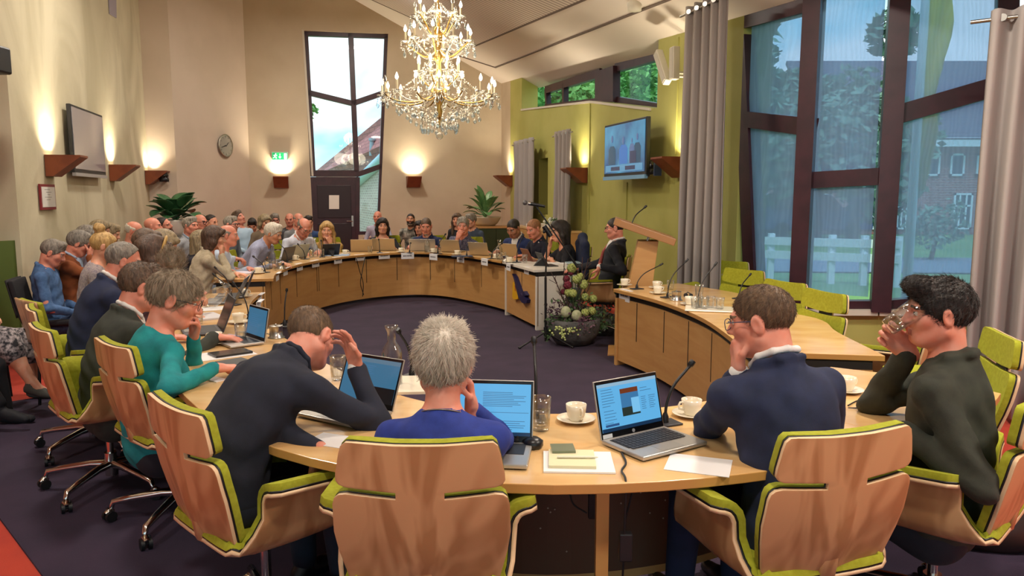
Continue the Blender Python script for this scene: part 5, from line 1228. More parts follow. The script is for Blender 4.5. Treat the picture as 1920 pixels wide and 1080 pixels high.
for k,(px,py) in enumerate(((1033,510),(1040,520),(1046,545),(1036,560),(1100,500),(1110,512),(1108,530),(1058,490),(1092,482),(1103,485),(1030,575),(1050,562),(1085,565),(1075,570),(1065,560))):
    e=at_y(px,py,sb.y+rr.uniform(-.15,.1))-Vector((sb.x,sb.y,.25)); b_=Vector((rr.gauss(0,.05),rr.gauss(0,.05),0)); m_=b_.lerp(e,.5)+Vector((rr.gauss(0,.02),0,.03))
    mb=MB(); mb.tube(catmull([b_,m_,e],4),[.006]*9 if False else .0045,5)
    for q in (.5,.7,.85): s_=b_.lerp(e,q); mb.tube([s_,s_+Vector((rr.gauss(0,.04),rr.gauss(0,.03),.05))],.003,4)
    mb.build('twig',twigm,o)
# second planting behind the bowl, near the right desk
o=thing('autumn_arrangement','red and grey-green floor bouquet behind the stone bowl beside the right desk','bouquet',(sb.x+.38,sb.y+.55,.012)); rr=random.Random(14)
MB().lathe([(0,0),(.13,0),(.16,.16),(.14,.2),(.0,.18)],18).build('pot',bowlm,o)
for nm,m,n,z0_,z1_,sp,ls in (('red_leaf',mat('leaf_red','#8a2c22',.8,var=('#6a1f24',20,.3,.7)),160,.35,.6,.1,.04),('grey_leaf',mat('leaf_greygreen','#6c7c6c',.8),240,.1,.42,.14,.032)):
    mb=MB()
    for k in range(n):
        c=Vector((rr.gauss(0,sp),rr.gauss(0,sp),rr.uniform(z0_,z1_))); a=Vector((rr.gauss(0,1),rr.gauss(0,1),rr.gauss(0,.8))).normalized(); b_=a.cross(Vector((rr.gauss(0,1),rr.gauss(0,1),rr.gauss(0,1)))).normalized(); s_=ls*rr.uniform(.6,1.2)
        mb.add([c-a*s_,c+b_*s_*.45,c+a*s_,c-b_*s_*.45],[(0,1,2,3)])
    l=mb.build(nm,m,o); l['kind']='stuff'
# ---- potted plants
leafd=mat('houseplant_leaf','#2f5a38',.35,var=('#46744a',(5,5,5),.4,.7)); leafv=mat('houseplant_leaf_pale','#55804a',.4,var=('#86a868',(9,9,9),.5,.7))
def leaf_blade(par,base,dirv,L,W,droop,m,fold_=.25):
    d=Vector(dirv).normalized(); s_=d.cross(Vector((0,0,1))); s_=s_.normalized() if s_.length>.1 else Vector((1,0,0)); u=s_.cross(d)
    rows=[]; p=Vector(base); dd=d.copy()
    for i in range(9):
        u_=i/8; w=W*math.sin(PI*min(1,u_*.93+.04))**.75*(1 if u_<.97 else .4)
        up=s_.cross(dd); rows.append([p+s_*(w*x)+up*(abs(x)*w*fold_) for x in (-1,-.5,0,.5,1)])
        p=p+dd*(L/8); dd=(dd+Vector((0,0,-droop/8))).normalized()
    mb=MB(); mb.grid(rows); return mb.build('leaf',m,par,solid=.003)
def plant(p,label,potm,pr,ph,n,L,W,seed,m,spread,up,group=None,pedestal=None):
    t=thing('potted_plant',label,'plant',p,0,group); rr=random.Random(seed)
    MB().lathe([(0,0),(pr*.6,0),(pr*.8,ph*.3),(pr,ph*.9),(pr*1.02,ph),(pr*.94,ph),(pr*.9,ph*.85),(0,ph*.85)],24).build('pot',potm,t)
    st=MB()
    for k in range(n):
        a=2*PI*k/n*1.7+rr.gauss(0,.3); el=rr.uniform(.15,up); d=Vector((math.cos(a)*math.cos(el),math.sin(a)*math.cos(el),math.sin(el)))
        b_=Vector((0,0,ph*.9)); e=b_+d*spread*rr.uniform(.4,1)+Vector((0,0,rr.uniform(.0,.12))); st=MB(); st.tube([b_,b_.lerp(e,.5)+Vector((0,0,.03)),e],.008,5); s_=st.build('stalk',m,t)
        leaf_blade(t,e,d+Vector((0,0,.1)),L*rr.uniform(.7,1.15),W*rr.uniform(.8,1.1),rr.uniform(.4,1.2),m)
    return t
potw=mat('pot_white','#d3cec4',.5)
pr_=Vector((GCp.x-.1,GCp.y,1.035)); plant(pr_,'pale-striped leafy plant in a wide cream bowl on the green cabinet',mat('pot_cream','#c8b99c',.6),.30,.17,22,.36,.085,4,leafv,.24,1.35)
pl_=at_y(330,425,12.3); pl_.z=.95
plant(pl_,'dark big-leaved plant in a pale grey bowl in the left back corner',potw,.26,.27,30,.34,.155,5,leafd,.20,1.05)
tag(MB().box(-.26,.26,-.22,.22,0,.948).build('plant_stand',mat('stand_grey','#8d8a86',.6),loc=(pl_.x,pl_.y,0),rz=.25,bevel=.01),'grey stand under the dark big-leaved plant','stand')
# ---- on the sideboard
sp=lambda px,dy=0: Vector((rp(px,400).x,rp(px,400).y,1.036))-rout*(.28+dy)
o=thing('flower_dish','low white dish of small white flowers on the sideboard','flower dish',sp(1068)); MB().lathe([(0,0),(.12,0),(.18,.07),(.16,.07),(0,.05)],20).build('dish',potw,o); mb=MB(); rr=random.Random(2)
for k in range(60): mb.ball((rr.gauss(0,.09),rr.gauss(0,.07),.1+rr.uniform(0,.08)),rr.uniform(.018,.03),6,4,rr.choice((0,0,1)))
l=mb.build('blossom',[mat('blossom_white','#d4d6c2',.8),fol],o); l['kind']='stuff'
sheet(sp(1036),.3,.38,.26,'crumpled white cloth and papers on the sideboard','folded_cloth',paper_m,.06,'cloth')
tag(MB().box(-.05,.05,-.01,.01,0,.14).build('photo_stand',rubber,loc=sp(1052,-.1),rz=.3),'small black display stand on the sideboard beside the flower dish','display stand')
# ---- curtains
curt=mat('curtain_grey','#a49c98',.9,var=('#958d8a',(3,3,.3),.4,.65),bump=((60,60,4),.1,.004))
def curtain(p,q,z0,z1,label,waves,amp,n_in,spreadtop=1.0,z0b=None):
    p=Vector((*p,0)); q=Vector((*q,0)); d=q-p; n=Vector(n_in).normalized(); rows=[]
    W=waves*10
    for i,tz in enumerate([0,.1,.3,.5,.7,.85,.97,1]):
        row=[]; 
        for k in range(W+1):
            u=k/W; z=z0+(z1-z0)*tz; wob=amp*math.sin(u*waves*2*PI+.5*math.sin(tz*3+u*5))*(1-.25*tz)+.012*math.sin(u*31+tz*4)
            c=.5+(u-.5)*(1+(spreadtop-1)*tz); row.append(p+d*c+n*wob+Vector((0,0,z)))
        rows.append(row)
    t=thing('curtain',label,'curtain',p+d*.5,0,None); o=MB(); o.grid([[v-(p+d*.5) for v in r] for r in rows]); o.build('fabric',curt,t,solid=.006)
    rb=MB(); e=d.normalized()*.12; rb.tube([-d*.5-e+Vector((0,0,z1-.06)),d*.5+e+Vector((0,0,z1-.06))],.014,8); rb.build('rod',steel,t)
    for k in range(waves):
        g=MB(); c=-d*.5+d*((k+.5)/waves)+Vector((0,0,z1-.06)); g.tube([c-n*.04,c+n*.04],.026,10); g.build('eyelet',steel,t)
    return t
a=rpi(963,300,.25); b_=rpi(999,300,.25); z1=rpi(980,262,.25).z; curtain((a.x,a.y),(b_.x,b_.y),.25,z1,'grey curtain on the green wall at the far corner, beside the niche',4,.07,rout)
a=rpi(1040,300,.25); b_=rpi(1068,300,.25); curtain((a.x,a.y),(b_.x,b_.y),1.05,rpi(1054,245,.25).z,'narrow grey curtain between the niche and the wall lamp',4,.06,rout)
a=at_y(1279,300,8.30); b_=at_y(1356,300,7.5); curtain((a.x,a.y),(b_.x,b_.y),.05,min(ceil_z(a.x,a.y),ceil_z(b_.x,b_.y))-.04,'long grey curtain left of the big window',5,.07,(-.6,-.8,0),1.02)
a=at_y(1838,300,5.35); b_=at_y(2080,300,4.9); curtain((a.x,a.y),(b_.x,b_.y),.05,min(ceil_z(a.x,a.y),ceil_z(b_.x,b_.y))-.04,'long grey curtain at the right picture edge',5,.09,(-.6,-.8,0),1.0)
# ================================================================ SMOOTH SURFACES FROM DISTANCE FIELDS
BIG=9.0
def V(*a): return np.array(a,dtype=np.float32)
class Field:
    """ordered list of shapes; each has a world box so only nearby points are evaluated"""
    def __init__(s): s.ops=[]; s.lo=V(9e9,9e9,9e9); s.hi=-s.lo; s.post=None
    def _add(s,fn,lo,hi,k,op):
        s.ops.append((fn,np.array(lo,np.float32),np.array(hi,np.float32),k,op))
        if op=='+': s.lo=np.minimum(s.lo,lo); s.hi=np.maximum(s.hi,hi)
        return s
    def cone(s,a,b,ra,rb,k=.02,op='+'):
        a=np.array(a,np.float32); b=np.array(b,np.float32); ba=b-a; L=max(float(ba@ba),1e-9)
        def fn(p):
            t=np.clip(((p-a)@ba)/L,0,1); q=p-a-t[:,None]*ba
            return np.sqrt((q*q).sum(1))-(ra+(rb-ra)*t)
        r=max(ra,rb); return s._add(fn,np.minimum(a,b)-r,np.maximum(a,b)+r,k,op)
    def chain(s,pts,rs,k=.02,op='+'):
        for i in range(len(pts)-1): s.cone(pts[i],pts[i+1],rs[i],rs[i+1],k,op)
        return s
    def ell(s,c,r,k=.02,op='+',M=None):
        c=np.array(c,np.float32); r=np.array(r,np.float32); R_=np.eye(3,dtype=np.float32) if M is None else np.array(M,np.float32)
        def fn(p):
            q=(p-c)@R_                      # to local axes
            a=q/r; b=q/(r*r); k0=np.sqrt((a*a).sum(1)); k1=np.sqrt((b*b).sum(1))+1e-9
            return k0*(k0-1)/k1
        m=float(r.max()); e=np.abs(R_)@r; return s._add(fn,c-e,c+e,k,op)
    def half(s,nrm,c,k=.005):
        """keep nrm.p < c"""
        n=np.array(nrm,np.float32)
        s.ops.append((lambda p:p@n-c,None,None,k,'&')); return s
    def ev(s,p,pad):
        d=np.full(len(p),BIG,np.float32)
        for fn,lo,hi,k,op in s.ops:
            if lo is None:
                x=fn(p); h=np.clip(.5-.5*(x-d)/k,0,1) if k>0 else None
                d=np.where(d>BIG*.5,d,np.maximum(d,x)); continue
            m=np.all((p>lo-(pad+k))&(p<hi+(pad+k)),1)
            if not m.any(): continue
            x=fn(p[m]); e=d[m]
            if op=='+':
                h=np.clip(.5+.5*(e-x)/k,0,1); d[m]=np.where(e>BIG*.5,x,e+(x-e)*h-k*h*(1-h))
            else:
                x=-x; h=np.clip(.5-.5*(e-x)/k,0,1); d[m]=np.where(e>BIG*.5,e,e+(x-e)*h+k*h*(1-h))
        if s.post is not None: d=np.where(d>BIG*.5,d,d+s.post(p))
        return d
def surface(f,h):
    """surface nets on the blocks near the zero set -> verts, quads"""
    lo=f.lo-3*h; n=np.maximum(((f.hi+3*h-lo)/h).astype(int)+1,5)
    B=4; nb=(n+B-1)//B; n=nb*B
    # coarse test
    g=np.stack(np.meshgrid(*[np.arange(k) for k in nb],indexing='ij'),-1).reshape(-1,3)
    cen=lo+(g+.5).astype(np.float32)*(B*h)
    d=f.ev(cen,B*h*2.2); g=g[np.abs(d)<B*h*1.25]
    if len(g)==0: return np.zeros((0,3)),np.zeros((0,4),int)
    o=np.stack(np.meshgrid(*[np.arange(B+1)]*3,indexing='ij'),-1).reshape(-1,3)
    N=n+1; nodes=(g[:,None,:]*B+o[None]).reshape(-1,3)
    flat=np.unique((nodes[:,0]*N[1]+nodes[:,1])*N[2]+nodes[:,2])
    P=np.stack((flat//(N[1]*N[2]),(flat//N[2])%N[1],flat%N[2]),-1)
    val=np.full(N[0]*N[1]*N[2],np.nan,np.float32)
    for i in range(0,len(flat),400000):
        sl=slice(i,i+400000); val[flat[sl]]=f.ev(lo+P[sl].astype(np.float32)*h,h*3)
    o=np.stack(np.meshgrid(*[np.arange(B)]*3,indexing='ij'),-1).reshape(-1,3)
    cells=(g[:,None,:]*B+o[None]).reshape(-1,3)
    cf=(cells[:,0]*N[1]+cells[:,1])*N[2]+cells[:,2]
    sx,sy,sz=N[1]*N[2],N[2],1
    off=np.array([i*sx+j*sy+k*sz for i in (0,1) for j in (0,1) for k in (0,1)])
    cv=val[cf[:,None]+off[None]]; neg=cv<0; act=(neg.any(1))&(~neg.all(1))
    cells=cells[act]; cf=cf[act]; cv=cv[act]
    cor=np.array([(i,j,k) for i in (0,1) for j in (0,1) for k in (0,1)],np.float32)
    acc=np.zeros((len(cf),3),np.float32); cnt=np.zeros(len(cf),np.float32)
    for a in range(8):
        for b in range(a+1,8):
            if np.abs(cor[a]-cor[b]).sum()!=1: continue
            va,vb=cv[:,a],cv[:,b]; m=(va<0)!=(vb<0); t=np.where(m,va/np.where(m,va-vb,1),0)
            acc+=np.where(m[:,None],cor[a]+t[:,None]*(cor[b]-cor[a]),0); cnt+=m
    verts=lo+(cells+acc/cnt[:,None])*h
    vid=np.full(len(val),-1,np.int32); vid[cf]=np.arange(len(cf))
    quads=[]
    for ax,(s0,s1,s2) in enumerate(((sx,sy,sz),(sy,sz,sx),(sz,sx,sy))):
        a=val[cf]; b=val[cf+s0]; m=((a<0)!=(b<0))
        c=cf[m]; q=np.stack((vid[c],vid[c-s1],vid[c-s1-s2],vid[c-s2]),-1)
        fl=(val[c]<0); q=np.where(fl[:,None],q,q[:,::-1]); q=q[(q>=0).all(1)]; quads.append(q)
    return verts.astype(np.float32),np.concatenate(quads)
def mesh_from(name,verts,quads,mats,midx=None):
    me=bpy.data.meshes.new(name); nv,nf=len(verts),len(quads)
    me.vertices.add(nv); me.vertices.foreach_set('co',np.ascontiguousarray(verts,np.float32).ravel())
    me.loops.add(nf*4); me.loops.foreach_set('vertex_index',np.ascontiguousarray(quads,np.int32).ravel())
    me.polygons.add(nf); me.polygons.foreach_set('loop_start',np.arange(nf,dtype=np.int32)*4)
    try: me.polygons.foreach_set('loop_total',np.full(nf,4,np.int32))
    except Exception: pass
    me.polygons.foreach_set('use_smooth',np.ones(nf,bool))
    for m in (mats if isinstance(mats,(list,tuple)) else [mats]): me.materials.append(m)
    if midx is not None: me.polygons.foreach_set('material_index',np.asarray(midx,np.int32))
    me.update(calc_edges=True); me.validate()
    return me
def sdf_obj(name,f,h,mats,parent=None,midx=None):
    v,q=surface(f,h)
    if len(q)==0: return None
    mi=midx(v,q) if midx else None
    o=bpy.data.objects.new(name,mesh_from(name,v,q,mats,mi)); return link(o,parent)
# ================================================================ PEOPLE
def skin_mat(name,c):
    return mat(name,c,.5,var=('#%02x%02x%02x'%tuple(int(int(c[i:i+2],16)*f) for i,f in ((1,1.0),(3,.90),(5,.86))),26,.35,.7),bump=(220,.12,.001),sss=.0)
SK={'fair':skin_mat('skin_fair','#d9a184'),'pink':skin_mat('skin_pink','#d4907a'),'tan':skin_mat('skin_tan','#c28a68'),'dark':skin_mat('skin_olive','#a9755a')}
lipm={k:mat('lips_'+k,c,.45) for k,c in (('fair','#a3625a'),('pink','#9c5d54'),('tan','#9c5b4e'),('dark','#84493f'))}
eyew=mat('eye_white','#d9d2c8',.25); iris=mat('eye_iris','#33302c',.2)
def cloth(name,c,c2=None,sc=30,bump=(500,.3,.002),rough=.9,**k):
    return mat('cloth_'+name,c,rough,var=(c2 or c,sc,.4,.65),bump=bump,**k)
HAIRC={'white':('#d8cfc0','#b5aa98'),'grey':('#8f867a','#5f5850'),'silver':('#a79d90','#6b645a'),'brown':('#5a4030','#3a281c'),'dark':('#2b2019','#1a1310'),'black':('#1d1818','#0f0c0c'),'blond':('#c9a468','#9a7844'),'greyblond':('#a3906e','#6e5f48'),'mousy':('#6b5340','#44352a'),'red':('#a5714a','#7c5032'),'buzz':('#7a5f45','#55412f'),'ash':('#ab9a83','#776854')}
def hair_mat(c):
    a,b_=HAIRC[c]
    return mat('hair_'+c,a,.55,var=(b_,(60,60,14),.35,.65),vdist=.6,bump=((130,130,22),.7,.006))
def rotm(yaw,pitch,roll):
    """head axes: yaw about z (left positive), pitch down positive, roll towards own right positive"""
    return np.array(Matrix.Rotation(yaw,3,'Z')@Matrix.Rotation(-pitch,3,'X')@Matrix.Rotation(roll,3,'Y'),np.float32)
rad=math.radians
HC0=V(0,-.012,.034)
def head_field(f,c,M,s=1.0,ears=True,fem=False,fine=True):
    T=lambda x,y,z: c+M@(V(x,y,z)*s)
    def E(x,y,z,a,b_,d,k,op='+'): f.ell(T(x,y,z),np.array((a,b_,d))*s,k*s,op,M)
    def K(p,q,ra,rb,k,op='+'): f.cone(T(*p),T(*q),ra*s,rb*s,k*s,op)
    j=.93 if fem else 1.0
    E(0,-.012,.034,.075,.097,.083,.01)                       # skull
    E(0,.03,-.035,.058*j,.062,.075,.035)                     # face
    E(0,.052,-.085,.034*j,.034,.026,.03)                     # chin
    K((-.052*j,.0,-.055),(-.026,.06,-.09),.024,.018,.03); K((.052*j,.0,-.055),(.026,.06,-.09),.024,.018,.03)
    K((-.045,.058,-.02),(-.035,.066,-.028),.022,.02,.025); K((.045,.058,-.02),(.035,.066,-.028),.022,.02,.025)  # cheeks
    if fine:
        K((-.036,.080,.026),(.036,.080,.026),.014,.014,.014)                                           # brow ridge
        for sx in (-1,1): f.ell(T(sx*.032,.098,.006),V(.019,.018,.013)*s,.012*s,'-',M)                 # eye sockets
        K((0,.086,.018),(0,.110,-.026),.009,.0125,.012)
        K((-.013,.098,-.030),(.013,.098,-.030),.0085,.0085,.008)                                       # nose wings
        K((-.018,.083,-.058),(.018,.083,-.058),.0085,.0085,.008); K((-.013,.085,-.067),(.013,.085,-.067),.008,.008,.006)
        K((-.022,.099,-.0625),(.022,.099,-.0625),.003,.003,.004,'-')
        for sx in (-1,1): f.ell(T(sx*.031,.078,.007),V(.0125,.0125,.0125)*s,.003*s,'+',M)              # eyes
    else:
        K((0,.086,.018),(0,.108,-.026),.012,.015,.012)
        for sx in (-1,1): f.ell(T(sx*.032,.1,.006),V(.02,.016,.012)*s,.012*s,'-',M)
        K((-.036,.080,.026),(.036,.080,.026),.014,.014,.014); K((-.018,.083,-.06),(.018,.083,-.06),.010,.010,.01)
    if ears:
        for sx in (-1,1):
            Re=M@np.array(Matrix.Rotation(sx*rad(-22),3,'Z')@Matrix.Rotation(rad(-12),3,'X'),np.float32)
            f.ell(T(sx*.079,-.006,-.004),V(.010,.021,.034)*s,.008*s,'+',Re)
            if fine: f.ell(T(sx*.091,-.002,-.002),V(.007,.011,.019)*s,.006*s,'-',Re)
def hand_prims(f,w,d,n,side,curl,s=1.0,spread=.0,thumb=.5,rmin=0,k=.008):
    """w wrist, d towards the fingers, n palm normal, side +1: thumb on n x d side"""
    d=d/np.linalg.norm(d); n=n-d*(n@d); n=n/np.linalg.norm(n); t=np.cross(n,d)*side
    r=lambda x:max(x*s,rmin)
    L=(.080,.090,.084,.066); B=((.030,.092),(.010,.097),(-.010,.093),(-.029,.084))
    if not hasattr(curl,'__len__'): curl=[curl]*4
    for i in range(4):
        b=w+(t*B[i][0]+d*B[i][1])*s
        f.cone(w+(t*B[i][0]*.75+d*.012)*s,b,r(.0150),r(.0118),k*1.4)
        p=b; a=0.0; seg=(.48,.30,.24)
        for j in range(3):
            a+=curl[i]*(.8,1.05,.7)[j]
            dd=d*math.cos(a)+n*math.sin(a)+t*spread*(1.5-i)*.2; q=p+dd*L[i]*seg[j]*s
            f.cone(p,q,r((.0094,.0086,.0080)[j]),r((.0086,.0080,.0070)[j]),k*.6); p=q
    b=w+(t*.020+d*.018)*s; d1=d*.62+t*.62+n*.42*thumb; d1/=np.linalg.norm(d1); m=b+d1*.045*s
    d2=d*.85+t*.25+n*(.35+.8*thumb); d2/=np.linalg.norm(d2); m2=m+d2*.032*s; d3=d*.9+n*(.3+.9*thumb)-t*.1; d3/=np.linalg.norm(d3)
    f.cone(b,m,r(.0150),r(.0112),k*1.5); f.cone(m,m2,r(.0108),r(.0098),k*.6); f.cone(m2,m2+d3*.026*s,r(.0098),r(.0078),k*.6)
    f.cone(w-d*.02*s,w+d*.03*s,r(.021),r(.020),k*2)
def hair_field(style,c,M,s,th=1.0):
    f=Field(); T=lambda x,y,z: c+M@(V(x,y,z)*s)
    def E(x,y,z,a,b_,d,k,op='+',MM=None): f.ell(T(x,y,z),np.array((a,b_,d))*s,k*s,op,M if MM is None else MM)
    def K(p,q,ra,rb,k): f.cone(T(*p),T(*q),ra*s,rb*s,k*s)
    def H(n,cc): n=M@V(*n); n=n/np.linalg.norm(n); f.half(n,float(n@c)+cc*s)
    base=dict(short=(.080,.104,.094),crop=(.0768,.0992,.0868),buzz=(.0770,.0995,.0862),full=(.087,.112,.103),long=(.086,.110,.098),bob=(.090,.112,.098),bun=(.082,.106,.092),recede=(.080,.104,.090),ring=(.0795,.103,.086),quiff=(.082,.108,.096),wavy=(.092,.114,.102))[style]
    a,b_,d=base
    E(0,-.012,.034,a,b_,d,.01)
    if style in ('quiff',): K((-.03,.06,.10),(.03,.06,.10),.03,.03,.03); K((-.02,.085,.095),(.03,.085,.098),.02,.02,.03)
    if style in ('short','full','wavy'): K((-.035,.045,.10),(.035,.045,.10),.028,.028,.03)
    low={'short':.083,'crop':.083,'buzz':.085,'full':.090,'recede':.084,'ring':.083,'quiff':.082,'bun':.086}.get(style,None)
    front={'short':.030,'crop':.026,'buzz':.024,'full':.034,'recede':-.004,'ring':.012,'quiff':.034,'bun':.032}.get(style,.034)
    H((0,.80,-.60),front)
    if low is not None: H((0,-.35,-.94),low)
    if style=='ring': H((0,.30,.95),.052)
    if style=='bun': pass
    g=f
    if style in ('long','bob','wavy'):
        g=Field(); T2=T
        z1={'long':-.27,'bob':-.11,'wavy':-.14}[style]
        g.ops=list(f.ops); g.lo,g.hi=f.lo,f.hi
        h=Field(); 
        def KK(p,q,ra,rb,k): g.cone(T(*p),T(*q),ra*s,rb*s,k*s)
        for sx in (-1,1):
            KK((sx*.066,.012,.05),(sx*.083,.0,-.05),.024,.028,.03); KK((sx*.083,.0,-.05),(sx*.085,-.012 if style!='long' else .02,z1),.030,.020 if style!='long' else .026,.03)
            KK((sx*.05,-.06,.02),(sx*.058,-.065,z1),.045,.030,.04)
        KK((0,-.075,.02),(0,-.08,z1),.05,.035,.04)
        for sx in (-1,1): KK((sx*.01,.082,.085),(sx*.064,.05,.05),.016,.022,.02)
    if style=='bun':
        g=Field(); g.ops=list(f.ops); g.lo,g.hi=f.lo,f.hi
        g.cone(T(0,-.045,.105),T(0,-.055,.125),.030*s,.03*s,.02*s); g.ell(T(0,-.058,.150),V(.047,.046,.040)*s,.012*s,'+',M)
        for k in range(6):
            an=k*1.05; g.cone(T(.03*math.cos(an),-.058+.03*math.sin(an),.135),T(.022*math.cos(an+1.3),-.058+.022*math.sin(an+1.3),.178),.016*s,.012*s,.006*s)
    return g
def strands(name,parent,verts,nrms,c,M,s,m,n,length,lift,seed,whorl,rad_=.00045,pts=5,jit=.35,flow=None):
    """short hair strands lying over the hair surface"""
    rg=np.random.default_rng(seed); idx=rg.integers(0,len(verts),n); p=verts[idx].copy(); nr=nrms[idx]
    wl=c+M@(V(*whorl)*s)
    d=p-wl; d-=nr*(d*nr).sum(1)[:,None]; d/=np.linalg.norm(d,axis=1)[:,None]+1e-6
    if flow is not None:
        fl=M@V(*flow); d=d*.5+fl[None]*.8; d-=nr*(d*nr).sum(1)[:,None]; d/=np.linalg.norm(d,axis=1)[:,None]+1e-6
    d+=rg.normal(0,jit,d.shape)*.5; d/=np.linalg.norm(d,axis=1)[:,None]
    L=length*rg.uniform(.6,1.15,n)
    q=p-nr*.003; P=np.zeros((n,pts,3),np.float32)
    for k in range(pts):
        t=k/(pts-1); P[:,k]=q+d*(L*t)[:,None]+nr*(lift*np.sin(min(1,t*1.1)*PI*.6)+0)[None].T*1.0 - nr*(L*t*t*.10)[:,None]
    cu=bpy.data.hair_curves.new(name); cu.add_curves([pts]*n)
    cu.attributes['position'].data.foreach_set('vector',P.ravel())
    ra=cu.attributes.get('radius') or cu.attributes.new('radius','FLOAT','POINT')
    rv=np.tile(np.linspace(rad_*1.5,rad_*.5,pts,dtype=np.float32),n); ra.data.foreach_set('value',rv)
    cu.materials.append(m); o=bpy.data.objects.new(name,cu); return link(o,parent)
def vnormals(v,q):
    n=np.zeros_like(v); a=np.cross(v[q[:,2]]-v[q[:,0]],v[q[:,3]]-v[q[:,1]])
    for k in range(4): np.add.at(n,q[:,k],a)
    return n/(np.linalg.norm(n,axis=1)[:,None]+1e-9)
def ik(S,W,l1,l2,hint):
    d=W-S; L=float(np.linalg.norm(d)); mx=(l1+l2)*.995
    if L>mx: W=S+d/L*mx; d=W-S; L=mx
    L=max(L,abs(l1-l2)+.02)
    u=d/np.linalg.norm(d); a=(l1*l1-l2*l2+L*L)/(2*L); h=math.sqrt(max(l1*l1-a*a,0)); hh=np.array(hint,np.float32); hh=hh-u*(hh@u); hh/=np.linalg.norm(hh)+1e-9
    return S+u*a+hh*h,W
PLOG=[]
def person(label,head,y,rz,top,hair=None,hairc='brown',skin='fair',fem=False,s=1.0,lean=8,bend=1.0,side=0,hy=0,hp=5,hr=0,
           Rh=('rest',),Lh=('rest',),sleeve='long',collar=None,jacket=False,shirt=None,tie=None,bottom=None,glasses=None,q=1,
           legs='sit',tuck=False,girth=1.0,beard=None,vest=None,extra=None,hairstr=None,pz=None,cat='person',name='person',turn=0,shoes=None,neck=None,open_neck=0,hs=1.0,bstyle='full',skirt=None,legx=0,knee=None,ch=None,ch_off=.05,ch_rz=None,ch_at=None):
    """head: picture point of the head centre at depth y.  rz: heading in degrees (0 = away from the camera, + = towards the left)"""
    h={0:.0045,1:.0062,2:.0095,3:.013}[q]; hb={0:.010,1:.012,2:.017,3:.022}[q]
    fine=q<=2
    Wd=at_y(head[0],head[1],y)
    rz=rad(rz)
    # ---- skeleton in own frame
    p0=.56*s if pz is None else pz
    def dirv(a,sd): return V(math.sin(rad(sd))*math.cos(rad(a)),math.sin(rad(a)),math.cos(rad(a))*math.cos(rad(sd)))
    P=V(0,0,p0); a1=lean*.6; Mi=P+dirv(a1,side)*.20*s; Ch=Mi+dirv(lean*1.05*bend,side)*.18*s; N=Ch+dirv(lean*1.35*bend,side)*.145*s
    na=lean*.9*bend+hp*.35+6
    neckd=dirv(na,side*.6); HB=N+neckd*.085*s
    HM=rotm(rad(hy),rad(hp),rad(hr)); hsz=s*.5+.5; hsz*=hs
    Hc=HB+HM@(V(0,.022,.085)*hsz)
    # fit the pelvis height so that the head is where the picture has it
    dz=Wd.z-Hc[2]
    for v in (P,Mi,Ch,N,HB,Hc): v[2]+=dz
    PLOG.append((label[:40],round(float(P[2]),2)))
    org=Vector((Wd.x,Wd.y,0))-Matrix.Rotation(rz,3,'Z')@Vector((float(Hc[0]),float(Hc[1]),0))
    t=thing(name,label,cat,(org.x,org.y,0),rz)
    Rinv=np.array(Matrix.Rotation(-rz,3,'Z'),np.float32)
    def loc(w): return Rinv@(np.array(w,np.float32)-np.array(org,np.float32))
    tw=np.array(Matrix.Rotation(rad(turn),3,'Z'),np.float32)
    ax=dirv(lean*1.2*bend,side); xr=tw@V(1,0,0); xr=xr-ax*(xr@ax); xr/=np.linalg.norm(xr); fw=np.cross(ax,xr)
    sw=(.165 if fem else .188)*s
    SR=N+xr*sw-ax*.066*s+fw*.012; SL=N-xr*sw-ax*.066*s+fw*.012
    arms={}
    for sd,Sx,tg,sg in (('R',SR,Rh,1),('L',SL,Lh,-1)):
        kind=tg[0]; opt=tg[1] if len(tg)>1 else {}
        hint=opt.get('elbow',(sg*.7,-.3,-.9)); l1,l2=.285*s,.255*s
        pn=None; curl=opt.get('curl',.35); fd=None; th=.5
        if kind=='rest': Wt=V(sg*opt.get('x',.16),opt.get('y',.40),opt.get('z',.775)); fd=V(-sg*.5,.85,-.05); pn=V(0,0,-1)
        elif kind=='lap': Wt=P+V(sg*.10,.24,.12); fd=V(-sg*.6,.8,-.2); pn=V(0,0,-1)
        elif kind=='side': Wt=V(sg*.30,.16,.70); fd=V(0,.95,-.3); pn=V(-sg*.4,0,-1)
        elif kind=='chin': Wt=Hc+HM@(V(sg*.045,.085,-.165)*hsz); fd=HM@V(-sg*.35,.15,.95); pn=HM@V(-sg*.5,-.85,.1); curl=opt.get('curl',.85); hint=opt.get('elbow',(sg*.4,.2,-1))
        elif kind=='mouth': Wt=Hc+HM@(V(sg*.06,.115,-.145)*hsz); fd=HM@V(-sg*.45,-.05,.9); pn=HM@V(-sg*.55,-.8,0); curl=opt.get('curl',.7); hint=opt.get('elbow',(sg*.4,.2,-1))
        elif kind=='cheek': Wt=Hc+HM@(V(sg*.085,.045,-.150)*hsz); fd=HM@V(-sg*.1,.05,1); pn=HM@V(-sg*.95,-.2,0); curl=opt.get('curl',.75); hint=opt.get('elbow',(sg*.5,.2,-1))
        elif kind=='brow': Wt=Hc+HM@(V(sg*.075,.135,-.07)*hsz); fd=HM@V(-sg*.4,-.15,.9); pn=HM@V(-sg*.5,-.9,.2); curl=opt.get('curl',.6); hint=opt.get('elbow',(sg*.5,.3,-1))
        elif kind=='head': Wt=Hc+HM@(V(*opt['at'])*hsz); fd=HM@V(*opt['fd']); pn=HM@V(*opt['pn'])
        elif kind=='w': Wt=loc(opt['at'])
        elif kind=='l': Wt=V(*opt['at'])
        if 'fd' in opt and kind!='head': fd=V(*opt['fd'])
        if 'pn' in opt and kind!='head': pn=V(*opt['pn'])
        if 'wfd' in opt: fd=Rinv@V(*opt['wfd'])
        if 'wpn' in opt: pn=Rinv@V(*opt['wpn'])
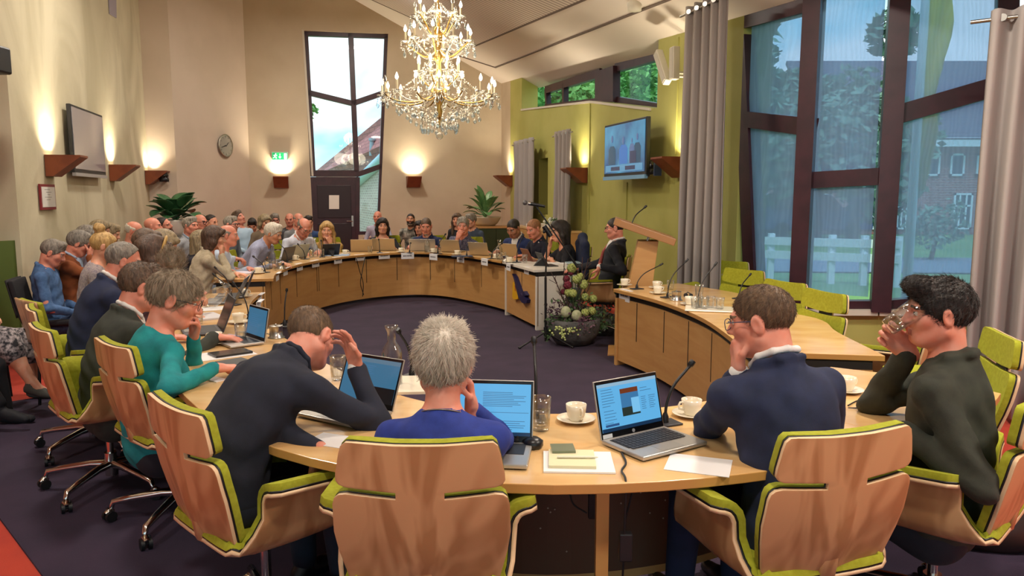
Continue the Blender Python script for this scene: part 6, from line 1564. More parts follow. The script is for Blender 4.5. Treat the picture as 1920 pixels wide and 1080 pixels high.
        if 'wel' in opt: hint=Rinv@V(*opt['wel'])
        if 'curl' in opt: curl=opt['curl']
        El,Wt=ik(Sx,Wt,l1,l2,hint)
        if fd is None: fd=Wt-El
        if pn is None: pn=V(0,0,-1)
        arms[sd]=(Sx,El,Wt,fd,pn,curl,sg,opt)
    nd=(HB-N)/np.linalg.norm(HB-N); xn=xr-nd*(xr@nd); xn/=np.linalg.norm(xn); fn=np.cross(nd,xn)
    def ring(c,*q): return [c+xn*x*s+fn*y_*s+nd*z*s for x,y_,z in q]
    # ---- the body: head, neck, shoulders, arms and hands in one surface
    f=Field()
    f.cone(N-ax*.03+fw*0,HB+HM@(V(0,-.005,.045)*hsz),(.058 if fem else .066)*hsz*(neck or 1),(.050 if fem else .058)*hsz*(neck or 1),.03)
    head_field(f,Hc,HM,hsz,True,fem,fine)
    f.cone(N-xr*.04-ax*.04,SL+xr*.03-ax*.01,.050*s,.045*s,.05); f.cone(N+xr*.04-ax*.04,SR-xr*.03-ax*.01,.050*s,.045*s,.05)
    f.ell(Ch+ax*.05*s,V(.125,.075,.12)*s,.05,'+',np.stack((xr,fw,ax),1))
    am=.85 if fem else 1.0
    for sd,(Sx,El,Wt,fd,pn,curl,sg,opt) in arms.items():
        f.cone(Sx,El,.043*s*am,.038*s*am,.02); f.cone(El,Wt,.039*s*am,.0255*s*am,.02)
        hand_prims(f,Wt,fd,pn,-sg if True else 1,curl,s*(.92 if fem else 1),opt.get('spread',.2),opt.get('thumb',.5),rmin={0:0,1:0,2:.0095,3:.012}[q])
    sk=SK[skin]; hm_=hair_mat(hairc) if hair else None
    mats=[sk,lipm[skin],eyew,iris,hair_mat(hairc if hairc in HAIRC else 'brown')]
    Mi_=np.linalg.inv(HM)
    def midx(v,qd):
        c_=v[qd].mean(1); l=((c_-Hc)@Mi_.T)/hsz; mi=np.zeros(len(qd),int)
        fr=l[:,1]>.05; ax_=np.abs(l[:,0])
        if fine:
            e=np.sqrt((ax_-.031)**2+(l[:,1]-.078)**2+(l[:,2]-.007)**2); ey=(e<.0136)&(l[:,1]>.08)&(np.abs(l[:,2]-.007)<.0065); mi[ey]=2
            mi[ey&(np.abs(ax_-.031)<.005)]=3
            mi[fr&(ax_<.022)&(l[:,2]<-.055)&(l[:,2]>-.073)&(l[:,1]>.083)&(l[:,1]<.102)]=1
        mi[fr&(ax_>.014)&(ax_<.05)&(np.abs(l[:,2]-(.030-.10*np.maximum(ax_-.035,0)*3))<.0050)&(l[:,1]<.102)]=4
        if not fine: mi[fr&(ax_>.018)&(ax_<.044)&(np.abs(l[:,2]-.006)<.006)&(l[:,1]>.07)]=3; mi[fr&(ax_<.022)&(np.abs(l[:,2]+.062)<.005)&(l[:,1]>.08)&(l[:,1]<.104)]=1
        if beard and bstyle=='full':
            b_=(l[:,2]<-.035-.25*np.maximum(0,.05-ax_))&(l[:,1]>-.01)&(l[:,2]>-.13)&~((ax_<.018)&(l[:,2]>-.07)&(l[:,2]<-.055)); mi[b_]=4
        return mi
    hh=h
    ob=sdf_obj('body',f,hh,mats,t,midx)
    # ---- hair
    if hair:
        hf=hair_field(hair,Hc,HM,hsz)
        nz=rad(17)
        def hpost(p):
            l=(p-Hc)@HM; a=np.arctan2(l[:,0],-l[:,1]-.0); r_=l[:,2]
            return .0016*np.sin(a*38+r_*60)+.0012*np.sin(l[:,0]*330+l[:,2]*90)+.001*np.sin(a*71-r_*150)
        hf.post=hpost if hair not in('buzz','crop') else None
        v,qd=surface(hf,h*(.9 if q<2 else 1))
        ho=bpy.data.objects.new('hair',mesh_from('hair',v,qd,hm_)); link(ho,t)
        if hairstr:
            n_,L_,lift_,wh_=hairstr[:4]; kw=hairstr[4] if len(hairstr)>4 else {}
            nr=vnormals(v,qd); strands('hair_strands',ho,v,nr,Hc,HM,hsz,hm_,n_,L_,lift_,hash(label)%1000 if False else len(label),wh_,**kw)
    if beard and q>=1:
        bf=Field(); T=lambda *a: Hc+HM@(V(*a)*hsz)
        if bstyle=='full': bf.chain([T(-.06,.0,-.05),T(-.045,.04,-.085),T(-.02,.07,-.105),T(.02,.07,-.105),T(.045,.04,-.085),T(.06,.0,-.05)],[.014,.021,.022,.022,.021,.014],.02)
        else: bf.chain([T(-.022,.082,-.078),T(-.012,.082,-.10),T(.012,.082,-.10),T(.022,.082,-.078)],[.007,.011,.011,.007],.01)
        sdf_obj('beard',bf,h,hair_mat(beard),t)
    # ---- top garment
    g=Field(); gi=girth; axm=np.stack((xr,fw,ax),1); a0=dirv(a1,side); m0=np.stack((V(1,0,0),np.cross(a0,V(1,0,0)),a0),1)
    infl=.012 if jacket else .004
    g.ell(P+V(0,.02,.02),V(.165*gi+infl,.112*gi+infl,.13)*s,.05,'+')
    g.ell((P+Mi)/2+V(0,.015,.03),V(.148*gi+infl,.112*gi+infl,.15)*s,.06,'+',m0)
    g.ell(Mi+(Ch-Mi)*.4,V(.155*(gi*.5+.5)+infl,.112*gi+infl,.15)*s,.06,'+',axm)
    g.ell(Ch+ax*.03*s,V((.150 if fem else .168)+infl,.108+infl,.135)*s,.06,'+',axm)
    if fem:
        for sx in (-1,1): g.ell(Ch+xr*sx*.07*s+fw*.085*s-ax*.02*s,V(.062,.055,.062)*s,.04,'+',axm)
    g.cone(N-xr*.05*s-ax*.042*s-fw*.01,SL+ax*.012,.050*s+infl*.5,.040*s+infl*.8,.05); g.cone(N+xr*.05*s-ax*.042*s-fw*.01,SR+ax*.012,.050*s+infl*.5,.040*s+infl*.8,.05)
    sd_=len(label)*.7
    A=.0058 if q<2 else .0034
    elb=[a[1] for a in arms.values()]
    def fold(p):
        w=.25
        for e_ in elb: w=w+1.0*np.exp(-((p-e_)**2).sum(1)/.010)
        w=w+.8*np.exp(-((p-Mi)**2).sum(1)/.03)
        return A*w*np.sin(p[:,2]*62+p[:,0]*34+2.2*np.sin(p[:,1]*21+sd_)+sd_)+A*.35*np.sin(p[:,0]*48-p[:,1]*55+p[:,2]*28+sd_)
    g.post=fold
    if sleeve=='short' or not jacket: pass
    g.cone(N-ax*.09*s-fw*.014*s,N-ax*.006*s-fw*.014*s,(.078 if fem else .090)*s,(.064 if fem else .074)*s,.04)
    # neck opening
    if not jacket:
        oc=open_neck
        f0=N+ax*.035*s+fw*.012; g.cone(f0,f0+ax*.1,.062*s+oc*.4,.07*s,.006,'-')
        if oc: g.ell(N+ax*.02*s+fw*(.06)*s,V(.075+oc,.06+oc,.05+oc)*s,.01,'-',axm)
    if jacket:
        for sx in (-1,1): g.chain([N+xr*sx*.035*s+fw*.10*s-ax*.13*s]+ring(N+nd*.02*s,(sx*.074,.05,-.025),(sx*.080,-.012,.006),(sx*.045,-.070,.012),(0,-.082,.014)),[.012,.013,.014,.015,.015],.012)
        # V opening that shows the shirt
        g.chain([N+fw*.115*s-ax*.02*s,N+fw*.16*s-ax*.13*s,N+fw*.185*s-ax*.24*s],[.05*s,.035*s,.006],.006,'-')
    else:
        if collar=='self':
            g.chain(ring(N+nd*.03*s,(.024,.090,-.05),(.064,.042,-.010),(.073,-.012,.004),(.045,-.060,.010),(0,-.074,.012),(-.045,-.060,.010),(-.073,-.012,.004),(-.064,.042,-.010),(-.024,.090,-.05)),[.012]*9,.010)
    for sd,(Sx,El,Wt,fd,pn,curl,sg,opt) in arms.items():
        u=(Wt-El)/np.linalg.norm(Wt-El)
        r0,r1,r2=((.054,.048,.038) if jacket else (.050,.044,.034)); 
        if fem: r0,r1,r2=r0*.88,r1*.9,r2*.92
        if sleeve=='long': 
            wl=Wt-u*.012*s; g.cone(Sx,El,r0*s*.96,r1*s,.05); g.cone(El,wl,r1*s,r2*s,.02)
        elif sleeve=='rolled': g.cone(Sx,El,r0*s,r1*s,.025); g.cone(El,El+u*.07*s,r1*s,r1*s*.97,.02)
        else:
            v_=El-Sx; g.cone(Sx,Sx+v_*.55,r0*s*1.02,r1*s*1.12,.025)
    nm='jacket' if jacket else 'top'
    go=sdf_obj(nm,g,hb,top,t)
    if jacket and q<=1:
        # flap line of the back vent and cuffs are kept in the surface; buttons on the cuffs
        pass
    if vest is not None:
        vf=Field(); 
        vf.ell(P+V(0,0,.04),V(.170*gi+.012,.125*gi+.012,.12)*s,.05,'+'); vf.ell(Mi,V(.152*gi+.012,.114*gi+.012,.17)*s,.06,'+',axm)
        vf.ell(Ch+ax*.02*s,V(.135+.01,.108+.014,.135)*s,.06,'+',axm); vf.cone(N-xr*.07*s-ax*.04*s,N-xr*.11*s-ax*.06*s,.05*s,.05*s,.04); vf.cone(N+xr*.07*s-ax*.04*s,N+xr*.11*s-ax*.06*s,.05*s,.05*s,.04)
        vf.chain([N+fw*.12*s-ax*.0*s,N+fw*.17*s-ax*.13*s,N+fw*.185*s-ax*.25*s],[.06*s,.04*s,.008],.006,'-')
        sdf_obj('vest',vf,hb,vest,t)
    if collar and collar!='self':
        cf=Field(); pts=ring(N+nd*.045*s,(.020,.084,-.045),(.060,.040,-.010),(.069,-.012,.008),(.045,-.056,.014),(0,-.070,.016),(-.045,-.056,.014),(-.069,-.012,.008),(-.060,.040,-.010),(-.020,.084,-.045))
        cf.chain(pts,[.009,.011,.0115,.012,.012,.012,.0115,.011,.009],.008); sdf_obj('shirt_collar',cf,h*1.2,collar,t)
    if jacket and shirt is not None:
        sf=Field(); sf.ell(Ch+ax*.04*s+fw*.030*s,V(.085,.088,.16)*s,.03,'+',axm); sf.cone(N-ax*.06*s+fw*.02*s,N-ax*.02*s+fw*.04*s,.062*s,.05*s,.03)
        sdf_obj('shirt_front',sf,hb,shirt,t)
        for sd,(Sx,El,Wt,fd,pn,curl,sg,opt) in arms.items():
            if q<=1:
                u=(Wt-El)/np.linalg.norm(Wt-El); cfx=Field().cone(Wt-u*.04*s,Wt-u*.002*s,.034*s,.034*s); sdf_obj('shirt_cuff',cfx,h*1.2,shirt,t)
    if tie is not None:
        tf=Field(); tf.chain([N+fw*.104*s-ax*.035*s,N+fw*.140*s-ax*.12*s,N+fw*.152*s-ax*.26*s],[.014,.017,.022],.006); sdf_obj('tie',tf,h*1.4,tie,t)
    # ---- legs
    if legs!='none':
        lf=Field(); SH=[]; BD=[]
        kz=float(P[2])-.03*s
        for k_,sg in enumerate((-1,1)):
            hip=P+V(sg*.085*s,.02,-.03); kn=V(sg*(.11+legx)*s,.42*s,max(.48*s,.46)); an=kn+V(sg*.01,.03*s,-kn[2]+.10); 
            if tuck: kn=V(sg*.12*s,.33*s,.47); an=V(sg*.12*s,.20*s,.11)
            if knee and sg in knee: kn=V(*knee[sg][0]); an=V(*knee[sg][1])
            sf=Field(); bd=Field(); SH.append(sf); BD.append(bd)
            lf.chain([hip,kn,an],[.088*s*gi,.066*s,.050*s],.03)
            fdx=(an-kn); fdx=V(0,1,0) if abs(fdx[2])>.2 and not(knee and sg in knee and len(knee[sg])>2) else V(*knee[sg][2])
            sf.chain([an+V(0,-.03,-.055),an+fdx*.09+V(0,0,-.062),an+fdx*.18+V(0,0,-.066)],[.036,.036,.028],.02); sf.cone(an+V(0,0,-.01),an+V(0,0,-.05),.042,.04,.02)
            if skirt is not None: bd.chain([kn+(an-kn)*.1,kn+(an-kn)*.45,an],[.055,.056,.036],.03); bd.chain([an,an+fdx*.09+V(0,0,-.05)],[.036,.030],.02)
        lf.ell(P+V(0,.035,-.02),V(.160*gi,.105,.10)*s,.05)
        if skirt is not None:
            kf=Field(); kf.ell(P+V(0,.0,-.02),V(.19,.15,.11)*s,.05)
            for sg in (-1,1):
                kn=V(sg*.11*s,.42*s,.48*s) if not(knee and sg in knee) else V(*knee[sg][0]); an=V(sg*.11,.45,.1) if not(knee and sg in knee) else V(*knee[sg][1])
                kf.chain([P+V(sg*.08,.02,-.02),kn,kn+(an-kn)*.28],[.105,.088,.10],.06)
            sdf_obj('skirt',kf,hb,skirt,t); [sdf_obj('bare_leg',bd,h*1.4,SK[skin],t) for bd in BD]
        else: sdf_obj('trousers',lf,hb*1.1,bottom or cloth('trousers_dark','#23242c'),t)
        for sf in SH: sdf_obj('shoe',sf,hb,shoes or mat('shoe_black','#17161a',.4),t)
    # ---- glasses
    if glasses is not None:
        gm_=mat('glasses_'+glasses,{'dark':'#1c1a20','blue':'#39415e','thin':'#6a625c'}[glasses],.35); mb=MB(); r_={0:.0016,1:.002,2:.0028,3:.0035}[q]
        T=lambda x,y_,z: Vector([float(a) for a in (Hc+HM@(V(x,y_,z)*hsz))])
        for sx in (-1,1):
            loop=[T(sx*.033+.026*math.copysign(abs(math.cos(a))**.6,math.cos(a)),.107-.25*abs(.033+.026*math.cos(a)*1)**2*6,.002+.019*math.copysign(abs(math.sin(a))**.7,math.sin(a))) for a in [2*PI*k/18 for k in range(19)]]
            mb.tube(loop,r_,5,cap=False); mb.tube([T(sx*.060,.100,.010),T(sx*.078,.06,.012),T(sx*.083,.0,.010),T(sx*.081,-.02,-.012)],r_*1.1,5)
        mb.tube([T(-.008,.108,.006),T(0,.112,.008),T(.008,.108,.006)],r_,5)
        mb.build('glasses',gm_,t)
    info=dict(t=t,N=N,P=P,Hc=Hc,HM=HM,arms=arms,org=org,rz=rz,s=s,hsz=hsz,xr=xr,fw=fw,ax=ax,Ch=Ch)
    if extra: extra(info)
    if ch:
        d=Matrix.Rotation(rz,3,'Z')@Vector((0,ch_off,0)); cr=rz if ch_rz is None else rad(ch_rz)
        if ch_at:
            tp=at_z(ch_at[0],ch_at[1],CHZ); d2=Matrix.Rotation(cr,3,'Z')@Vector((0,.305,0)); chair(tp.x+d2.x,tp.y+d2.y,cr,ch[1])
        else: (chair if ch[0]=='a' else dchair if ch[0]=='d' else vchair)(org.x+d.x,org.y+d.y,cr,ch[1],*(ch[2:3]))
    return info
# ================================================================ WHO SITS WHERE
white_sh=mat('shirt_white','#dbd7d2',.8,bump=(300,.2,.002)); bluesh=cloth('shirt_lightblue','#9fb3cc','#b0c2d8',90); dk=cloth('dark_trousers','#20212a'); jeans=cloth('jeans','#2c3a55','#34466a',60)
navy=cloth('navy_suit','#1b2442','#18203a',20); navy2=cloth('ink_suit','#1a1e2e','#171a28',20); olive=cloth('olive_jacket','#33352a','#2b2d24',22,bump=(700,.5,.003)); dgrey=cloth('dark_green_suit','#34372f','#2c2f29',20)
teal=cloth('teal_velvet','#138a8c','#0f767c',14,bump=(300,.5,.003),sheen=.0); royal=cloth('royal_blue_knit','#25388a','#223380',30)
# --- foreground, seen from behind
i1=person('person in an ink-blue suit bowed over the table, hand on the head',(582,632),2.9,-36,navy2,hair='crop',hairc='buzz',skin='pink',q=0,lean=32,bend=1.3,hp=38,hy=8,hr=-14,jacket=True,collar=navy2,shirt=white_sh,
  Rh=('w',{'at':at_y(668,690,2.86),'wfd':(-.28,.05,1),'wpn':(-.75,-.65,.1),'wel':(.7,-.5,-1),'curl':(.35,.45,.5,.6),'spread':.5,'thumb':.1}),Lh=('w',{'at':at_y(600,848,2.52),'wfd':(-.2,.2,-1),'wel':(-.6,-.6,-.3),'wpn':(.8,-.5,0),'curl':.9}),bottom=navy2,
  hairstr=(9000,.016,.004,(0,-.05,.10),dict(rad_=.0004)),ch=('a','green and plywood swivel armchair of the bowed person in the ink-blue suit'),ch_at=(318,765),ch_rz=-44)
def neckl(i):
    N,fw,xr,ax=i['N'],i['fw'],i['xr'],i['ax']; f=[N+xr*.075*math.cos(a)+fw*(.068*math.sin(a)-.005)+ax*(.012-.02*math.sin(a)) for a in [2*PI*k/30 for k in range(31)]]
    MB().tube([Vector([float(c) for c in p]) for p in f],.0022,6,cap=False).build('necklace',mat('necklace','#8c7f72',.3,.6),i['t'])
i2=person('person with short white hair and royal blue knit top, seen from behind',(832,682),2.36,-3,royal,hair='full',hairc='white',skin='pink',fem=True,q=0,lean=9,bend=1.4,hp=6,hy=4,girth=1.1,s=1.0,open_neck=.018,hs=1.04,
  Rh=('cheek',{'elbow':(.9,-.25,-1)}),Lh=('rest',{'x':.1,'y':.36}),extra=neckl,hairstr=(15000,.035,.007,(.005,-.075,.085),dict(rad_=.0005,jit=.3)),bottom=dk,ch=('a','green and plywood swivel armchair of the white-haired person in the blue knit top'),ch_at=(785,838),ch_rz=0,glasses='thin')
i3=person('person in a navy suit with blue-framed glasses, chin on hand',(1428,602),2.52,20,navy,hair='crop',hairc='buzz',skin='pink',q=0,lean=11,bend=1.3,hy=38,hp=10,jacket=True,collar=white_sh,shirt=white_sh,glasses='blue',s=1.08,hs=.98,
  Lh=('chin',{'elbow':(-.55,.05,-1)}),Rh=('rest',{'x':.14,'y':.38}),hairstr=(12000,.017,.005,(.01,-.04,.105),dict(rad_=.0004,flow=(0,.6,-.3))),bottom=navy,ch=('a','green and plywood swivel armchair of the person in the navy suit with blue glasses'),ch_at=(1600,818),ch_rz=17)
i4=person('person in a dark olive jacket with a dark quiff, drinking from a glass',(1760,588),2.66,50,olive,hair='quiff',hairc='dark',skin='pink',q=0,lean=1,bend=4,hy=28,hp=2,jacket=True,s=1.11,hs=.98,girth=1.05,neck=.95,
  Rh=('w',{'at':at_y(1704,660,2.76),'wfd':(-.72,.05,.62),'wpn':(-.35,-.9,.05),'wel':(.1,.6,-1),'curl':(.75,.8,.85,.9),'thumb':.2}),Lh=('w',{'at':at_y(1690,808,2.52),'wfd':(-1,.1,-.1),'wpn':(0,0,-1),'wel':(.2,-.5,-1)}),hairstr=(15000,.024,.003,(.0,-.055,.11),dict(rad_=.0005,flow=(0,.6,.1),jit=.25)),bottom=dk,ch=('a','green and plywood swivel armchair of the person in the olive jacket'),ch_at=(1966,752),ch_rz=45)
# --- left row
i5=person('person in a teal sweater with a grey hair bun and dark glasses',(328,560),3.62,-45,teal,hair='bun',hairc='ash',skin='pink',fem=True,q=0,lean=3,bend=3,hy=-28,hp=20,glasses='dark',hs=1.12,s=1.07,
  Lh=('mouth',{'elbow':(-.2,.5,-1)}),Rh=('w',{'at':at_z(404,690,.80),'wfd':(.8,.5,-.1),'wpn':(0,0,-1),'wel':(.3,-1,-.35)}),hairstr=(9000,.05,.004,(0,-.05,.125),dict(rad_=.0005,jit=.15)),bottom=dk,ch=('a','green and plywood swivel armchair of the person in the teal sweater'),ch_at=(203,648),ch_rz=-43)
i6=person('person in a dark green-grey suit seated left of the teal sweater',(266,538),4.1,-46,dgrey,hair='short',hairc='mousy',skin='pink',q=1,hs=1.06,s=1.05,lean=10,bend=1.8,hy=-12,hp=14,jacket=True,collar=white_sh,shirt=white_sh,
  Rh=('w',{'at':at_z(402,632,.79),'wfd':(.9,.3,-.1),'wpn':(0,0,-1)}),hairstr=(6000,.018,.004,(0,-.05,.11),dict(rad_=.0005)),bottom=dgrey,ch=('a','green and plywood swivel armchair of the person in the green-grey suit'),ch_off=.02)
i7=person('person in a navy suit with receding grey hair on the left',(232,490),4.75,-52,navy,hair='recede',hairc='grey',skin='pink',q=1,lean=13,bend=1.6,hy=-8,hp=16,jacket=True,collar=white_sh,shirt=white_sh,bottom=navy,ch=('a','green and plywood swivel armchair of the person with receding grey hair'),ch_off=.02)
person('person with brown hair and a golden headband, half hidden behind the grey bun',(288,476),5.0,-66,cloth('plum','#5a4656'),hair='bob',hairc='brown',skin='fair',fem=True,q=2,lean=16,hp=18,bottom=dk,Rh=('w',{'at':at_z(382,556,.86),'wfd':(.8,.3,-.2),'wpn':(0,.4,-1),'curl':.7}),
  extra=lambda i:MB().tube([Vector([float(c) for c in (i['Hc']+i['HM']@V(.096*math.cos(a),.045,.02+.112*math.sin(a)))]) for a in [PI*k/12 for k in range(13)]],.011,6).build('headband',mat('headband','#a8833e',.5),i['t']))
person('person with dark brown hair bowed behind the golden headband',(274,460),5.6,-66,cloth('slate','#454a58'),hair='short',hairc='mousy',skin='fair',q=2,lean=16,hp=25,bottom=dk)
person('person with grey-blond hair and glasses bowed low at the left row',(308,458),6.4,-82,cloth('beige_knit','#8f8a84'),hair='bob',hairc='greyblond',skin='pink',fem=True,q=2,lean=14,hp=32,glasses='dark',bottom=dk)
# --- far horseshoe
beige=cloth('beige_blazer','#c3b69c','#b5a78c',40)
person('brown-haired person in a beige blazer, hand at the chin',(402,446),7.75,-68,beige,hair='bob',hairc='brown',skin='fair',fem=True,q=1,lean=16,hy=-2,hp=8,hr=0,jacket=True,Rh=('chin',),Lh=('rest',),bottom=dk,tuck=True)
person('person behind the beige blazer with long brown hair',(378,452),8.5,-80,cloth('dark_top','#2a2832'),hair='long',hairc='greyblond',skin='fair',fem=True,q=2,lean=10,hp=8,bottom=dk,tuck=True)
person('person in a pale blue striped shirt leaning on the table behind the beige blazer',(428,442),8.35,-78,cloth('stripe_blue','#a9bad2','#c4d0e0',120),hair='ring',hairc='grey',skin='pink',q=2,lean=18,hp=5,Rh=('w',{'at':at_z(478,487,.79),'wfd':(.9,.1,-.1),'wpn':(0,0,-1),'curl':.8}),bottom=dk,tuck=True)
person('white-haired person in a grey-blue checked shirt bent over papers',(512,438),9.05,-96,cloth('check_greyblue','#8b90ac','#a3a7c0',140),hair='full',hairc='white',skin='tan',q=1,lean=34,hp=20,hy=-4,collar='self',Rh=('rest',{'y':.42}),Lh=('rest',{'y':.42}),bottom=dk,tuck=True,ch=('a','green armchair of the white-haired person in the checked shirt','armchairs around the far horseshoe'))
person('person in a black vest and white shirt with glasses, looking down at a tablet',(570,427),11.1,-130,cloth('white_sleeves','#cfd2de','#c2c6d4',60),hair='ring',hairc='grey',skin='pink',q=1,s=1.12,hs=1.09,lean=18,hp=34,glasses='dark',vest=cloth('black_vest','#15161c'),collar=white_sh,bottom=dk,tuck=True,ch=('a','green armchair of the person in the black vest','armchairs around the far horseshoe'))
person('person with very long blond hair, hand before the mouth',(613,432),11.75,-164,cloth('mustard_top','#b08a4a'),hair='long',hairc='blond',skin='fair',fem=True,q=1,s=1.12,hs=1.09,lean=12,hp=4,hy=-4,Lh=('chin',{'curl':.7}),bottom=dk,tuck=True,ch=('a','green armchair of the long-haired blond person','armchairs around the far horseshoe'))
person('dark curly-haired person in a black short-sleeved top at the far table',(717,424),12.5,174,cloth('black_top','#16161d'),hair='wavy',hairc='dark',skin='fair',fem=True,q=1,lean=6,hy=22,hp=2,sleeve='short',open_neck=.035,s=1.12,hs=1.02,Rh=('rest',{'x':.26}),Lh=('rest',{'x':.26}),bottom=dk,tuck=True,ch=('a','green armchair of the person in the black top','armchairs around the far horseshoe'))
person('person in a two-tone blue polo shirt with a grey goatee',(799,424),12.5,168,cloth('polo_navy','#20294e'),hair='crop',hairc='mousy',skin='pink',q=1,s=1.12,hs=1.09,lean=9,hy=12,hp=16,sleeve='short',collar='self',beard='grey',bstyle='goatee',Rh=('rest',{'x':.2}),Lh=('rest',{'x':.24}),bottom=dk,tuck=True,ch=('a','green armchair of the person in the blue polo shirt','armchairs around the far horseshoe'),
  extra=lambda i:[sdf_obj('shoulder_panel',Field().cone(i['N']+i['xr']*sx*.10-i['ax']*.045,i['N']+i['xr']*sx*.20-i['ax']*.085,.052,.060),.014,cloth('polo_royal','#3c5ca0'),i['t']) for sx in (-1,1)])
pat=cloth('speckled_shirt','#3c3d56','#6e6c7e',46); 
person('grey-haired person in a speckled short-sleeved shirt, fist against the mouth',(868,424),12.0,150,pat,hair='full',hairc='silver',skin='pink',q=1,lean=12,side=-8,hy=28,hp=4,sleeve='short',collar='self',girth=1.15,s=1.14,hs=1.08,Rh=('mouth',{'elbow':(.1,.3,-1)}),Lh=('side',),bottom=dk,tuck=True,ch=('a','green armchair of the grey-haired person in the speckled shirt','armchairs around the far horseshoe'))
person('young person in a bright navy suit and open white shirt looking down',(963,428),11.3,140,cloth('suit_blue','#202f5c'),hair='crop',hairc='dark',skin='dark',q=1,s=1.12,hs=1.09,lean=11,hp=28,hy=6,jacket=True,collar=white_sh,shirt=white_sh,bottom=dk,tuck=True,ch=('a','green armchair of the young person in the navy suit','armchairs around the far horseshoe'))
person('person with sandy hair in a black polo shirt with white collar edge',(1001,429),10.75,118,cloth('polo_black','#16182a'),hair='crop',hairc='red',skin='pink',q=1,s=1.12,hs=1.09,lean=10,hp=18,hy=14,sleeve='short',collar='self',Lh=('rest',),bottom=dk,tuck=True,ch=('a','green armchair of the sandy-haired person in the black polo','armchairs around the far horseshoe'),
  extra=lambda i:sdf_obj('collar_stripe',Field().cone(i['N']-i['xr']*.075+i['fw']*.05,i['N']-i['xr']*.115+i['fw']*.045-i['ax']*.03,.012,.012),.008,white_sh,i['t']))
person('person with long dark hair, hand at the mouth, behind the microphone stand',(1050,434),10.0,96,cloth('black_tee','#17161e'),hair='wavy',hairc='dark',skin='fair',fem=True,q=1,lean=10,hp=6,hy=8,sleeve='short',open_neck=.03,glasses='dark',Rh=('mouth',),Lh=('rest',{'x':.12,'y':.3}),bottom=dk,tuck=True,s=1.1,hs=1.1,ch=('a','green armchair with a dark jacket hung over it, behind the brown-haired person','armchairs around the far horseshoe'))
person('person in a dark suit and red tie leaning back beside the lectern',(1153,428),8.35,76,cloth('suit_charcoal','#1e2028'),hair='crop',hairc='dark',skin='pink',q=1,lean=-8,hp=6,hy=6,jacket=True,collar=white_sh,shirt=white_sh,tie=mat('tie_red','#9c4a44',.6),glasses='dark',Lh=('w',{'at':at_y(1124,500,8.0),'wfd':(-.3,0,-1),'wpn':(-.8,.3,0),'curl':.5}),bottom=dk,ch=('a','armchair of the dark-suited person with the red tie'),ch_off=.08)
# --- public along the left wall and the back wall
def pub(lb,hx,hy_,y,rz,c,hair,hc,**k):
    k.setdefault('q',2 if y<10.5 else 3); k.setdefault('bottom',dk); k.setdefault('Rh',('lap',)); k.setdefault('Lh',('lap',))
    return person(lb,(hx,hy_),y,rz,c,hair=hair,hairc=hc,**k)
den=cloth('denim_shirt','#4d6f9e','#41608c',40)
pub('grey-haired person in a denim blue shirt beside the green wall panel',99,474,6.9,-72,den,'short','grey',hp=26,lean=-2,collar='self',q=1,bottom=jeans,skin='pink',ch=('d','dark chair of the person in the denim blue shirt'))
pub('person in a rust brown jacket with a hand over the eyes',148,457,7.3,-66,cloth('rust_suede','#8a4a24','#7a3f1e',12),'full','grey',hp=26,lean=4,jacket=True,collar=bluesh,shirt=bluesh,Rh=('brow',),q=1,skin='pink',ch=('d','dark chair of the person in the rust brown jacket'))
pub('person with mauve-grey hair behind the rust brown jacket',165,444,8.1,-75,cloth('mauve','#6a6272'),'bob','grey',fem=True,hp=16)
pub('person with curly blond-brown hair by the left wall',188,433,8.9,-80,cloth('sand','#8a7a62'),'wavy','greyblond',fem=True,hp=14)
pub('person with grey-blond short hair under the framed notice',208,438,9.4,-82,cloth('stone','#77756e'),'full','greyblond',fem=True,hp=18)
pub('person with a blond updo next to the rust jacket',196,462,6.0,-66,cloth('floral_pale','#a59a96','#7f7480',70),'bun','blond',fem=True,hp=10,hs=.95)
pub('person with white side hair and a pink bald crown in black',252,434,8.9,-86,cloth('black_knit','#17181d'),'ring','white',hp=10,skin='pink')
pub('person with a shaved head in a dark collar below the left plant',287,425,9.7,-78,cloth('grey_dark','#33343a'),None,'dark',hp=0,skin='pink')
pub('person with dark receding hair, head tilted to the side, below the left plant',307,423,10.3,-92,cloth('navy_knit','#1e2230'),'recede','dark',hr=24,hp=-6,skin='pink',beard='mousy')
pub('person with grey hair in a light grey blazer and pale blue shirt',357,424,9.9,-112,cloth('blazer_lightgrey','#8e9096','#9b9da2',40),'short','silver',jacket=True,collar=bluesh,shirt=bluesh,hp=0,hy=4,skin='pink',q=1,ch=('v','green chair of the person in the light grey blazer'))
pub('bald person with black glasses behind the light grey blazer',376,417,11.2,-108,cloth('grey_shirt','#6c6f76'),None,'dark',glasses='dark',hp=4,skin='pink')
pub('person with dark hair and high forehead beside the bald one with glasses',396,417,11.7,-104,cloth('brown_knit','#54463f'),'recede','dark',hp=8)
pub('person with grey hair and glasses partly behind the beige blazer',433,421,10.8,-100,cloth('steel_shirt','#76808c'),'short','silver',glasses='dark',hp=4,skin='pink')
pub('person in a pale blue shirt leaning the head far back',447,409,12.3,-112,cloth('paleblue','#a8c0d4'),'short','mousy',lean=-10,hp=-18,hr=10,skin='pink',q=2)
pub('person with tied dark hair looking down at a phone',473,422,13.1,-165,cloth('black_wool','#1b1a1f'),'short','dark',fem=True,hp=34)
pub('person with blond-grey hair behind the white-haired person',497,416,12.2,-130,cloth('taupe','#7a6a58'),'bob','greyblond',fem=True,hp=14)
pub('person with grey hair and glasses against the back wall',515,413,13.8,-150,cloth('check_dark','#4a4c50'),'full','grey',glasses='dark',hp=6,skin='pink')
pub('person with thinning dark hair facing the room by the back wall',543,412,14.0,-172,cloth('teal_grey','#4a585c'),'ring','dark',hp=6,skin='pink')
pub('bald person behind the black vest',560,413,12.6,-140,cloth('ash','#84868a'),'ring','silver',hp=4,skin='pink')
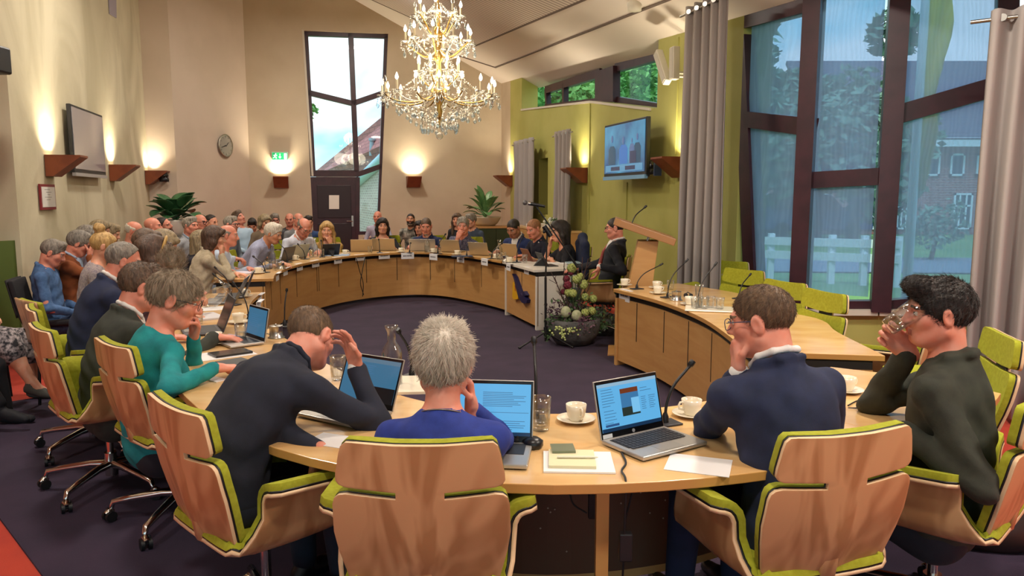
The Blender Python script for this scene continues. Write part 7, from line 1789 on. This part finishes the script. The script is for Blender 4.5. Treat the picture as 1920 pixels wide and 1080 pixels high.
pub('person with dark hair in a blue jacket left of the maroon door',578,417,13.4,-150,cloth('blue_jacket','#27406e'),'short','dark',hp=8)
pub('bald person in a pale lilac shirt seated by the narrow door window',708,407,14.9,172,cloth('lilac','#a9a8be','#b9b8ca',50),None,'grey',hp=2,hy=4,skin='pink')
plaid=cloth('plaid','#3b3b38','#b9b5a8',9)
pub('bearded person in a black and white plaid shirt looking up',770,412,14.4,164,plaid,'crop','dark',hp=-6,hy=16,beard='mousy',skin='tan',q=2,collar='self')
pub('person with dark curls hidden behind the blue polo shirt',787,427,13.4,160,cloth('green_grey','#4f5a58'),'wavy','dark',fem=True,hp=8)
pub('person with long hair half hidden behind the speckled shirt',857,412,13.9,150,cloth('black_coat','#1c1c20'),'long','mousy',fem=True,hp=4,hy=20)
pub('person with grey hair behind the speckled shirt, under the right plant',883,414,13.2,140,cloth('dull_blue','#3f4a5c'),'full','grey',hp=8)
# --- people cut by the left edge of the picture: only their legs show
floral=cloth('floral_skirt','#2a2a30','#b9aeb0',38)
def legp(lb,px,py,y,kneepx,anklepx,yk,ya,top,hairs,**k):
    h=at_y(px,py,y); 
    def L(p,o): 
        v=Vector(p)-o; return (-v.y,v.x,v.z)   # heading -90: forward is +X
    o=Vector((h.x,h.y,0)); K=at_y(*kneepx,yk); A=at_y(*anklepx,ya)
    kn={1:(L(K,o),L(A,o),k.pop('fd',(0,1,-.25)))}
    K2=K+Vector((.0,.22,-.04)); A2=k.pop('a2',None) or Vector((K2.x+.05,K2.y,.11)); kn[-1]=(L(K2,o),L(A2,o),(0,1,0))
    return person(lb,(px,py),y,-90,top,q=2,lean=0,hp=10,knee=kn,Rh=('lap',),Lh=('lap',),**{**dict(hair='short',hairc='brown'),**k})
legp('person in a dark floral skirt and grey flat shoe, legs crossed',-95,455,5.65,(22,640),(72,716),5.55,5.5,cloth('white_blouse','#c9c4bc'),'bob',fem=True,hair='bob',skirt=floral,shoes=mat('shoe_grey','#54524c',.8),fd=(0,.75,-.2),ch=('d','black chair of the person in the floral skirt at the left edge'),pz=.56)
legp('person in black trousers and white-soled sneakers cut by the left picture edge',-190,470,4.95,(-40,690),(10,756),4.9,4.95,cloth('grey_sweater','#56585e'),'short',shoes=mat('sneaker_black','#1b1c22',.8),bottom=cloth('black_jeans','#16161c'),pz=.56)
# --- empty green armchairs at the right desk and loose chairs
for px,py,rz_,lb in ((1372,482,128,'empty green armchair at the far end of the right desk'),(1400,497,122,'second empty green armchair along the right desk, before the curtain'),(1479,518,112,'empty green armchair behind the cropped head'),(1556,536,104,'empty green armchair in front of the thick window mullion')):
    tp=at_z(px,py,.975); d_=Matrix.Rotation(rad(rz_),3,'Z')@Vector((0,.305,0)); chair(tp.x+d_.x,tp.y+d_.y,rad(rz_),lb,'empty green armchairs at the right desk')
tp=at_z(1690,648,.66); chair(tp.x,tp.y,rad(35),'empty green armchair between the right desk and the drinking person')
tp=at_z(1893,632,.925); chair(tp.x-.29,tp.y+.08,rad(75),'green armchair beyond the shoulder of the olive jacket')
for px,py,y_,rz_,lb in ((140,562,5.6,-40,'green chair behind the navy suit on the left'),(352,480,8.6,-100,'green chair left of the beige blazer')):
    p_=at_y(px,py,y_); vchair(p_.x,p_.y,rad(rz_),lb)
# the glass the person on the right drinks from
g_=glass_(at_y(1664,614,2.66),'water glass tilted at the lips of the person in the olive jacket',.125,.040,.35,None,(rad(8),rad(52),0))
# dark jacket hung over the back of a far armchair
hj=at_y(1088,474,9.75); t=thing('hung_jacket','dark navy jacket hung over the back of a far armchair','jacket',hj,rad(96))
jf=Field(); jf.chain([(-.17,-.02,.12),(0,-.03,.20),(.17,-.02,.12)],[.05,.055,.05],.05); jf.cone((-.16,-.03,.1),(-.18,-.03,-.3),.06,.05,.04); jf.cone((.16,-.03,.1),(.18,-.03,-.3),.06,.05,.04); jf.ell((0,-.04,-.1),(.2,.06,.28),.04)
sdf_obj('cloth',jf,.012,navy,t)
# leather bag on the red carpet at the right
bp_=at_z(1850,1075,0); t=thing('leather_bag','dark brown leather bag on the red carpet under the right armchair','bag',(bp_.x+.12,bp_.y+.25,0),rad(-20))
bf=Field(); bf.ell((0,0,.15),(.24,.11,.16),.03); bf.ell((0,0,.1),(.25,.12,.11),.05); sdf_obj('body',bf,.012,mat('leather_brown','#2c1d18',.45),t)
mb=MB(); mb.tube(catmull([(-.12,0,.28),(-.09,0,.40),(.09,0,.40),(.12,0,.28)],6),.012,8); mb.build('handle',mat('leather_brown2','#3a261d',.45),t)
mb=MB(); mb.tube([(-.14,-.06,.255),(.14,-.06,.255)],.006,6); mb.build('zip',steel,t)
# ================================================================ LIGHT
w=bpy.data.worlds.new('world'); SC.world=w; w.use_nodes=True; nt=w.node_tree; nt.nodes.clear()
o=nt.nodes.new('ShaderNodeOutputWorld'); bg=nt.nodes.new('ShaderNodeBackground'); tc=nt.nodes.new('ShaderNodeTexCoord'); mp=nt.nodes.new('ShaderNodeMapping'); mp.inputs['Scale'].default_value=(1,1,1.9); mp.inputs['Location'].default_value=(.35,.2,.12)
n=nt.nodes.new('ShaderNodeTexNoise'); n.inputs['Scale'].default_value=3.6; n.inputs['Detail'].default_value=5; n.inputs['Distortion'].default_value=.4
cr=nt.nodes.new('ShaderNodeValToRGB'); cr.color_ramp.elements[0].position=.40; cr.color_ramp.elements[0].color=(.16,.72,.92,1); cr.color_ramp.elements[1].position=.56; cr.color_ramp.elements[1].color=(1,1,1,1)
nt.links.new(tc.outputs['Generated'],mp.inputs[0]); nt.links.new(mp.outputs[0],n.inputs['Vector']); nt.links.new(n.outputs['Fac'],cr.inputs['Fac']); nt.links.new(cr.outputs[0],bg.inputs['Color']); nt.links.new(bg.outputs[0],o.inputs[0])
bg.inputs['Strength'].default_value=1.5
sd=bpy.data.lights.new('sun','SUN'); sd.energy=2.6; sd.angle=.3; sd.color=(1,.97,.92); so=bpy.data.objects.new('sun',sd); C.objects.link(so); so.rotation_euler=(math.radians(32),0,math.radians(-12))
# added fill lamps, invented to brighten the room, above and behind the frame
def down(x,y,e,col=(1,.92,.82),label='round white fill lamp added out of view under the ceiling'):
    z=ceil_z(x,y)
    zz=max(4.9,1.75+.275*y)
    if z>zz: drop=z-zz
    else: drop=.12
    t=thing('added_fill_lamp',label,'ceiling light',(x,y,z-drop),group='added unseen fill lamps above the tables')
    MB().lathe([(.26,0),(.28,.06),(.2,.12),(.02,.13),(.02,drop+.05)],20).build('housing',spk,t)
    MB().lathe([(0,.02),(.25,.02)],20).build('diffuser',bulbm,t)
    l=bpy.data.lights.new('added_fill_light','AREA'); l.shape='DISK'; l.size=.5; l.energy=e; l.color=col; lo=bpy.data.objects.new('added_fill_light',l); link(lo,t); lo.location=(0,0,-.02)
for x,y,e in ((-3.4,1.2,95),(.2,.2,110),(3.2,1.6,100),(-3.2,5.2,100),(1.6,4.2,100),(-3.6,9.4,100),(-2.6,13.6,130)): down(x,y,e)
SC.view_settings.view_transform='Standard'; SC.view_settings.look='None'; SC.view_settings.gamma=1; SC.view_settings.exposure=0.0; SC.view_settings.use_curve_mapping=False
SC.cycles.use_denoising=True
try: SC.cycles.denoiser='OPENIMAGEDENOISE'
except Exception: pass
SC.cycles.max_bounces=8; SC.cycles.transparent_max_bounces=24; SC.cycles.caustics_reflective=False; SC.cycles.caustics_refractive=False; SC.cycles.sample_clamp_indirect=6
SC.cycles.use_adaptive_sampling=True
for o in (CH,VC): hide_proto(o)
